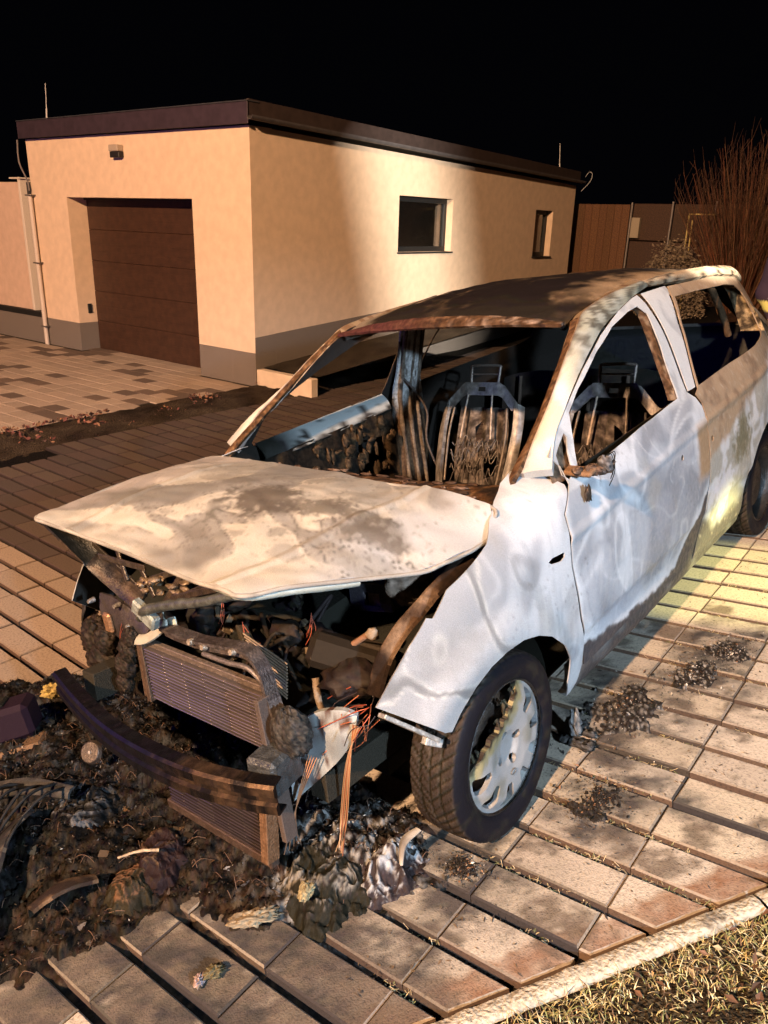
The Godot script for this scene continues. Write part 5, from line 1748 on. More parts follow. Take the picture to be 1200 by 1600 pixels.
	for i in 9:
		lump(mb, Transform3D(Basis.from_scale(Vector3(rng.randf_range(0.012, 0.03), rng.randf_range(0.008, 0.016), rng.randf_range(0.014, 0.032))), D(-0.53 - i * 0.012, 0.84 + i * 0.008, 0.985 + rng.randf_range(-0.008, 0.012))), 0.6, 1.6, Color(0.04, 0.03, 0.026), Color(0.20, 0.13, 0.09), 12, 8, Vector3(i, 9, 0))
	lump(mb, Transform3D(Basis.from_scale(Vector3(0.028, 0.032, 0.028)), D(-0.60, 0.90, 1.0)), 0.6, 1.6, Color(0.06, 0.055, 0.055), Color(0.25, 0.24, 0.24), 16, 10)
	lump(mb, Transform3D(Basis.from_scale(Vector3(0.022, 0.03, 0.008)), D(-0.565, 0.852, 0.905)), 0.9, 1.6, Color(0.03, 0.025, 0.022), Color(0.1, 0.07, 0.05), 14, 8)
	for q in [[0.0, 0.0], [0.012, -0.02], [-0.015, 0.01]]:
		tube(mb, spline([D(-0.59 + q[0], 0.89, 1.01), D(-0.63 + q[0], 0.91, 1.03), D(-0.67, 0.90, 0.98 + q[1]), D(-0.68 + q[0], 0.88, 0.925 + q[1])], 6), 0.0018, 0.0015, SOOT, 4)
	part(mb, "mirror_remains", M.char_wet, dl, "burnt mirror foot with loose wires")
	# right door, seen from its inner side
	var dr := part(side_panel(door, [win], false, false, func(u, p): return mix(SOOT, Color(0.12, 0.08, 0.05), 0.4 + nz(p, 7.0)), 0.004, 0.004, 0.03), "front_door", M.soot, car)
	mb = MB.new()
	ribbon(mb, [D(-0.62, -0.80, 0.968), D(-1.0, -0.80, 0.982), D(-1.53, -0.795, 1.006)], [D(-0.62, -0.735, 0.885), D(-1.0, -0.735, 0.90), D(-1.53, -0.735, 0.925)], Vector3(0, 0.5, -1), 0.012, 0.01, func(p, t): return mix(mix(Color(0.40, 0.42, 0.40), Color(0.035, 0.03, 0.025), sm(0.05, 0.3, nz(p, 11.0) + 0.5 * nz(p, 37.0) + 0.7 * (t - 0.6))), SOOT, sm(-0.95, -0.7, p.x)), SOOT, 8, 14)
	part(mb, "belt_strip", M.paint, dr)
	mb = MB.new()
	rng.seed = 21
	panel(mb, v2([-0.60, 0.28, -0.60, 0.90, -1.53, 0.93, -1.55, 0.28]), [v2([-1.2, 0.62, -1.42, 0.63, -1.43, 0.80, -1.22, 0.82])], func(u): return Vector3(u.x, u.y, 0.735 + 0.02 * nz(Vector3(u.x, u.y, 0), 5.0)), Vector3(0, 0, -1), 0.004, 0.02, func(u, p): return mix(Color(0.02, 0.016, 0.012), Color(0.12, 0.075, 0.04), sm(0.0, 0.45, nz(Vector3(p.x * 2.6, p.y * 0.7, 0), 6.0))), SOOT)
	for i in 60:
		var p := D(rng.randf_range(-1.52, -0.72), -0.722, rng.randf_range(0.42, 0.9))
		lump(mb, Transform3D(Basis.from_scale(Vector3(rng.randf_range(0.008, 0.04), rng.randf_range(0.008, 0.045), 0.012)), p), 0.5, 1.3, Color(0.025, 0.02, 0.015), Color(0.16, 0.105, 0.06), 9, 8, Vector3(i, 1, 4))
	part(mb, "inner_skin", M.rust, dr)
	# centre pillars
	var bpl := v2([-1.745,1.415, -2.02,1.418, -2.02,1.385, -1.985,1.378, -1.90,1.265, -1.838,1.131, -1.770,1.005, -1.685,1.005, -1.712,1.115, -1.745,1.27, -1.748,1.38])
	part(side_panel(bpl, [], true, false, frame_color, 0.002, 0.004, 0.014, 0.010), "centre_pillar", M.paint, car)
	mb = MB.new()
	var bf := [D(-1.53, -0.60, 1.37), D(-1.56, -0.68, 1.15), D(-1.57, -0.755, 0.92), D(-1.55, -0.74, 0.5), D(-1.55, -0.74, 0.2)]
	var br := [D(-1.72, -0.60, 1.36), D(-1.76, -0.69, 1.10), D(-1.84, -0.755, 0.88), D(-1.82, -0.74, 0.45), D(-1.82, -0.74, 0.2)]
	ribbon(mb, bf, br, Vector3(0, 0, -1), 0.02, 0.01, func(p, t): return mix(mix(Color(0.60, 0.61, 0.59), Color(0.10, 0.085, 0.07), sm(0.12, 0.35, nz(Vector3(p.x * 3.0, p.y * 0.6, 0), 7.0))), mix(Color(0.19, 0.11, 0.06), Color(0.03, 0.022, 0.018), sm(-0.1, 0.25, nz(Vector3(p.x * 4.0, p.y * 0.5, 3), 7.0))), sm(0.98, 0.84, p.y + 0.08 * nz(p, 8.0))), SOOT, 14, 12)
	for q in [-1.60, -1.68, -1.75]:
		tube(mb, spline([D(q + 0.05, -0.585, 1.36), D(q + 0.02, -0.665, 1.14), D(q - 0.01, -0.735, 0.92), D(q, -0.72, 0.5), D(q, -0.72, 0.2)], 8), 0.012, 0.014, Color(0.24, 0.20, 0.16), 6, 0.5, Color(0.07, 0.05, 0.035))
	tube(mb, spline([D(-1.58, -0.70, 1.10), D(-1.66, -0.67, 1.0), D(-1.74, -0.66, 0.86), D(-1.70, -0.65, 0.7), D(-1.78, -0.62, 0.45)], 8), 0.007, 0.006, Color(0.12, 0.1, 0.09), 6)
	part(mb, "centre_pillar", M.rust, car)
	# rear quarters: one opening each
	var arch := PackedVector2Array()
	for i in 15:
		var a := PI * i / 14.0
		arch.append(Vector2(-2.71 - cos(a) * -0.335, 0.30 + sin(a) * 0.335))
	var q1 := PackedVector2Array([Vector2(-1.748, 0.94), Vector2(-1.75, 0.55), Vector2(-1.735, 0.45), Vector2(-1.70, 0.33), Vector2(-1.67, 0.24), Vector2(-2.37, 0.22)])
	for i in 15: q1.append(arch[i])
	q1.append_array(PackedVector2Array([Vector2(-3.05, 0.24), Vector2(-3.40, 0.30), Vector2(-3.44, 0.75), Vector2(-3.40, 1.02), Vector2(-3.32, 1.20), Vector2(-3.24, 1.32), Vector2(-3.08, 1.352), Vector2(-2.6, 1.40), Vector2(-2.02, 1.415), Vector2(-1.99, 1.385), Vector2(-1.90, 1.262), Vector2(-1.836, 1.128), Vector2(-1.768, 1.0), Vector2(-1.72, 0.985)]))
	if Geometry2D.is_polygon_clockwise(q1): q1.reverse()
	var qw := v2([-2.010,1.370, -2.226,1.365, -2.680,1.350, -2.900,1.325, -2.980,1.280, -3.020,1.160, -3.010,1.075, -2.940,1.050, -2.706,1.036, -2.137,1.020, -1.790,1.008, -1.850,1.131, -1.915,1.262])
	part(side_panel(q1, [qw, arc(-1.66 - 0.13, 0.775, 0.014, 0, TAU * 0.93, 8)], true, false, quarter_color, 0.004, 0.004, 0.012), "rear_quarter", M.paint, car, "rear quarter panel burnt tan above and grey below")
	part(side_panel(q1, [qw], false, false, func(u, p): return mix(SOOT, Color(0.10, 0.07, 0.05), 0.4 + nz(p, 7.0)), 0.004, 0.004, 0.03), "rear_quarter", M.soot, car)
	# inner lining of the rear side openings
	mb = MB.new()
	ribbon(mb, [D(-3.04, 0.60, 1.06), D(-3.04, 0.57, 1.16), D(-3.0, 0.53, 1.29), D(-2.92, 0.50, 1.34)], [D(-3.025, 0.73, 1.06), D(-3.035, 0.68, 1.16), D(-2.995, 0.60, 1.285), D(-2.91, 0.57, 1.33)], Vector3(1, 0, 0), 0.0, 0.006, func(p, t): return mix(Color(0.06, 0.045, 0.03), Color(0.50, 0.38, 0.22), sm(0.05, 0.35, nz(p, 16.0) + 0.25 * t)), SOOT, 6, 8)
	tube(mb, spline([D(-2.76, 0.52, 1.34), D(-2.88, 0.54, 1.2), D(-2.96, 0.56, 1.05)], 6), 0.02, 0.018, Color(0.14, 0.09, 0.05), 7, 0.4)
	part(mb, "window_lining", M.rust, car)
	for sg in [-1.0, 1.0]:
		mb = MB.new()
		ribbon(mb, [D(-0.50, sg * 0.795, 0.285), D(-1.1, sg * 0.80, 0.275), D(-1.7, sg * 0.80, 0.275), D(-2.38, sg * 0.79, 0.25)], [D(-0.52, sg * 0.755, 0.155), D(-1.1, sg * 0.765, 0.15), D(-1.7, sg * 0.765, 0.15), D(-2.38, sg * 0.765, 0.15)], Vector3(0, -0.2, -sg), 0.015, 0.03, func(p, t): return mix(Color(0.06, 0.057, 0.058), Color(0.17, 0.165, 0.155), sm(0.0, 0.4, nz(p, 7.0))), SOOT, 6, 10)
		part(mb, "sill", M.paint, car)
	# --- tailgate, floor, bulkheads
	mb = MB.new()
	panel(mb, v2([-0.66, 0.35, 0.66, 0.35, 0.66, 1.03, 0.52, 1.30, 0.40, 1.36, -0.40, 1.36, -0.52, 1.30, -0.66, 1.03]), [v2([-0.52, 1.065, 0.52, 1.065, 0.42, 1.27, 0.34, 1.31, -0.34, 1.31, -0.42, 1.27])], func(u): return D(-3.42 + 0.30 * sm(1.0, 1.4, u.y), u.x, u.y), Vector3(-1, 0, 0), 0.03, 0.04, func(u, p): return mix(Color(0.30, 0.27, 0.22), Color(0.10, 0.08, 0.06), 0.5 + nz(p, 5.0)), SOOT)
	part(mb, "tailgate", M.paint, car)
	mb = MB.new()
	box(mb, D(-1.85, 0, 0.20), Vector3(3.05, 0.03, 1.36), 0.01, SOOT)
	box(mb, D(-1.2, 0, 0.27), Vector3(1.7, 0.12, 0.24), 0.04, CHAR)
	box(mb, D(-2.3, 0, 0.36), Vector3(0.5, 0.26, 1.24), 0.04, CHAR)
	part(mb, "floor_pan", M.soot, car)
	mb = MB.new()
	panel(mb, v2([-0.60, 0.45, 0.60, 0.45, 0.58, 0.92, 0.3, 0.96, -0.3, 0.96, -0.58, 0.92]), [], func(u): return D(-2.32 - 0.25 * (u.y - 0.45), u.x, u.y + 0.015 * nz(Vector3(u.x, u.y, 0), 3.0)), Vector3(1, 0, 0), 0.01, 0.03, func(u, p): return mix(SOOT, Color(0.08, 0.055, 0.04), 0.3 + nz(p, 8.0)), SOOT)
	for i in 5:
		tube(mb, [D(-2.30, -0.45 + i * 0.22, 0.5), D(-2.41, -0.45 + i * 0.22, 0.93)], 0.012, 0.012, Color(0.09, 0.065, 0.05), 6, 0.4)
	part(mb, "rear_seat_panel", M.soot, car)
	mb = MB.new()
	panel(mb, v2([-0.64, 0.22, 0.64, 0.22, 0.66, 0.90, -0.66, 0.90]), [], func(u): return D(-0.40 + 0.02 * nz(Vector3(u.x, u.y, 0), 4.0), u.x, u.y), Vector3(1, 0, 0), 0.012, 0.05, func(u, p): return mix(SOOT, Color(0.05, 0.04, 0.03), 0.4 + nz(p, 6.0)), SOOT)
	part(mb, "bulkhead", M.soot, car)
	# scuttle under the windscreen: rusty with pale ash flakes
	mb = MB.new()
	var sa := []
	var sb := []
	for i in 9:
		var y := -0.66 + 0.165 * i
		var k := 1.0 - pow(absf(y) / 0.66, 2.0)
		sa.append(D(-0.30 + 0.06 * k, y, 0.925)); sb.append(D(-0.46 + 0.05 * k, y, 0.945))
	ribbon(mb, sa, sb, Vector3.UP, 0.01, 0.02, func(p, t): return mix(rusty(p), Color(0.03, 0.022, 0.018), sm(-0.1, 0.2, nz(p, 10.0))), SOOT, 8, 10)
	rng.seed = 31
	for i in 60:
		var y := rng.randf_range(-0.5, 0.6)
		lump(mb, Transform3D(Basis.from_euler(Vector3(0, rng.randf() * 6, 0)).scaled(Vector3(rng.randf_range(0.004, 0.014), 0.006, rng.randf_range(0.01, 0.04))), D(rng.randf_range(-0.44, -0.28), y, 0.952)), 0.6, 1.5, vary(Color(0.10, 0.06, 0.04), 0.5), Color(0.32, 0.24, 0.19) if rng.randf() < 0.25 else Color(0.05, 0.035, 0.025), 8, 6, Vector3(i, 2, 2))
	part(mb, "scuttle", M.rust, car)
	mb = MB.new()
	tube(mb, spline([D(-0.78, -0.70, 0.72), D(-0.80, 0.0, 0.74), D(-0.78, 0.70, 0.72)], 8), 0.022, 0.022, CHAR, 8, 0.4, Color(0.09, 0.06, 0.04))
	tube(mb, spline([D(-0.70, 0.36, 0.70), D(-0.95, 0.37, 0.80)], 4), 0.025, 0.02, CHAR, 8, 0.5)
	part(mb, "dash_beam", M.soot, car)
	make_seat(-0.37, 1.0)
	make_seat(0.37, -1.0)
	# --- wheels and their housings
	make_wheel("wheel", D(-0.015, 0.755, 0.285), true, true)
	make_wheel("wheel", D(-2.71, 0.748, 0.285), true, false)
	make_wheel("wheel", D(0.0, -0.748, 0.285), false, false)
	make_wheel("wheel", D(-2.71, -0.748, 0.285), false, false)
	for q in [[0.0, 1.0], [0.0, -1.0], [-2.71, 1.0], [-2.71, -1.0]]:
		mb = MB.new()
		var pts := []
		var cols := []
		for j in 4:
			for i in 19:
				var a := deg_to_rad((48.0 if q[0] > -1.0 else -8.0) + (140.0 if q[0] > -1.0 else 196.0) * i / 18.0)
				pts.append(D(q[0] + cos(a) * 0.352, q[1] * (0.45 + 0.112 * j), 0.30 + sin(a) * (0.352 if q[0] > -1 else 0.36)))
				cols.append(SOOT)
		mb.grid(pts, 19, 4, cols)
		if q[0] < -1.0: box(mb, D(q[0], q[1] * 0.44, 0.42), Vector3(0.66, 0.44, 0.01), 0.002, SOOT)
		else: box(mb, D(q[0] - 0.12, q[1] * 0.44, 0.42), Vector3(0.42, 0.44, 0.01), 0.002, SOOT)
		part(mb, "wheel_housing", M.soot, car)
	front_end()

func front_end() -> void:
	rng.seed = 41
	# bumper beam with two rolled ridges
	var mb := MB.new()
	var path := spline([D(0.595, -0.60, 0.435), D(0.64, -0.40, 0.43), D(0.685, -0.15, 0.43), D(0.70, 0.08, 0.432), D(0.69, 0.30, 0.436), D(0.655, 0.47, 0.438), D(0.625, 0.555, 0.438)], 16)
	var prof := []
	for q in [[-0.022, -0.046], [0.018, -0.046], [0.026, -0.038], [0.026, -0.014], [0.016, -0.008], [0.016, 0.008], [0.026, 0.014], [0.026, 0.038], [0.018, 0.046], [-0.022, 0.046], [-0.022, 0.041], [0.010, 0.040], [0.013, 0.0], [0.010, -0.040], [-0.022, -0.041]]: prof.append(Vector2(q[0], q[1]))
	sweep(mb, path, prof, Vector3.RIGHT, func(p): return mix(mix(Color(0.028, 0.026, 0.034), Color(0.014, 0.013, 0.018), 0.5 + nz(p, 9.0)), mix(Color(0.15, 0.09, 0.05), Color(0.018, 0.014, 0.012), 0.55 + 2.2 * nz(p, 9.0)), sm(0.12, 0.5, -p.z + 0.4 * nz(p, 6.0)) * 0.9))
	part(mb, "bumper_beam", M.beam, car, "bare curved bumper beam, rusty at one end")
	# radiator and condenser: thin rows of tubes in a frame
	mb = MB.new()
	for r in [[0.47, -0.225, 0.405, 0.415, 0.605, 0.30], [0.585, -0.06, 0.40, 0.13, 0.345, 0.22]]:
		var x: float = r[0]
		var n := int((r[4] - r[3]) / 0.0118)
		for i in n:
			var z: float = r[3] + 0.0118 * (i + 0.5)
			var sag := 0.012 * sin(i * 0.4)
			var dx: float = 0.03 * (z - r[3])
			for k in 6:
				var y0: float = lerpf(r[1] + 0.01, r[2] - 0.01, k / 6.0)
				var y1: float = lerpf(r[1] + 0.01, r[2] - 0.01, (k + 1) / 6.0)
				var w0 := 0.006 * nz(Vector3(y0 * 3.0, i * 0.15, x), 1.0)
				var w1 := 0.006 * nz(Vector3(y1 * 3.0, i * 0.15, x), 1.0)
				bar(mb, D(x - dx, y0, z + w0 - r[5] * 0.06 * (y0 - r[1])), D(x - dx, y1, z + w1 - r[5] * 0.06 * (y1 - r[1])), 0.0042, 0.024, vary(Color(0.33, 0.28, 0.25) if x < 0.5 else Color(0.13, 0.10, 0.085), 0.2), Vector3.RIGHT, 0.001)
	var rad := part(mb, "radiator_core", M.fin, car, "browned radiator fins behind the bumper beam")
	rad.set_meta("kind", "stuff")
	mb = MB.new()
	bar(mb, D(0.47, -0.235, 0.40), D(0.455, -0.235, 0.62), 0.02, 0.04, Color(0.15, 0.10, 0.07))
	bar(mb, D(0.47, -0.26, 0.41), D(0.455, -0.26, 0.61), 0.012, 0.03, Color(0.17, 0.11, 0.075))
	bar(mb, D(0.455, -0.235, 0.615), D(0.455, 0.40, 0.603), 0.02, 0.02, Color(0.24, 0.19, 0.15), Vector3.RIGHT)
	bar(mb, D(0.60, 0.42, 0.15), D(0.56, 0.425, 0.40), 0.03, 0.045, Color(0.27, 0.15, 0.08))
	bar(mb, D(0.585, -0.07, 0.14), D(0.585, 0.42, 0.13), 0.03, 0.03, Color(0.12, 0.08, 0.06), Vector3.RIGHT)
	part(mb, "radiator_frame", M.steel, rad)
	# upper cross member, bent
	mb = MB.new()
	var up_ := spline([D(0.47, -0.06, 0.70), D(0.50, 0.05, 0.722), D(0.50, 0.16, 0.722), D(0.50, 0.27, 0.735), D(0.495, 0.36, 0.738), D(0.495, 0.405, 0.70), D(0.50, 0.425, 0.63), D(0.51, 0.455, 0.56)], 6)
	var pr := []
	for q in [[-0.022, -0.016], [0.022, -0.016], [0.022, -0.006], [0.010, 0.002], [0.010, 0.016], [-0.022, 0.016]]: pr.append(Vector2(q[0], q[1]))
	sweep(mb, up_, pr, Vector3.RIGHT, func(p): return mix(Color(0.17, 0.145, 0.135), Color(0.08, 0.065, 0.06), 0.5 + 1.4 * nz(p, 14.0)))
	tube(mb, spline([D(0.515, 0.18, 0.70), D(0.515, 0.29, 0.70), D(0.51, 0.37, 0.70), D(0.505, 0.42, 0.66)], 6), 0.008, 0.008, Color(0.20, 0.17, 0.155), 6)
	for q in [[0.14, 0.73], [0.20, 0.728], [0.33, 0.745]]:
		tube(mb, [D(0.515, q[0], q[1]), D(0.53, q[0], q[1] + 0.004)], 0.011, 0.009, Color(0.42, 0.36, 0.28), 6)
	part(mb, "cross_member", M.steel, car, "bent upper cross member over the radiator")
	mb = MB.new()
	ribbon(mb, [D(0.40, -0.56, 0.70), D(0.42, -0.43, 0.715), D(0.43, -0.30, 0.69), D(0.45, -0.20, 0.66)], [D(0.41, -0.55, 0.58), D(0.43, -0.43, 0.56), D(0.44, -0.30, 0.60), D(0.46, -0.20, 0.61)], Vector3(1, 0.2, 0), 0.012, 0.008, func(p, t): return mix(Color(0.13, 0.115, 0.115), Color(0.06, 0.05, 0.05), 0.5 + nz(p, 9.0)), SOOT, 6, 8)
	box(mb, D(0.44, -0.47, 0.62), Vector3(0.02, 0.075, 0.045), 0.008, Color(0.34, 0.19, 0.10))
	for q in [[-0.55, 0.69], [-0.38, 0.705], [-0.33, 0.64]]:
		tube(mb, [D(0.43, q[0], q[1]), D(0.455, q[0], q[1])], 0.010, 0.008, Color(0.34, 0.32, 0.3), 6)
	part(mb, "side_bracket", M.steel, car)
	mb = MB.new()
	ribbon(mb, [D(0.46, -0.25, 0.635), D(0.47, -0.17, 0.665), D(0.46, -0.08, 0.735), D(0.44, -0.12, 0.765)], [D(0.48, -0.26, 0.605), D(0.49, -0.16, 0.64), D(0.48, -0.05, 0.715), D(0.45, -0.10, 0.755)], Vector3(1, 0.5, 0), 0.004, 0.006, func(p, t): return mix(Color(0.45, 0.46, 0.40), Color(0.24, 0.23, 0.18), 0.5 + nz(p, 12.0)), CHAR, 4, 6)
	ribbon(mb, [D(0.46, -0.06, 0.735), D(0.47, -0.03, 0.70), D(0.47, 0.0, 0.675)], [D(0.46, -0.02, 0.75), D(0.47, 0.0, 0.715), D(0.47, 0.02, 0.68)], Vector3(1, 0.5, 0), 0.002, 0.005, func(p, t): return Color(0.36, 0.40, 0.35), CHAR, 4, 6)
	part(mb, "latch_plate", M.paint, car, "small pale bent latch plate above the radiator")
	# crash box and the pale end of the chassis leg
	mb = MB.new()
	box(mb, D(0.56, 0.47, 0.455), Vector3(0.12, 0.11, 0.10), 0.012, Color(0.065, 0.07, 0.07), Basis(Vector3.UP, 0.15))
	part(mb, "crash_box", M.dull, car)
	mb = MB.new()
	ribbon(mb, [D(0.47, 0.44, 0.50), D(0.44, 0.52, 0.565), D(0.42, 0.60, 0.59), D(0.40, 0.645, 0.575)], [D(0.50, 0.44, 0.285), D(0.46, 0.51, 0.355), D(0.44, 0.59, 0.44), D(0.41, 0.64, 0.51)], Vector3(1, 0, -0.6), 0.006, 0.02, func(p, t): return mix(mix(Color(0.32, 0.345, 0.345), Color(0.16, 0.175, 0.175), 0.5 + 1.5 * nz(p, 8.0)), Color(0.06, 0.03, 0.02), sm(0.10, 0.3, nz(p, 15.0))), CHAR, 7, 8)
	tube(mb, [D(0.478, 0.475, 0.365), D(0.492, 0.475, 0.365)], 0.010, 0.010, SOOT, 8)
	tube(mb, [D(0.478, 0.51, 0.43), D(0.482, 0.51, 0.43)], 0.008, 0.008, SOOT, 8)
	part(mb, "chassis_leg", M.paint, car, "pale end of the chassis leg with red wires across it")
	mb = MB.new()
	bar(mb, D(0.53, 0.43, 0.64), D(0.545, 0.455, 0.20), 0.045, 0.02, Color(0.10, 0.075, 0.065), Vector3(0, 0, 1))
	lump(mb, Transform3D(Basis.from_scale(Vector3(0.05, 0.075, 0.06)), D(0.515, 0.51, 0.55)), 0.2, 1.6, Color(0.018, 0.017, 0.016), Color(0.075, 0.068, 0.06), 50, 34)
	part(mb, "melted_mount", M.char_wet, car)
	# headlamp hollow: rust-brown liner inside the fender
	mb = MB.new()
	ribbon(mb, [D(-0.055, 0.715, 0.845), D(0.055, 0.71, 0.82), D(0.165, 0.695, 0.78), D(0.275, 0.672, 0.712), D(0.335, 0.665, 0.615)], [D(-0.04, 0.755, 0.87), D(0.07, 0.745, 0.845), D(0.18, 0.735, 0.805), D(0.30, 0.71, 0.73), D(0.37, 0.70, 0.63)], Vector3(0.6, 0.3, 0.6), 0.03, 0.01, func(p, t): return mix(mix(Color(0.07, 0.042, 0.026), Color(0.20, 0.135, 0.09), 0.35 + 1.5 * nz(p, 8.0)), Color(0.02, 0.014, 0.011), sm(-0.1, 0.2, nz(p, 7.0))), CHAR, 8, 8)
	part(mb, "lamp_liner", M.rust, car, "rust-brown liner of the empty headlamp hollow")
	mb = MB.new()
	lump(mb, Transform3D(Basis(Vector3.UP, 0.5).scaled(Vector3(0.09, 0.085, 0.06)), D(0.02, 0.56, 0.80)), 0.35, 1.2, Color(0.17, 0.12, 0.085), Color(0.27, 0.21, 0.165), 26, 18)
	part(mb, "strut_top", M.rust, car)
	mb = MB.new()
	panel(mb, v2([0.33, 0.66, 0.52, 0.70, 0.52, 0.79, 0.335, 0.755]), [v2([0.40, 0.695, 0.47, 0.705, 0.47, 0.75, 0.40, 0.74])], func(u): return D(0.05 + 0.1 * (u.x - 0.33), u.x, u.y), Vector3(1, 0, 0), 0.008, 0.03, func(u, p): return mix(Color(0.15, 0.145, 0.17), Color(0.08, 0.07, 0.08), 0.5 + nz(p, 9.0)), CHAR)
	box(mb, D(0.035, 0.44, 0.72), Vector3(0.01, 0.06, 0.08), 0.002, Color(0.36, 0.25, 0.17))
	part(mb, "tower_plate", M.steel, car)
	# burnt air box: ribbed block, tilted
	mb = MB.new()
	var bb := Basis.from_euler(Vector3(-0.35, 0.5, 0.45))
	cbox(mb, Transform3D(bb, D(0.24, 0.50, 0.63)), Vector3(0.17, 0.10, 0.25), 0.02, Color(0.018, 0.013, 0.010))
	for i in 9: cbox(mb, Transform3D(bb, D(0.24, 0.50, 0.63) + bb * Vector3(-0.07 + i * 0.018, 0.052, -0.055)), Vector3(0.006, 0.012, 0.11), 0.002, Color(0.034, 0.024, 0.018))
	lump(mb, Transform3D(bb.scaled(Vector3(0.10, 0.05, 0.09)), D(0.30, 0.56, 0.62)), 0.3, 1.5, Color(0.012, 0.009, 0.008), Color(0.035, 0.025, 0.019), 24, 16)
	tube(mb, [D(0.31, 0.43, 0.62), D(0.24, 0.60, 0.74)], 0.009, 0.009, Color(0.22, 0.12, 0.07), 7, 0.3)
	lump(mb, Transform3D(Basis.from_scale(Vector3(0.02, 0.02, 0.02)), D(0.25, 0.60, 0.735)), 0.4, 1.5, Color(0.36, 0.28, 0.2), Color(0.2, 0.15, 0.1), 10, 8)
	tube(mb, spline([D(0.34, 0.44, 0.60), D(0.36, 0.46, 0.54), D(0.35, 0.47, 0.48)], 5), 0.012, 0.008, Color(0.22, 0.17, 0.12), 7, 0.4)
	part(mb, "air_box", M.char_wet, car, "burnt ribbed air box in the engine bay")
	# engine: black block with odd castings, hoses and tangles
	mb = MB.new()
	box(mb, D(0.08, 0.05, 0.50), Vector3(0.42, 0.40, 0.62), 0.05, SOOT, Basis(Vector3.UP, 0.1))
	for i in 46:
		var p := D(rng.randf_range(0.12, 0.34), rng.randf_range(-0.35, 0.42), rng.randf_range(0.50, 0.72))
		var c1 := vary(Color(0.008, 0.007, 0.0065), 0.4)
		var c2 := Color(0.03, 0.021, 0.015) if rng.randf() < 0.4 else Color(0.014, 0.012, 0.011)
		lump(mb, Transform3D(Basis.from_euler(Vector3(rng.randf() * 3, rng.randf() * 3, rng.randf() * 3)).scaled(Vector3(rng.randf_range(0.02, 0.06), rng.randf_range(0.02, 0.05), rng.randf_range(0.02, 0.07))), p), 0.5, 1.4, c1, c2, 12, 9, Vector3(i, i * 2, 5))
	for i in 16:
		var p := D(rng.randf_range(0.22, 0.36), rng.randf_range(-0.05, 0.40), rng.randf_range(0.55, 0.70))
		box(mb, p, Vector3(rng.randf_range(0.01, 0.04), rng.randf_range(0.006, 0.03), rng.randf_range(0.02, 0.07)), 0.003, [Color(0.20, 0.155, 0.10), Color(0.10, 0.075, 0.05), Color(0.05, 0.04, 0.03)][i % 3], Basis.from_euler(Vector3(rng.randf() * 3, rng.randf() * 3, rng.randf() * 3)))
	for i in 12:
		var p := D(rng.randf_range(0.2, 0.38), rng.randf_range(-0.3, 0.4), rng.randf_range(0.6, 0.74))
		tube(mb, spline([p, p + Vector3(rng.randf_range(-0.1, 0.1), rng.randf_range(-0.02, 0.08), rng.randf_range(-0.12, 0.12)), p + Vector3(rng.randf_range(-0.15, 0.15), rng.randf_range(-0.15, 0.02), rng.randf_range(-0.15, 0.15))], 6), 0.008, 0.006, vary(Color(0.02, 0.016, 0.013), 0.4), 6, 0.4)
	part(mb, "engine", M.char_wet, car, "charred engine deep in the open bay")
	mb = MB.new()
	for i in 12:
		tube(mb, [D(0.38 + 0.002 * i, 0.20 + 0.006 * i, 0.705 - i * 0.009), D(0.40 + 0.002 * i, 0.40, 0.665 - i * 0.009)], 0.003, 0.003, Color(0.40, 0.31, 0.22), 5)
	part(mb, "fan_fins", M.steel, car).set_meta("kind", "stuff")
	# charred lumps at the right corner and a strip of the right lamp carrier
	mb = MB.new()
	for q in [[0.40, -0.66, 0.50, 0.07], [0.41, -0.60, 0.44, 0.075], [0.42, -0.56, 0.52, 0.05], [0.39, -0.70, 0.40, 0.06]]:
		lump(mb, Transform3D(Basis.from_scale(Vector3(q[3] * 0.8, q[3] * 1.15, q[3])), D(q[0], q[1], q[2])), 0.26, 1.8, Color(0.010, 0.0085, 0.0075), Color(0.045, 0.032, 0.024), 40, 28, Vector3(q[0] * 20.0, q[1] * 20.0, 1))
	part(mb, "melted_plastic", M.char_wet, car)
	mb = MB.new()
	for q in [[0.46, -0.33, 0.56, 0.045], [0.47, -0.36, 0.50, 0.045], [0.48, -0.38, 0.43, 0.035], [0.46, -0.30, 0.61, 0.035]]:
		lump(mb, Transform3D(Basis.from_scale(Vector3(q[3] * 0.8, q[3] * 1.15, q[3])), D(q[0], q[1], q[2])), 0.26, 1.8, Color(0.010, 0.0085, 0.0075), Color(0.045, 0.032, 0.024), 40, 28, Vector3(q[0] * 20.0, q[1] * 20.0, 1))
	part(mb, "melted_plastic", M.char_wet, car)
	mb = MB.new()
	ribbon(mb, [D(0.22, -0.90, 0.68), D(0.30, -0.86, 0.62), D(0.36, -0.80, 0.56)], [D(0.20, -0.98, 0.50), D(0.28, -0.93, 0.46), D(0.34, -0.84, 0.45)], Vector3(1, 0, 0.5), 0.02, 0.006, func(p, t): return mix(Color(0.022, 0.02, 0.02), Color(0.05, 0.045, 0.04), 0.5 + nz(p, 9.0)), SOOT, 6, 6)
	bar(mb, D(0.24, -0.95, 0.47), D(0.40, -0.72, 0.55), 0.018, 0.012, Color(0.17, 0.12, 0.08))
	part(mb, "lamp_carrier", M.soot, car)
	# wiring: red and copper strands
	mb = MB.new()
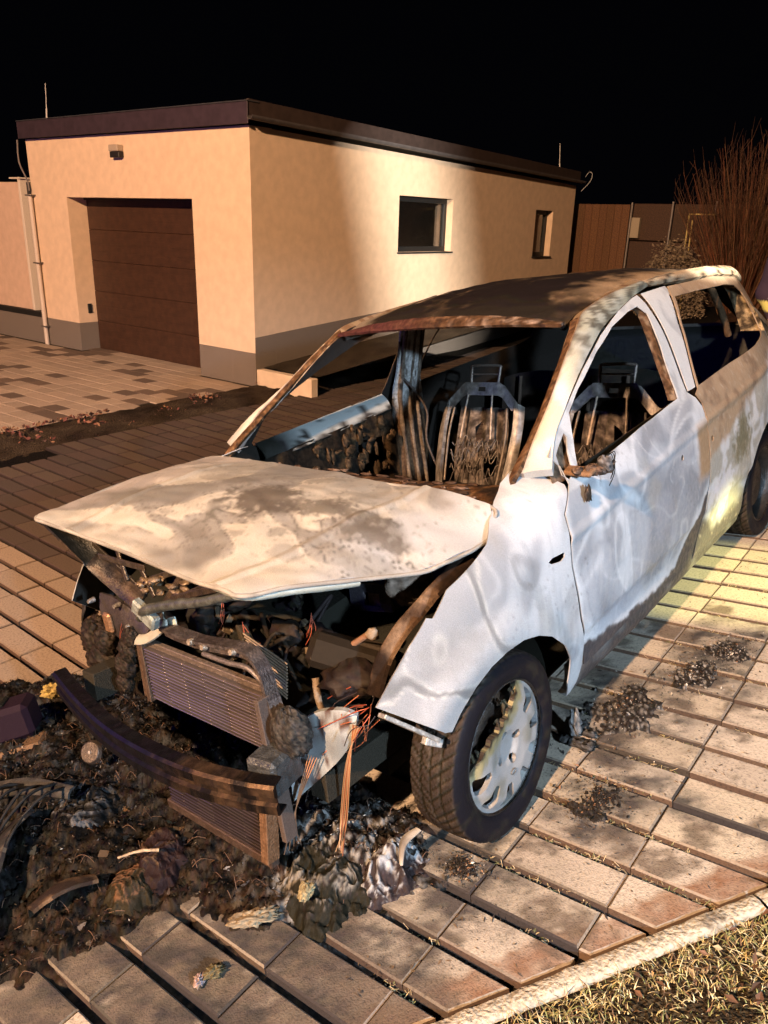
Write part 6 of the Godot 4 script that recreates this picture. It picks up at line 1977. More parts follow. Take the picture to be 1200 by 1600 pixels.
	for i in 26:
		var a := D(0.40 + rng.randf_range(-0.03, 0.03), 0.66 + rng.randf_range(-0.05, 0.06), 0.60 + rng.randf_range(-0.04, 0.04))
		var b := a + Vector3(rng.randf_range(-0.03, 0.05), rng.randf_range(-0.16, -0.05), rng.randf_range(0.03, 0.14))
		tube(mb, spline([a, a.lerp(b, 0.5) + Vector3(rng.randf_range(-0.02, 0.02), rng.randf_range(-0.02, 0.02), rng.randf_range(-0.02, 0.02)), b], 4), 0.0015, 0.0013, [Color(0.30, 0.06, 0.03), Color(0.36, 0.11, 0.05), Color(0.03, 0.02, 0.02)][i % 3], 4)
	for i in 7:
		var a := D(0.42, 0.645 + i * 0.004, 0.56)
		var b := D(0.42 + 0.01 * i, 0.50 + i * 0.012 + rng.randf_range(-0.02, 0.02), 0.06 + 0.02 * i)
		tube(mb, spline([a, D(0.43, 0.61, 0.38 + 0.01 * i), D(0.43, 0.57 - 0.004 * i, 0.22), b], 6), 0.0017, 0.0014, [Color(0.34, 0.19, 0.09), Color(0.28, 0.09, 0.04), Color(0.40, 0.26, 0.15)][i % 3], 4)
	for i in 4:
		tube(mb, spline([D(0.48, 0.52 + 0.01 * i, 0.46), D(0.51, 0.46, 0.28), D(0.47 + 0.02 * i, 0.39, 0.10)], 6), 0.0017, 0.0015, Color(0.42, 0.2, 0.1), 4)
	for q in [[0.36, 0.18, 0.70], [0.30, 0.02, 0.72], [0.28, 0.40, 0.74], [0.44, -0.38, 0.62], [0.38, 0.27, 0.66]]:
		for i in 4:
			var a := D(q[0], q[1], q[2])
			tube(mb, spline([a + Vector3(0, 0.01 * i, 0), a + Vector3(rng.randf_range(-0.02, 0.02), -0.035, rng.randf_range(-0.005, 0.02)), a + Vector3(rng.randf_range(-0.01, 0.02), rng.randf_range(-0.10, -0.06), rng.randf_range(0.0, 0.05))], 4), 0.0014, 0.001, vary(Color(0.30, 0.075, 0.04), 0.4), 4)
	part(mb, "wiring", M.wire, car, "bunches of bare red and copper wire").set_meta("kind", "stuff")
	# lower rails closing the bay from below
	mb = MB.new()
	bar(mb, D(0.45, 0.50, 0.33), D(-0.35, 0.52, 0.30), 0.07, 0.09, CHAR)
	bar(mb, D(0.55, -0.50, 0.42), D(-0.35, -0.52, 0.34), 0.07, 0.10, CHAR)
	bar(mb, D(0.10, -0.5, 0.20), D(0.10, 0.5, 0.20), 0.12, 0.06, SOOT)
	part(mb, "chassis_rails", M.soot, car)

# ------------------------------------------------------------------ debris
func heap_edge(x: float, l: float, poly: PackedVector2Array) -> float:
	var p := Vector2(x, l)
	var d := 9.0
	for i in poly.size():
		d = minf(d, p.distance_to(Geometry2D.get_closest_point_to_segment(p, poly[i], poly[(i + 1) % poly.size()])))
	return d if Geometry2D.is_point_in_polygon(p, poly) else -d

func heap_color(p: Vector3, l: float, x: float) -> Color:
	var a := nz(p, 13.0)
	var c := mix(Color(0.005, 0.0045, 0.004), Color(0.018, 0.013, 0.009), sm(-0.15, 0.3, a))
	c = mix(c, Color(0.034, 0.021, 0.014), sm(-0.25, 0.15, l + 0.3 * nz(p, 3.0)) * sm(0.05, 0.4, nz(p + Vector3(3, 3, 3), 22.0)))
	c = mix(c, Color(0.035, 0.038, 0.042), sm(-0.15, -0.5, l + 0.3 * nz(p, 4.0)) * sm(0.0, 0.35, nz(p + Vector3(7, 3, 3), 18.0)))
	c = mix(c, Color(0.30, 0.30, 0.29), sm(0.32, 0.10, Vector2(x - 0.42, l - 0.52).length() + 0.15 * nz(p, 9.0)) * sm(0.0, 0.3, nz(p, 26.0)) * 0.85)
	return c

func lumpy(called: String, label: String, cat: String, p: Vector3, s: Vector3, turn: Vector3, amp: float, freq: float, c1: Color, c2: Color, m: Material, off: float, w := 34, h := 22) -> Node3D:
	var mb := MB.new()
	lump(mb, Transform3D(Basis.from_euler(turn).scaled_local(s), Vector3.ZERO), amp, freq, c1, c2, w, h, Vector3(off, off * 0.7, 2))
	var o := inst(mb, m)
	o.position = p
	return top(o, called, label, cat, "burnt debris")

func crusted(called: String, label: String, p: Vector3, rx: float, rz: float, turn: float, h: float, fold: float, c1: Color, c2: Color, off: float) -> void:
	var mb := MB.new()
	crust(mb, rx, rz, h, fold, c1, c2, off)
	var o := inst(mb, M.char_wet)
	o.transform = Transform3D(Basis(Vector3.UP, turn), p)
	top(o, called, label, "debris", "burnt debris")

func ash_pile(x: float, l: float, rx: float, rl: float, h: float, label: String, seed_: int, pale: float) -> void:
	rng.seed = seed_
	var mb := MB.new()
	var pts := []
	var cols := []
	var n := 46
	for j in n:
		for i in n:
			var u := Vector2(i / (n - 1.0) * 2.0 - 1.0, j / (n - 1.0) * 2.0 - 1.0) * 1.25
			var p := D(x + u.x * rx, l + u.y * rl, 0)
			var r := u.length() * 1.25 + 0.7 * nz(p + Vector3(seed_, 0, 0), 6.0) + 0.35 * nz(p, 22.0)
			var hh := h * sm(1.0, 0.2, r) * (0.6 + 0.9 * absf(nz(p, 26.0))) + 0.012 * nz(p, 55.0) * sm(1.05, 0.6, r)
			p.y = 0.003 + hh if r < 1.0 else -0.02
			pts.append(p)
			var c := mix(Color(0.012, 0.011, 0.010), Color(0.04, 0.034, 0.029), 0.5 + nz(p, 30.0))
			cols.append(mix(c, Color(0.33, 0.31, 0.28), sm(0.12, 0.38, nz(p, 48.0)) * pale))
	mb.grid(pts, n, n, cols)
	if mb.n[n * n / 2 + n / 2].y < 0.0:
		for q in mb.n.size(): mb.n[q] = -mb.n[q]
		mb.ix.reverse()
	for i in 900:
		var a := rng.randf() * TAU
		var r := absf(rng.randfn()) * 0.75
		if r > 2.2: continue
		var c := D(x + cos(a) * r * rx, l + sin(a) * r * rl, 0.006 + h * 0.8 * maxf(0.0, 1.0 - r) + rng.randf() * 0.006)
		var b := Basis.from_euler(Vector3(rng.randf_range(-0.7, 0.7), rng.randf() * 6.0, rng.randf_range(-0.7, 0.7)))
		var s := rng.randf_range(0.0012, 0.004) * (1.0 + 2.0 * pow(rng.randf(), 6.0))
		var col: Color = Color(0.45, 0.42, 0.37) if rng.randf() < 0.16 * pale else (Color(0.20, 0.11, 0.06) if rng.randf() < 0.12 else Color(0.03, 0.027, 0.025))
		mb.quad(c + b * Vector3(-s, 0, 0), c + b * Vector3(0, 0, s * 0.5), c + b * Vector3(s, 0.001, 0), c + b * Vector3(0, 0, -s * 0.5), vary(col, 0.4))
	top(inst(mb, M.char_wet), "ash_pile", label, "ash", "ash on the pavers")

func debris() -> void:
	rng.seed = 51
	var poly := v2([1.17, 0.02, 0.98, 0.11, 0.86, 0.15, 0.76, 0.21, 0.75, 0.38, 0.70, 0.46, 0.57, 0.52, 0.46, 0.66, 0.36, 0.73, 0.24, 0.70, 0.12, 0.60, 0.05, 0.3, 0.02, -0.9, 0.15, -1.35, 0.5, -1.6, 1.0, -1.3, 1.4, -0.7, 1.38, -0.25])
	var hh := func(x: float, l: float) -> float:
		var p := D(x, l, 0)
		var d := heap_edge(x, l, poly) + 0.05 * nz(p, 8.0) + 0.03 * nz(p, 25.0)
		if d < 0.0: return maxf(-0.03, -0.004 + d * 0.5)
		var h := -0.004 + 0.016 * sm(0.0, 0.05, d) + 0.075 * sm(0.0, 0.40, d) * (0.75 + 0.9 * nz(p, 3.5))
		var inn := sm(0.0, 0.16, d)
		h += inn * 0.06 * exp(-(pow((x - 0.88) / 0.25, 2.0) + pow((l + 0.42) / 0.3, 2.0)))
		h += inn * 0.05 * exp(-(pow((x - 0.40) / 0.16, 2.0) + pow((l - 0.50) / 0.17, 2.0)))
		return h + sm(0.0, 0.06, d) * (0.026 * nz(p, 9.0) + 0.022 * absf(nz(p, 24.0)) + 0.012 * nz(p, 60.0))
	var mb := MB.new()
	var pts := []
	var cols := []
	var nx := 170
	var nl := 250
	for j in nl:
		for i in nx:
			var x := 0.0 + 1.42 * i / (nx - 1.0)
			var l := -1.62 + 2.40 * j / (nl - 1.0)
			var p := D(x, l, hh.call(x, l) + gz(x, l))
			pts.append(p)
			cols.append(heap_color(p, l, x))
	mb.grid(pts, nx, nl, cols)
	if mb.n[nx * 100 + 80].y < 0.0:
		for q in mb.n.size(): mb.n[q] = -mb.n[q]
		mb.ix.reverse()
	top(inst(mb, M.char_wet), "debris_bed", "matted black and brown burnt debris covering the ground before the bumper beam", "debris", "", "stuff")
	mb = MB.new()
	for i in 34000:
		var x := rng.randf_range(0.02, 1.4)
		var l := rng.randf_range(-1.55, 0.76)
		var h: float = hh.call(x, l)
		if h < 0.002: continue
		var c := D(x, l, h + gz(x, l) + rng.randf_range(-0.002, 0.012))
		var b := Basis.from_euler(Vector3(rng.randf_range(-1.2, 1.2), rng.randf() * 6.0, rng.randf_range(-1.2, 1.2)))
		var s := rng.randf_range(0.0015, 0.006)
		if rng.randf() < 0.04: s *= 2.5
		var r := rng.randf()
		var col := heap_color(c, l, x)
		if r < 0.07: col = Color(0.045, 0.027, 0.017)
		elif r < 0.11: col = Color(0.09, 0.086, 0.082)
		elif r < 0.115: col = Color(0.36, 0.33, 0.28)
		mb.quad(c + b * Vector3(-s, 0, 0), c + b * Vector3(0, s * 0.2, s * 0.35), c + b * Vector3(s, 0.0, 0), c + b * Vector3(0, -s * 0.1, -s * 0.35), vary(col, 0.5))
	# bent shards of skin and sheet
	for i in 260:
		var x := rng.randf_range(0.1, 1.35)
		var l := rng.randf_range(-1.4, 0.68)
		var h: float = hh.call(x, l)
		if h < 0.01: continue
		var c := D(x, l, h + gz(x, l) + 0.004)
		var b := Basis.from_euler(Vector3(rng.randf_range(-0.9, 0.9), rng.randf() * 6.0, rng.randf_range(-0.9, 0.9)))
		var s := rng.randf_range(0.008, 0.026)
		var w := s * rng.randf_range(0.25, 0.7)
		var k := rng.randf_range(-0.4, 0.5) * s
		var col: Color = vary([Color(0.012, 0.011, 0.011), Color(0.03, 0.022, 0.016), Color(0.06, 0.036, 0.022), Color(0.022, 0.023, 0.025), Color(0.05, 0.046, 0.042)][rng.randi() % 5], 0.4)
		var p0 := c + b * Vector3(-s, 0, -w)
		var p1 := c + b * Vector3(-s * 0.2, k, -w * rng.randf_range(0.6, 1.2))
		var p2 := c + b * Vector3(s, k * 0.3, -w * rng.randf_range(0.1, 0.9))
		var q0 := c + b * Vector3(-s * rng.randf_range(0.6, 1.0), 0.004, w)
		var q1 := c + b * Vector3(-s * 0.1, k + 0.004, w * rng.randf_range(0.6, 1.2))
		var q2 := c + b * Vector3(s * rng.randf_range(0.6, 1.0), k * 0.4, w * rng.randf_range(0.1, 0.9))
		mb.quad(p0, p1, q1, q0, col)
		mb.quad(p1, p2, q2, q1, col)
	# curled strands
	for i in 500:
		var x := rng.randf_range(0.1, 1.3)
		var l := rng.randf_range(-1.3, 0.7)
		var h: float = hh.call(x, l)
		if h < 0.002: continue
		var c := D(x, l, h + gz(x, l))
		var a := rng.randf() * TAU
		var len := rng.randf_range(0.02, 0.06)
		var d := Vector3(cos(a), 0, sin(a)) * len
		tube(mb, spline([c, c + d * 0.5 + Vector3(0, rng.randf_range(0.004, 0.03), 0), c + d + Vector3(rng.randf_range(-0.01, 0.01), -0.002, 0)], 3), 0.0014, 0.0008, vary(Color(0.08, 0.05, 0.035), 0.6), 3)
	top(inst(mb, M.flake), "debris_flakes", "flakes and curled strands of burnt plastic on the debris before the car", "debris", "", "stuff")
	# separate pieces in the heap
	crusted("melted_mass", "silvery grey melted mass beside the front tyre", D(0.33, 0.60, 0.0), 0.15, 0.12, 0.4, 0.10, 0.010, Color(0.03, 0.021, 0.022), Color(0.36, 0.37, 0.38), 3.0)
	crusted("melted_mass", "ash covered grey crust in front of the silvery mass", D(0.47, 0.47, 0.03), 0.17, 0.13, 1.1, 0.06, 0.011, Color(0.014, 0.012, 0.011), Color(0.20, 0.19, 0.165), 8.0)
	lumpy("foam_scrap", "longest yellow foam scrap, at the near edge of the ash lump", "debris", D(0.575, 0.52, 0.075), Vector3(0.055, 0.012, 0.022), Vector3(0, 0.6, 0.2), 0.5, 1.6, Color(0.46, 0.41, 0.24), Color(0.14, 0.11, 0.07), M.cloth, 1.0)
	lumpy("foam_scrap", "tan crumbling foam sheet hanging over the paver edge", "debris", D(0.70, 0.44, 0.045), Vector3(0.075, 0.016, 0.035), Vector3(0.2, -0.3, 0.3), 0.6, 1.8, Color(0.34, 0.275, 0.18), Color(0.12, 0.095, 0.065), M.cloth, 4.0)
	lumpy("foam_scrap", "yellow scrap by the far end of the bumper beam", "debris", D(0.48, -0.98, 0.22), Vector3(0.05, 0.03, 0.035), Vector3(0.3, 0.3, 0.5), 0.5, 1.6, Color(0.45, 0.34, 0.11), Color(0.14, 0.10, 0.05), M.cloth, 5.0)
	crusted("brown_crust", "smooth brown crust in the middle of the debris", D(0.82, 0.02, 0.045), 0.09, 0.075, 0.3, 0.04, 0.006, Color(0.02, 0.018, 0.011), Color(0.13, 0.07, 0.038), 6.0)
	crusted("brown_crust", "brown crust under the bumper beam", D(0.70, 0.0, 0.06), 0.12, 0.08, 0.8, 0.06, 0.010, Color(0.016, 0.011, 0.008), Color(0.11, 0.068, 0.042), 7.0)
	crusted("clinker_crust", "blue grey clinker crust left of the brown debris", D(0.78, -0.36, 0.07), 0.17, 0.13, 0.3, 0.06, 0.012, Color(0.008, 0.008, 0.009), Color(0.10, 0.105, 0.11), 9.0)
	# pale stick
	mb = MB.new()
	tube(mb, spline([Vector3(-0.06, 0, 0), Vector3(0, 0.006, 0.004), Vector3(0.06, 0.002, -0.003)], 4), 0.0055, 0.0035, Color(0.45, 0.34, 0.22), 6, 0.4)
	var st := inst(mb, M.wood)
	st.transform = Transform3D(Basis(Vector3.UP, -0.75), D(0.78, 0.03, 0.125))
	top(st, "pale_stick", "short pale stick lying above the brown lump", "debris", "burnt debris")
	mb = MB.new()
	ribbon(mb, [Vector3(-0.055, 0, -0.012), Vector3(0, 0.02, -0.014), Vector3(0.06, 0.0, -0.008)], [Vector3(-0.05, 0.006, 0.012), Vector3(0, 0.03, 0.014), Vector3(0.065, 0.004, 0.004)], Vector3.UP, 0.004, 0.003, func(p, t): return mix(Color(0.36, 0.34, 0.30), Color(0.12, 0.11, 0.10), 0.5 + 1.4 * nz(p, 14.0)), CHAR, 4, 6)
	var ws := inst(mb, M.cloth)
	ws.transform = Transform3D(Basis.from_euler(Vector3(0.2, -0.6, -0.9)), D(0.31, 0.69, 0.105))
	top(ws, "pale_strip", "pale bent strip leaning on the silvery mass by the tyre", "debris", "burnt debris")
	# disc
	mb = MB.new()
	tube(mb, [Vector3(0, -0.006, 0), Vector3(0, 0.006, 0), Vector3(0, 0.008, 0)], 0.042, 0.034, Color(0.10, 0.08, 0.07), 28)
	tube(mb, [Vector3(0, 0.006, 0), Vector3(0, 0.011, 0)], 0.008, 0.006, Color(0.3, 0.28, 0.27), 10)
	var di := inst(mb, M.steel)
	di.transform = Transform3D(Basis.from_euler(Vector3(-0.2, 0.3, -1.0)), D(0.60, -0.52, 0.17))
	top(di, "metal_disc", "dark round metal disc under the far end of bumper beam", "debris", "burnt debris")
	# hollow dark box at the left edge
	var bxn := at(D(0.64, -1.07, 0.15), Basis.from_euler(Vector3(0.1, 0.9, 0.12)))
	top(bxn, "melted_box", "glossy purple black box at the left picture edge", "debris", "burnt debris")
	mb = MB.new()
	box(mb, Vector3(0, 0, 0), Vector3(0.16, 0.14, 0.20), 0.02, Color(0.018, 0.011, 0.019))
	part(mb, "shell", M.rubber, bxn)
	mb = MB.new()
	box(mb, Vector3(0.02, -0.09, 0), Vector3(0.24, 0.03, 0.26), 0.012, Color(0.16, 0.10, 0.06))
	box(mb, Vector3(-0.01, 0.074, 0.03), Vector3(0.10, 0.02, 0.07), 0.008, SOOT)
	part(mb, "tray", M.char_wet, bxn)
	# remains of the grille: bent bars
	var gr := at(D(0.98, -0.50, 0.13), Basis.from_euler(Vector3(0.15, 0.35, 0.0)))
	top(gr, "grille_remains", "black remains of the grille with bent bars, left foreground", "debris", "burnt debris")
	for i in 9:
		mb = MB.new()
		var y := -0.17 + i * 0.042
		tube(mb, spline([Vector3(-0.17, 0.02 + rng.randf() * 0.02, y), Vector3(-0.08, 0.06 + rng.randf() * 0.03, y + rng.randf_range(-0.02, 0.02)), Vector3(0.03, 0.045, y + rng.randf_range(-0.03, 0.03)), Vector3(0.15, 0.0, y + rng.randf_range(-0.03, 0.03))], 5), 0.006, 0.004, Color(0.012, 0.012, 0.012), 6, 0.8, Color(0.035, 0.035, 0.035))
		part(mb, "bar", M.char_wet, gr)
	mb = MB.new()
	ribbon(mb, [Vector3(-0.18, 0.02, -0.2), Vector3(-0.19, 0.05, 0.0), Vector3(-0.18, 0.03, 0.2)], [Vector3(-0.14, 0.0, -0.2), Vector3(-0.14, 0.02, 0.0), Vector3(-0.13, 0.0, 0.2)], Vector3.UP, 0.01, 0.01, func(p, t): return mix(Color(0.02, 0.02, 0.02), Color(0.09, 0.085, 0.08), 0.4 + nz(p, 16.0)), SOOT, 4, 8)
	part(mb, "rail", M.char_wet, gr)
	# the sagging slab of bumper skin in the left foreground
	mb = MB.new()
	ribbon(mb, [Vector3(-0.24, 0.10, -0.05), Vector3(-0.10, 0.13, -0.04), Vector3(0.06, 0.10, -0.05), Vector3(0.22, 0.02, -0.04)], [Vector3(-0.24, 0.0, 0.03), Vector3(-0.10, 0.02, 0.06), Vector3(0.06, 0.0, 0.05), Vector3(0.22, -0.03, 0.05)], Vector3(0, 0.5, 1), 0.025, 0.012, func(p, t): return mix(mix(Color(0.022, 0.021, 0.022), Color(0.06, 0.055, 0.05), 0.5 + nz(p, 11.0)), Color(0.20, 0.17, 0.13), sm(0.3, 0.45, nz(p, 30.0))), SOOT, 10, 10)
	var sk := inst(mb, M.char_wet)
	sk.transform = Transform3D(Basis.from_euler(Vector3(0, 0.75, 0)), D(1.08, -0.30, 0.06))
	top(sk, "bumper_skin", "sagging black slab of bumper skin at lower left", "debris", "burnt debris")
	mb = MB.new()
	ribbon(mb, [Vector3(-0.09, 0.05, -0.03), Vector3(0.0, 0.07, -0.04), Vector3(0.09, 0.03, -0.02)], [Vector3(-0.08, 0.0, 0.03), Vector3(0.0, 0.01, 0.05), Vector3(0.10, -0.02, 0.03)], Vector3(0, 0.5, 1), 0.02, 0.01, func(p, t): return mix(Color(0.03, 0.022, 0.018), Color(0.15, 0.10, 0.06), sm(-0.1, 0.4, nz(p, 14.0))), SOOT, 8, 8)
	var s2 := inst(mb, M.char_wet)
	s2.transform = Transform3D(Basis.from_euler(Vector3(0, -0.3, 0.1)), D(0.98, -0.06, 0.07))
	top(s2, "bumper_skin", "smaller brownish flap of melted skin beside the slab", "debris", "burnt debris")
	# crumpled scrap in the joint at the bottom
	lumpy("plastic_scrap", "crumpled pale purple scrap in a joint at the bottom", "debris", D(0.90, 0.44, 0.012), Vector3(0.028, 0.012, 0.014), Vector3(0.2, 0.9, 0.3), 0.8, 1.9, Color(0.32, 0.24, 0.27), Color(0.2, 0.16, 0.10), M.flake, 11.0)
	lumpy("plastic_scrap", "dark folded scrap next to the pale purple one", "debris", D(0.86, 0.455, 0.014), Vector3(0.032, 0.014, 0.024), Vector3(0.3, 0.2, 0.3), 0.7, 1.9, Color(0.05, 0.045, 0.03), Color(0.12, 0.10, 0.05), M.flake, 12.0)
	# melted trim hanging behind the front wheel
	mb = MB.new()
	lump(mb, Transform3D(Basis.from_scale(Vector3(0.03, 0.06, 0.02)), Vector3(0, 0.06, 0)), 0.6, 1.6, Color(0.07, 0.07, 0.07), Color(0.34, 0.34, 0.33), 20, 14)
	for i in 7:
		lump(mb, Transform3D(Basis.from_scale(Vector3(rng.randf_range(0.012, 0.035), 0.014, rng.randf_range(0.012, 0.035))), Vector3(rng.randf_range(-0.08, 0.05), 0.008, rng.randf_range(-0.06, 0.03))), 0.6, 1.8, SOOT, Color(0.10, 0.10, 0.10), 12, 8, Vector3(i, 0, 6))
	var mt := inst(mb, M.char_wet)
	mt.position = D(-0.50, 0.80, 0.01)
	top(mt, "melted_trim", "grey melted trim on the ground behind the front tyre", "debris", "burnt debris")
	ash_pile(-0.74, 0.87, 0.23, 0.15, 0.012, "largest dark ash pile beside the sill, behind the front wheel", 61, 0.75)
	ash_pile(-1.10, 1.00, 0.13, 0.10, 0.006, "ash patch with white flakes under the door", 62, 1.0)
	ash_pile(-1.34, 1.07, 0.13, 0.10, 0.006, "farther ash patch with white flakes near the right edge", 63, 1.0)
	ash_pile(-0.24, 1.00, 0.11, 0.09, 0.004, "flat black soot patch right of the front wheel", 64, 0.1)
	ash_pile(0.22, 0.80, 0.05, 0.06, 0.004, "small black soot crust in front of the tyre", 65, 0.2)

# ------------------------------------------------------------------ person at the right edge
func onlooker() -> void:
	# joints in the person's own frame: y up, facing -x (towards the tailgate)
	var bones := [
		[Vector3(0, 0.96, 0), 0.150, Vector3(0, 1.18, 0), 0.145], [Vector3(0, 1.18, 0), 0.150, Vector3(0, 1.40, 0), 0.150],
		[Vector3(0, 1.42, -0.15), 0.085, Vector3(0, 1.42, 0.15), 0.085], [Vector3(0, 1.45, 0), 0.07, Vector3(0.01, 1.54, 0), 0.06],
		[Vector3(0, 0.92, -0.09), 0.105, Vector3(0.01, 0.50, -0.10), 0.075], [Vector3(0.01, 0.50, -0.10), 0.075, Vector3(-0.01, 0.09, -0.11), 0.06],
		[Vector3(0, 0.92, 0.09), 0.105, Vector3(0.01, 0.50, 0.10), 0.075], [Vector3(0.01, 0.50, 0.10), 0.075, Vector3(-0.01, 0.09, 0.11), 0.06],
		[Vector3(-0.01, 0.05, -0.11), 0.05, Vector3(0.17, 0.04, -0.13), 0.04], [Vector3(-0.01, 0.05, 0.11), 0.05, Vector3(0.17, 0.04, 0.13), 0.04],
		[Vector3(0, 1.40, 0.20), 0.075, Vector3(-0.03, 1.12, 0.29), 0.062], [Vector3(-0.03, 1.12, 0.29), 0.062, Vector3(0.18, 0.98, 0.22), 0.048],
		[Vector3(0, 1.40, -0.20), 0.075, Vector3(-0.03, 1.12, -0.28), 0.062], [Vector3(-0.03, 1.12, -0.28), 0.062, Vector3(0.10, 0.90, -0.27), 0.048]]
	var person := at(D(-4.45, 0.66, gz(-4.45, 0.66) + 0.0), Basis(Vector3.UP, 0.15))
	top(person, "person", "person in dark jacket standing at the right edge behind the car", "person")
	var jac := func(p: Vector3) -> Color:
		if p.y < 0.10: return Color(0.015, 0.014, 0.014)
		if p.y < 0.88: return Color(0.02, 0.021, 0.028)
		if absf(p.y - 1.05) < 0.03: return Color(0.60, 0.60, 0.22)
		return Color(0.045, 0.035, 0.06)
	var mb := MB.new()
	nets(mb, bones, Vector3(-0.3, -0.02, -0.42), Vector3(0.34, 1.64, 0.42), 0.02, 0.05, jac)
	part(mb, "body", M.cloth, person)
	# head with face, ears and cap
	mb = MB.new()
	var hc := Vector3(0.02, 1.665, 0)
	var hb2 := [[hc + Vector3(-0.01, 0.02, 0), 0.088, hc + Vector3(0.015, 0.0, 0), 0.086], [hc + Vector3(0.03, -0.06, 0), 0.055, hc + Vector3(0.055, -0.085, 0), 0.035], [hc + Vector3(0.095, -0.005, 0), 0.010, hc + Vector3(0.112, -0.03, 0), 0.013], [hc + Vector3(0.01, 0.01, -0.088), 0.014, hc + Vector3(0.0, -0.025, -0.088), 0.012], [hc + Vector3(0.01, 0.01, 0.088), 0.014, hc + Vector3(0.0, -0.025, 0.088), 0.012], [hc + Vector3(0.085, -0.062, -0.015), 0.009, hc + Vector3(0.085, -0.062, 0.015), 0.009]]
	nets(mb, hb2, hc - Vector3(0.14, 0.16, 0.14), hc + Vector3(0.15, 0.14, 0.14), 0.007, 0.015, func(p: Vector3) -> Color: return Color(0.30, 0.10, 0.08) if p.x > hc.x + 0.085 and absf(p.y - hc.y + 0.062) < 0.008 and absf(p.z) < 0.025 else Color(0.42, 0.26, 0.19))
	for sg in [-1.0, 1.0]:
		lump(mb, Transform3D(Basis.from_scale(Vector3(0.007, 0.006, 0.011)), hc + Vector3(0.083, 0.012, sg * 0.032)), 0.0, 1.0, Color(0.05, 0.04, 0.035), Color(0.05, 0.04, 0.035), 8, 6)
	part(mb, "head", M.cloth, person)
	mb = MB.new()
	nets(mb, [[hc + Vector3(-0.015, 0.045, 0), 0.096, hc + Vector3(0.005, 0.04, 0), 0.094], [hc + Vector3(0.06, 0.045, -0.03), 0.02, hc + Vector3(0.13, 0.035, 0.0), 0.012], [hc + Vector3(0.06, 0.045, 0.03), 0.02, hc + Vector3(0.13, 0.035, 0.0), 0.012]], hc + Vector3(-0.14, 0.03, -0.14), hc + Vector3(0.17, 0.17, 0.14), 0.01, 0.02, func(_p): return Color(0.02, 0.02, 0.025))
	part(mb, "cap", M.cloth, person)
	# hands: palm, four fingers and a thumb each
	for sg in [1.0, -1.0]:
		var w: Vector3 = Vector3(0.18, 0.98, 0.22) if sg > 0 else Vector3(0.10, 0.90, -0.27)
		var d: Vector3 = Vector3(0.8, -0.45, -0.15 * sg).normalized()
		var up: Vector3 = Vector3(0.45, 0.8, 0.0).normalized()
		var sd := d.cross(up).normalized()
		var hbn := [[w, 0.032, w + d * 0.05, 0.034]]
		for k in 4:
			var b0 := w + d * 0.075 + sd * (k - 1.5) * 0.019
			var ln: float = [0.06, 0.075, 0.07, 0.052][k]
			hbn.append([w + d * 0.03 + sd * (k - 1.5) * 0.016, 0.016, b0, 0.010])
			hbn.append([b0, 0.010, b0 + d * ln * 0.55 - up * 0.012, 0.0085])
			hbn.append([b0 + d * ln * 0.55 - up * 0.012, 0.0085, b0 + d * ln * 0.9 - up * 0.034, 0.0075])
		hbn.append([w + d * 0.02 - sd * 0.025, 0.013, w + d * 0.06 - sd * 0.05 - up * 0.01, 0.010])
		hbn.append([w + d * 0.06 - sd * 0.05 - up * 0.01, 0.010, w + d * 0.085 - sd * 0.05 - up * 0.02, 0.008])
		mb = MB.new()
		nets(mb, hbn, w - Vector3(0.08, 0.16, 0.12), w + Vector3(0.2, 0.1, 0.12), 0.005, 0.006, func(_p): return Color(0.40, 0.25, 0.18))
		part(mb, "hand", M.cloth, person)

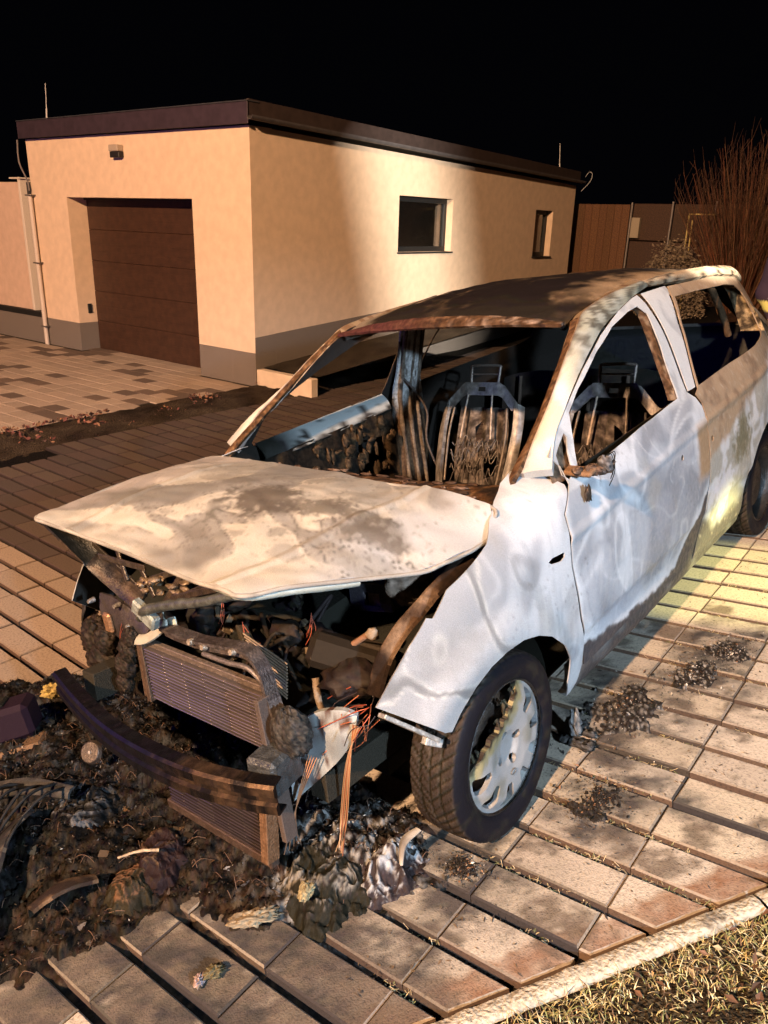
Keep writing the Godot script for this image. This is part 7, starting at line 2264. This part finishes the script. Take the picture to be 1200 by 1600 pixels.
# surface nets over tapered capsules joined with a smooth minimum
func nets(mb: MB, bones: Array, lo: Vector3, hi: Vector3, cell: float, k: float, colf: Callable) -> void:
	var n := Vector3i(((hi - lo) / cell).ceil()) + Vector3i.ONE
	var f := PackedFloat32Array()
	f.resize(n.x * n.y * n.z)
	f.fill(1.0)
	for b in bones:
		var a: Vector3 = b[0]
		var e: Vector3 = b[2]
		var r: float = maxf(b[1], b[3]) + cell * 2.0 + k
		var i0 := Vector3i((((a.min(e) - Vector3.ONE * r) - lo) / cell).floor()).max(Vector3i.ZERO)
		var i1 := Vector3i((((a.max(e) + Vector3.ONE * r) - lo) / cell).ceil()).min(n - Vector3i.ONE)
		var ab := e - a
		var l2 := maxf(ab.length_squared(), 1e-9)
		for z in range(i0.z, i1.z + 1):
			for y in range(i0.y, i1.y + 1):
				for x in range(i0.x, i1.x + 1):
					var p := lo + Vector3(x, y, z) * cell
					var t := clampf((p - a).dot(ab) / l2, 0.0, 1.0)
					var d := p.distance_to(a + ab * t) - lerpf(b[1], b[3], t)
					var q := (z * n.y + y) * n.x + x
					var o := f[q]
					var h := maxf(k - absf(o - d), 0.0) / k
					f[q] = minf(o, d) - h * h * k * 0.25
	var id := {}
	for z in n.z - 1:
		for y in n.y - 1:
			for x in n.x - 1:
				var q := (z * n.y + y) * n.x + x
				var s := 0
				var c := [f[q], f[q + 1], f[q + n.x], f[q + n.x + 1], f[q + n.x * n.y], f[q + n.x * n.y + 1], f[q + n.x * n.y + n.x], f[q + n.x * n.y + n.x + 1]]
				for v in c: s += 1 if v < 0.0 else 0
				if s == 0 or s == 8: continue
				var sum := Vector3.ZERO
				var cnt := 0
				for ed in [[0, 1], [2, 3], [4, 5], [6, 7], [0, 2], [1, 3], [4, 6], [5, 7], [0, 4], [1, 5], [2, 6], [3, 7]]:
					var va: float = c[ed[0]]
					var vb: float = c[ed[1]]
					if (va < 0.0) == (vb < 0.0): continue
					var t := va / (va - vb)
					var pa := Vector3(ed[0] & 1, (ed[0] >> 1) & 1, (ed[0] >> 2) & 1)
					var pb := Vector3(ed[1] & 1, (ed[1] >> 1) & 1, (ed[1] >> 2) & 1)
					sum += pa.lerp(pb, t)
					cnt += 1
				var p := lo + (Vector3(x, y, z) + sum / cnt) * cell
				var g := Vector3((c[1] + c[3] + c[5] + c[7]) - (c[0] + c[2] + c[4] + c[6]), (c[2] + c[3] + c[6] + c[7]) - (c[0] + c[1] + c[4] + c[5]), (c[4] + c[5] + c[6] + c[7]) - (c[0] + c[1] + c[2] + c[3])).normalized()
				id[Vector3i(x, y, z)] = mb.vert(p, g, colf.call(p))
	var ax := [Vector3i(1, 0, 0), Vector3i(0, 1, 0), Vector3i(0, 0, 1)]
	for key in id.keys():
		for a in 3:
			var u: Vector3i = ax[(a + 1) % 3]
			var w: Vector3i = ax[(a + 2) % 3]
			var q: int = (key.z * n.y + key.y) * n.x + key.x
			var q2: int = q + [1, n.x, n.x * n.y][a]
			if (f[q] < 0.0) == (f[q2] < 0.0): continue
			if not (id.has(key - u) and id.has(key - w) and id.has(key - u - w)): continue
			mb.face(id[key], id[key - u], id[key - u - w])
			mb.face(id[key], id[key - u - w], id[key - w])

# ------------------------------------------------------------------ scene
func _ready() -> void:
	rng.seed = 1
	N.noise_type = FastNoiseLite.TYPE_SIMPLEX_SMOOTH; N.frequency = 1.0; N.fractal_octaves = 4; N.seed = 11
	N1.noise_type = FastNoiseLite.TYPE_SIMPLEX_SMOOTH; N1.frequency = 1.0; N1.fractal_type = FastNoiseLite.FRACTAL_NONE; N1.seed = 12
	# the drive's tilt: "up" as seen in the drive frame
	var up := Vector3(-0.068, 0.988, -0.14).normalized()
	T = Transform3D(Basis(Quaternion(up, Vector3.UP)), Vector3.ZERO)
	# the garage's own axes in the drive frame: along its front, up, along its side
	var fac := Vector3(0.02, 0.141, 0.99).normalized()
	fac = (fac - up * fac.dot(up)).normalized()
	H = Transform3D(Basis(fac, up, fac.cross(up)), D(-4.914, -5.761, 0.408))
	# camera: a phone held at eye height on the lawn
	var cam := Camera3D.new()
	cam.name = "camera"
	add_child(cam)
	var yaw := deg_to_rad(221.65)
	var pitch := deg_to_rad(18.2)
	var roll := deg_to_rad(-7.4)
	var fw := D(cos(yaw) * cos(pitch), sin(yaw) * cos(pitch), -sin(pitch))
	var rt := fw.cross(Vector3.UP).normalized()
	var uu := rt.cross(fw)
	var rt2 := rt * cos(roll) + uu * sin(roll)
	var uu2 := -rt * sin(roll) + uu * cos(roll)
	var cam_x := Transform3D(Basis(rt2, uu2, -fw), D(1.645, 1.94, 1.715))
	cam.transform = T * cam_x
	cam.fov = rad_to_deg(2.0 * atan(800.0 / 1220.0))
	cam.near = 0.05; cam.far = 400.0
	cam.current = true
	# night sky
	var we := WorldEnvironment.new()
	we.name = "environment"
	var env := Environment.new()
	env.background_mode = Environment.BG_SKY
	var sk := ProceduralSkyMaterial.new()
	sk.sky_top_color = Color(0.012, 0.013, 0.022)
	sk.sky_horizon_color = Color(0.02, 0.02, 0.03)
	sk.ground_bottom_color = Color(0.01, 0.01, 0.012)
	sk.ground_horizon_color = Color(0.02, 0.02, 0.03)
	env.sky = Sky.new()
	env.sky.sky_material = sk
	env.background_energy_multiplier = 0.5
	env.tonemap_mode = Environment.TONE_MAPPER_LINEAR
	env.tonemap_exposure = 1.2
	env.sdfgi_enabled = true; env.ssao_enabled = true; env.ssil_enabled = true
	we.environment = env
	add_child(we)
	make_materials()
	lamps()
	YDT = tabulate([0.10, 0.16, 0.22, 0.30, 0.45, 0.60, 0.70, 0.80, 0.90, 0.97, 1.0, 1.1, 1.21, 1.33, 1.39, 1.44, 1.48], [0.70, 0.77, 0.80, 0.82, 0.845, 0.855, 0.855, 0.85, 0.835, 0.81, 0.795, 0.75, 0.70, 0.635, 0.595, 0.55, 0.50])
	YFT = tabulate([0.10, 0.16, 0.22, 0.30, 0.45, 0.60, 0.70, 0.80, 0.86, 0.91, 0.95, 0.98, 1.02, 1.1], [0.70, 0.77, 0.80, 0.82, 0.845, 0.855, 0.853, 0.84, 0.82, 0.79, 0.75, 0.70, 0.64, 0.55])
	ground()
	driveway(cam_x, 1220.0)
	kerb_and_lawn()
	garage()
	forecourt()
	background()
	build_car()
	debris()
	onlooker()
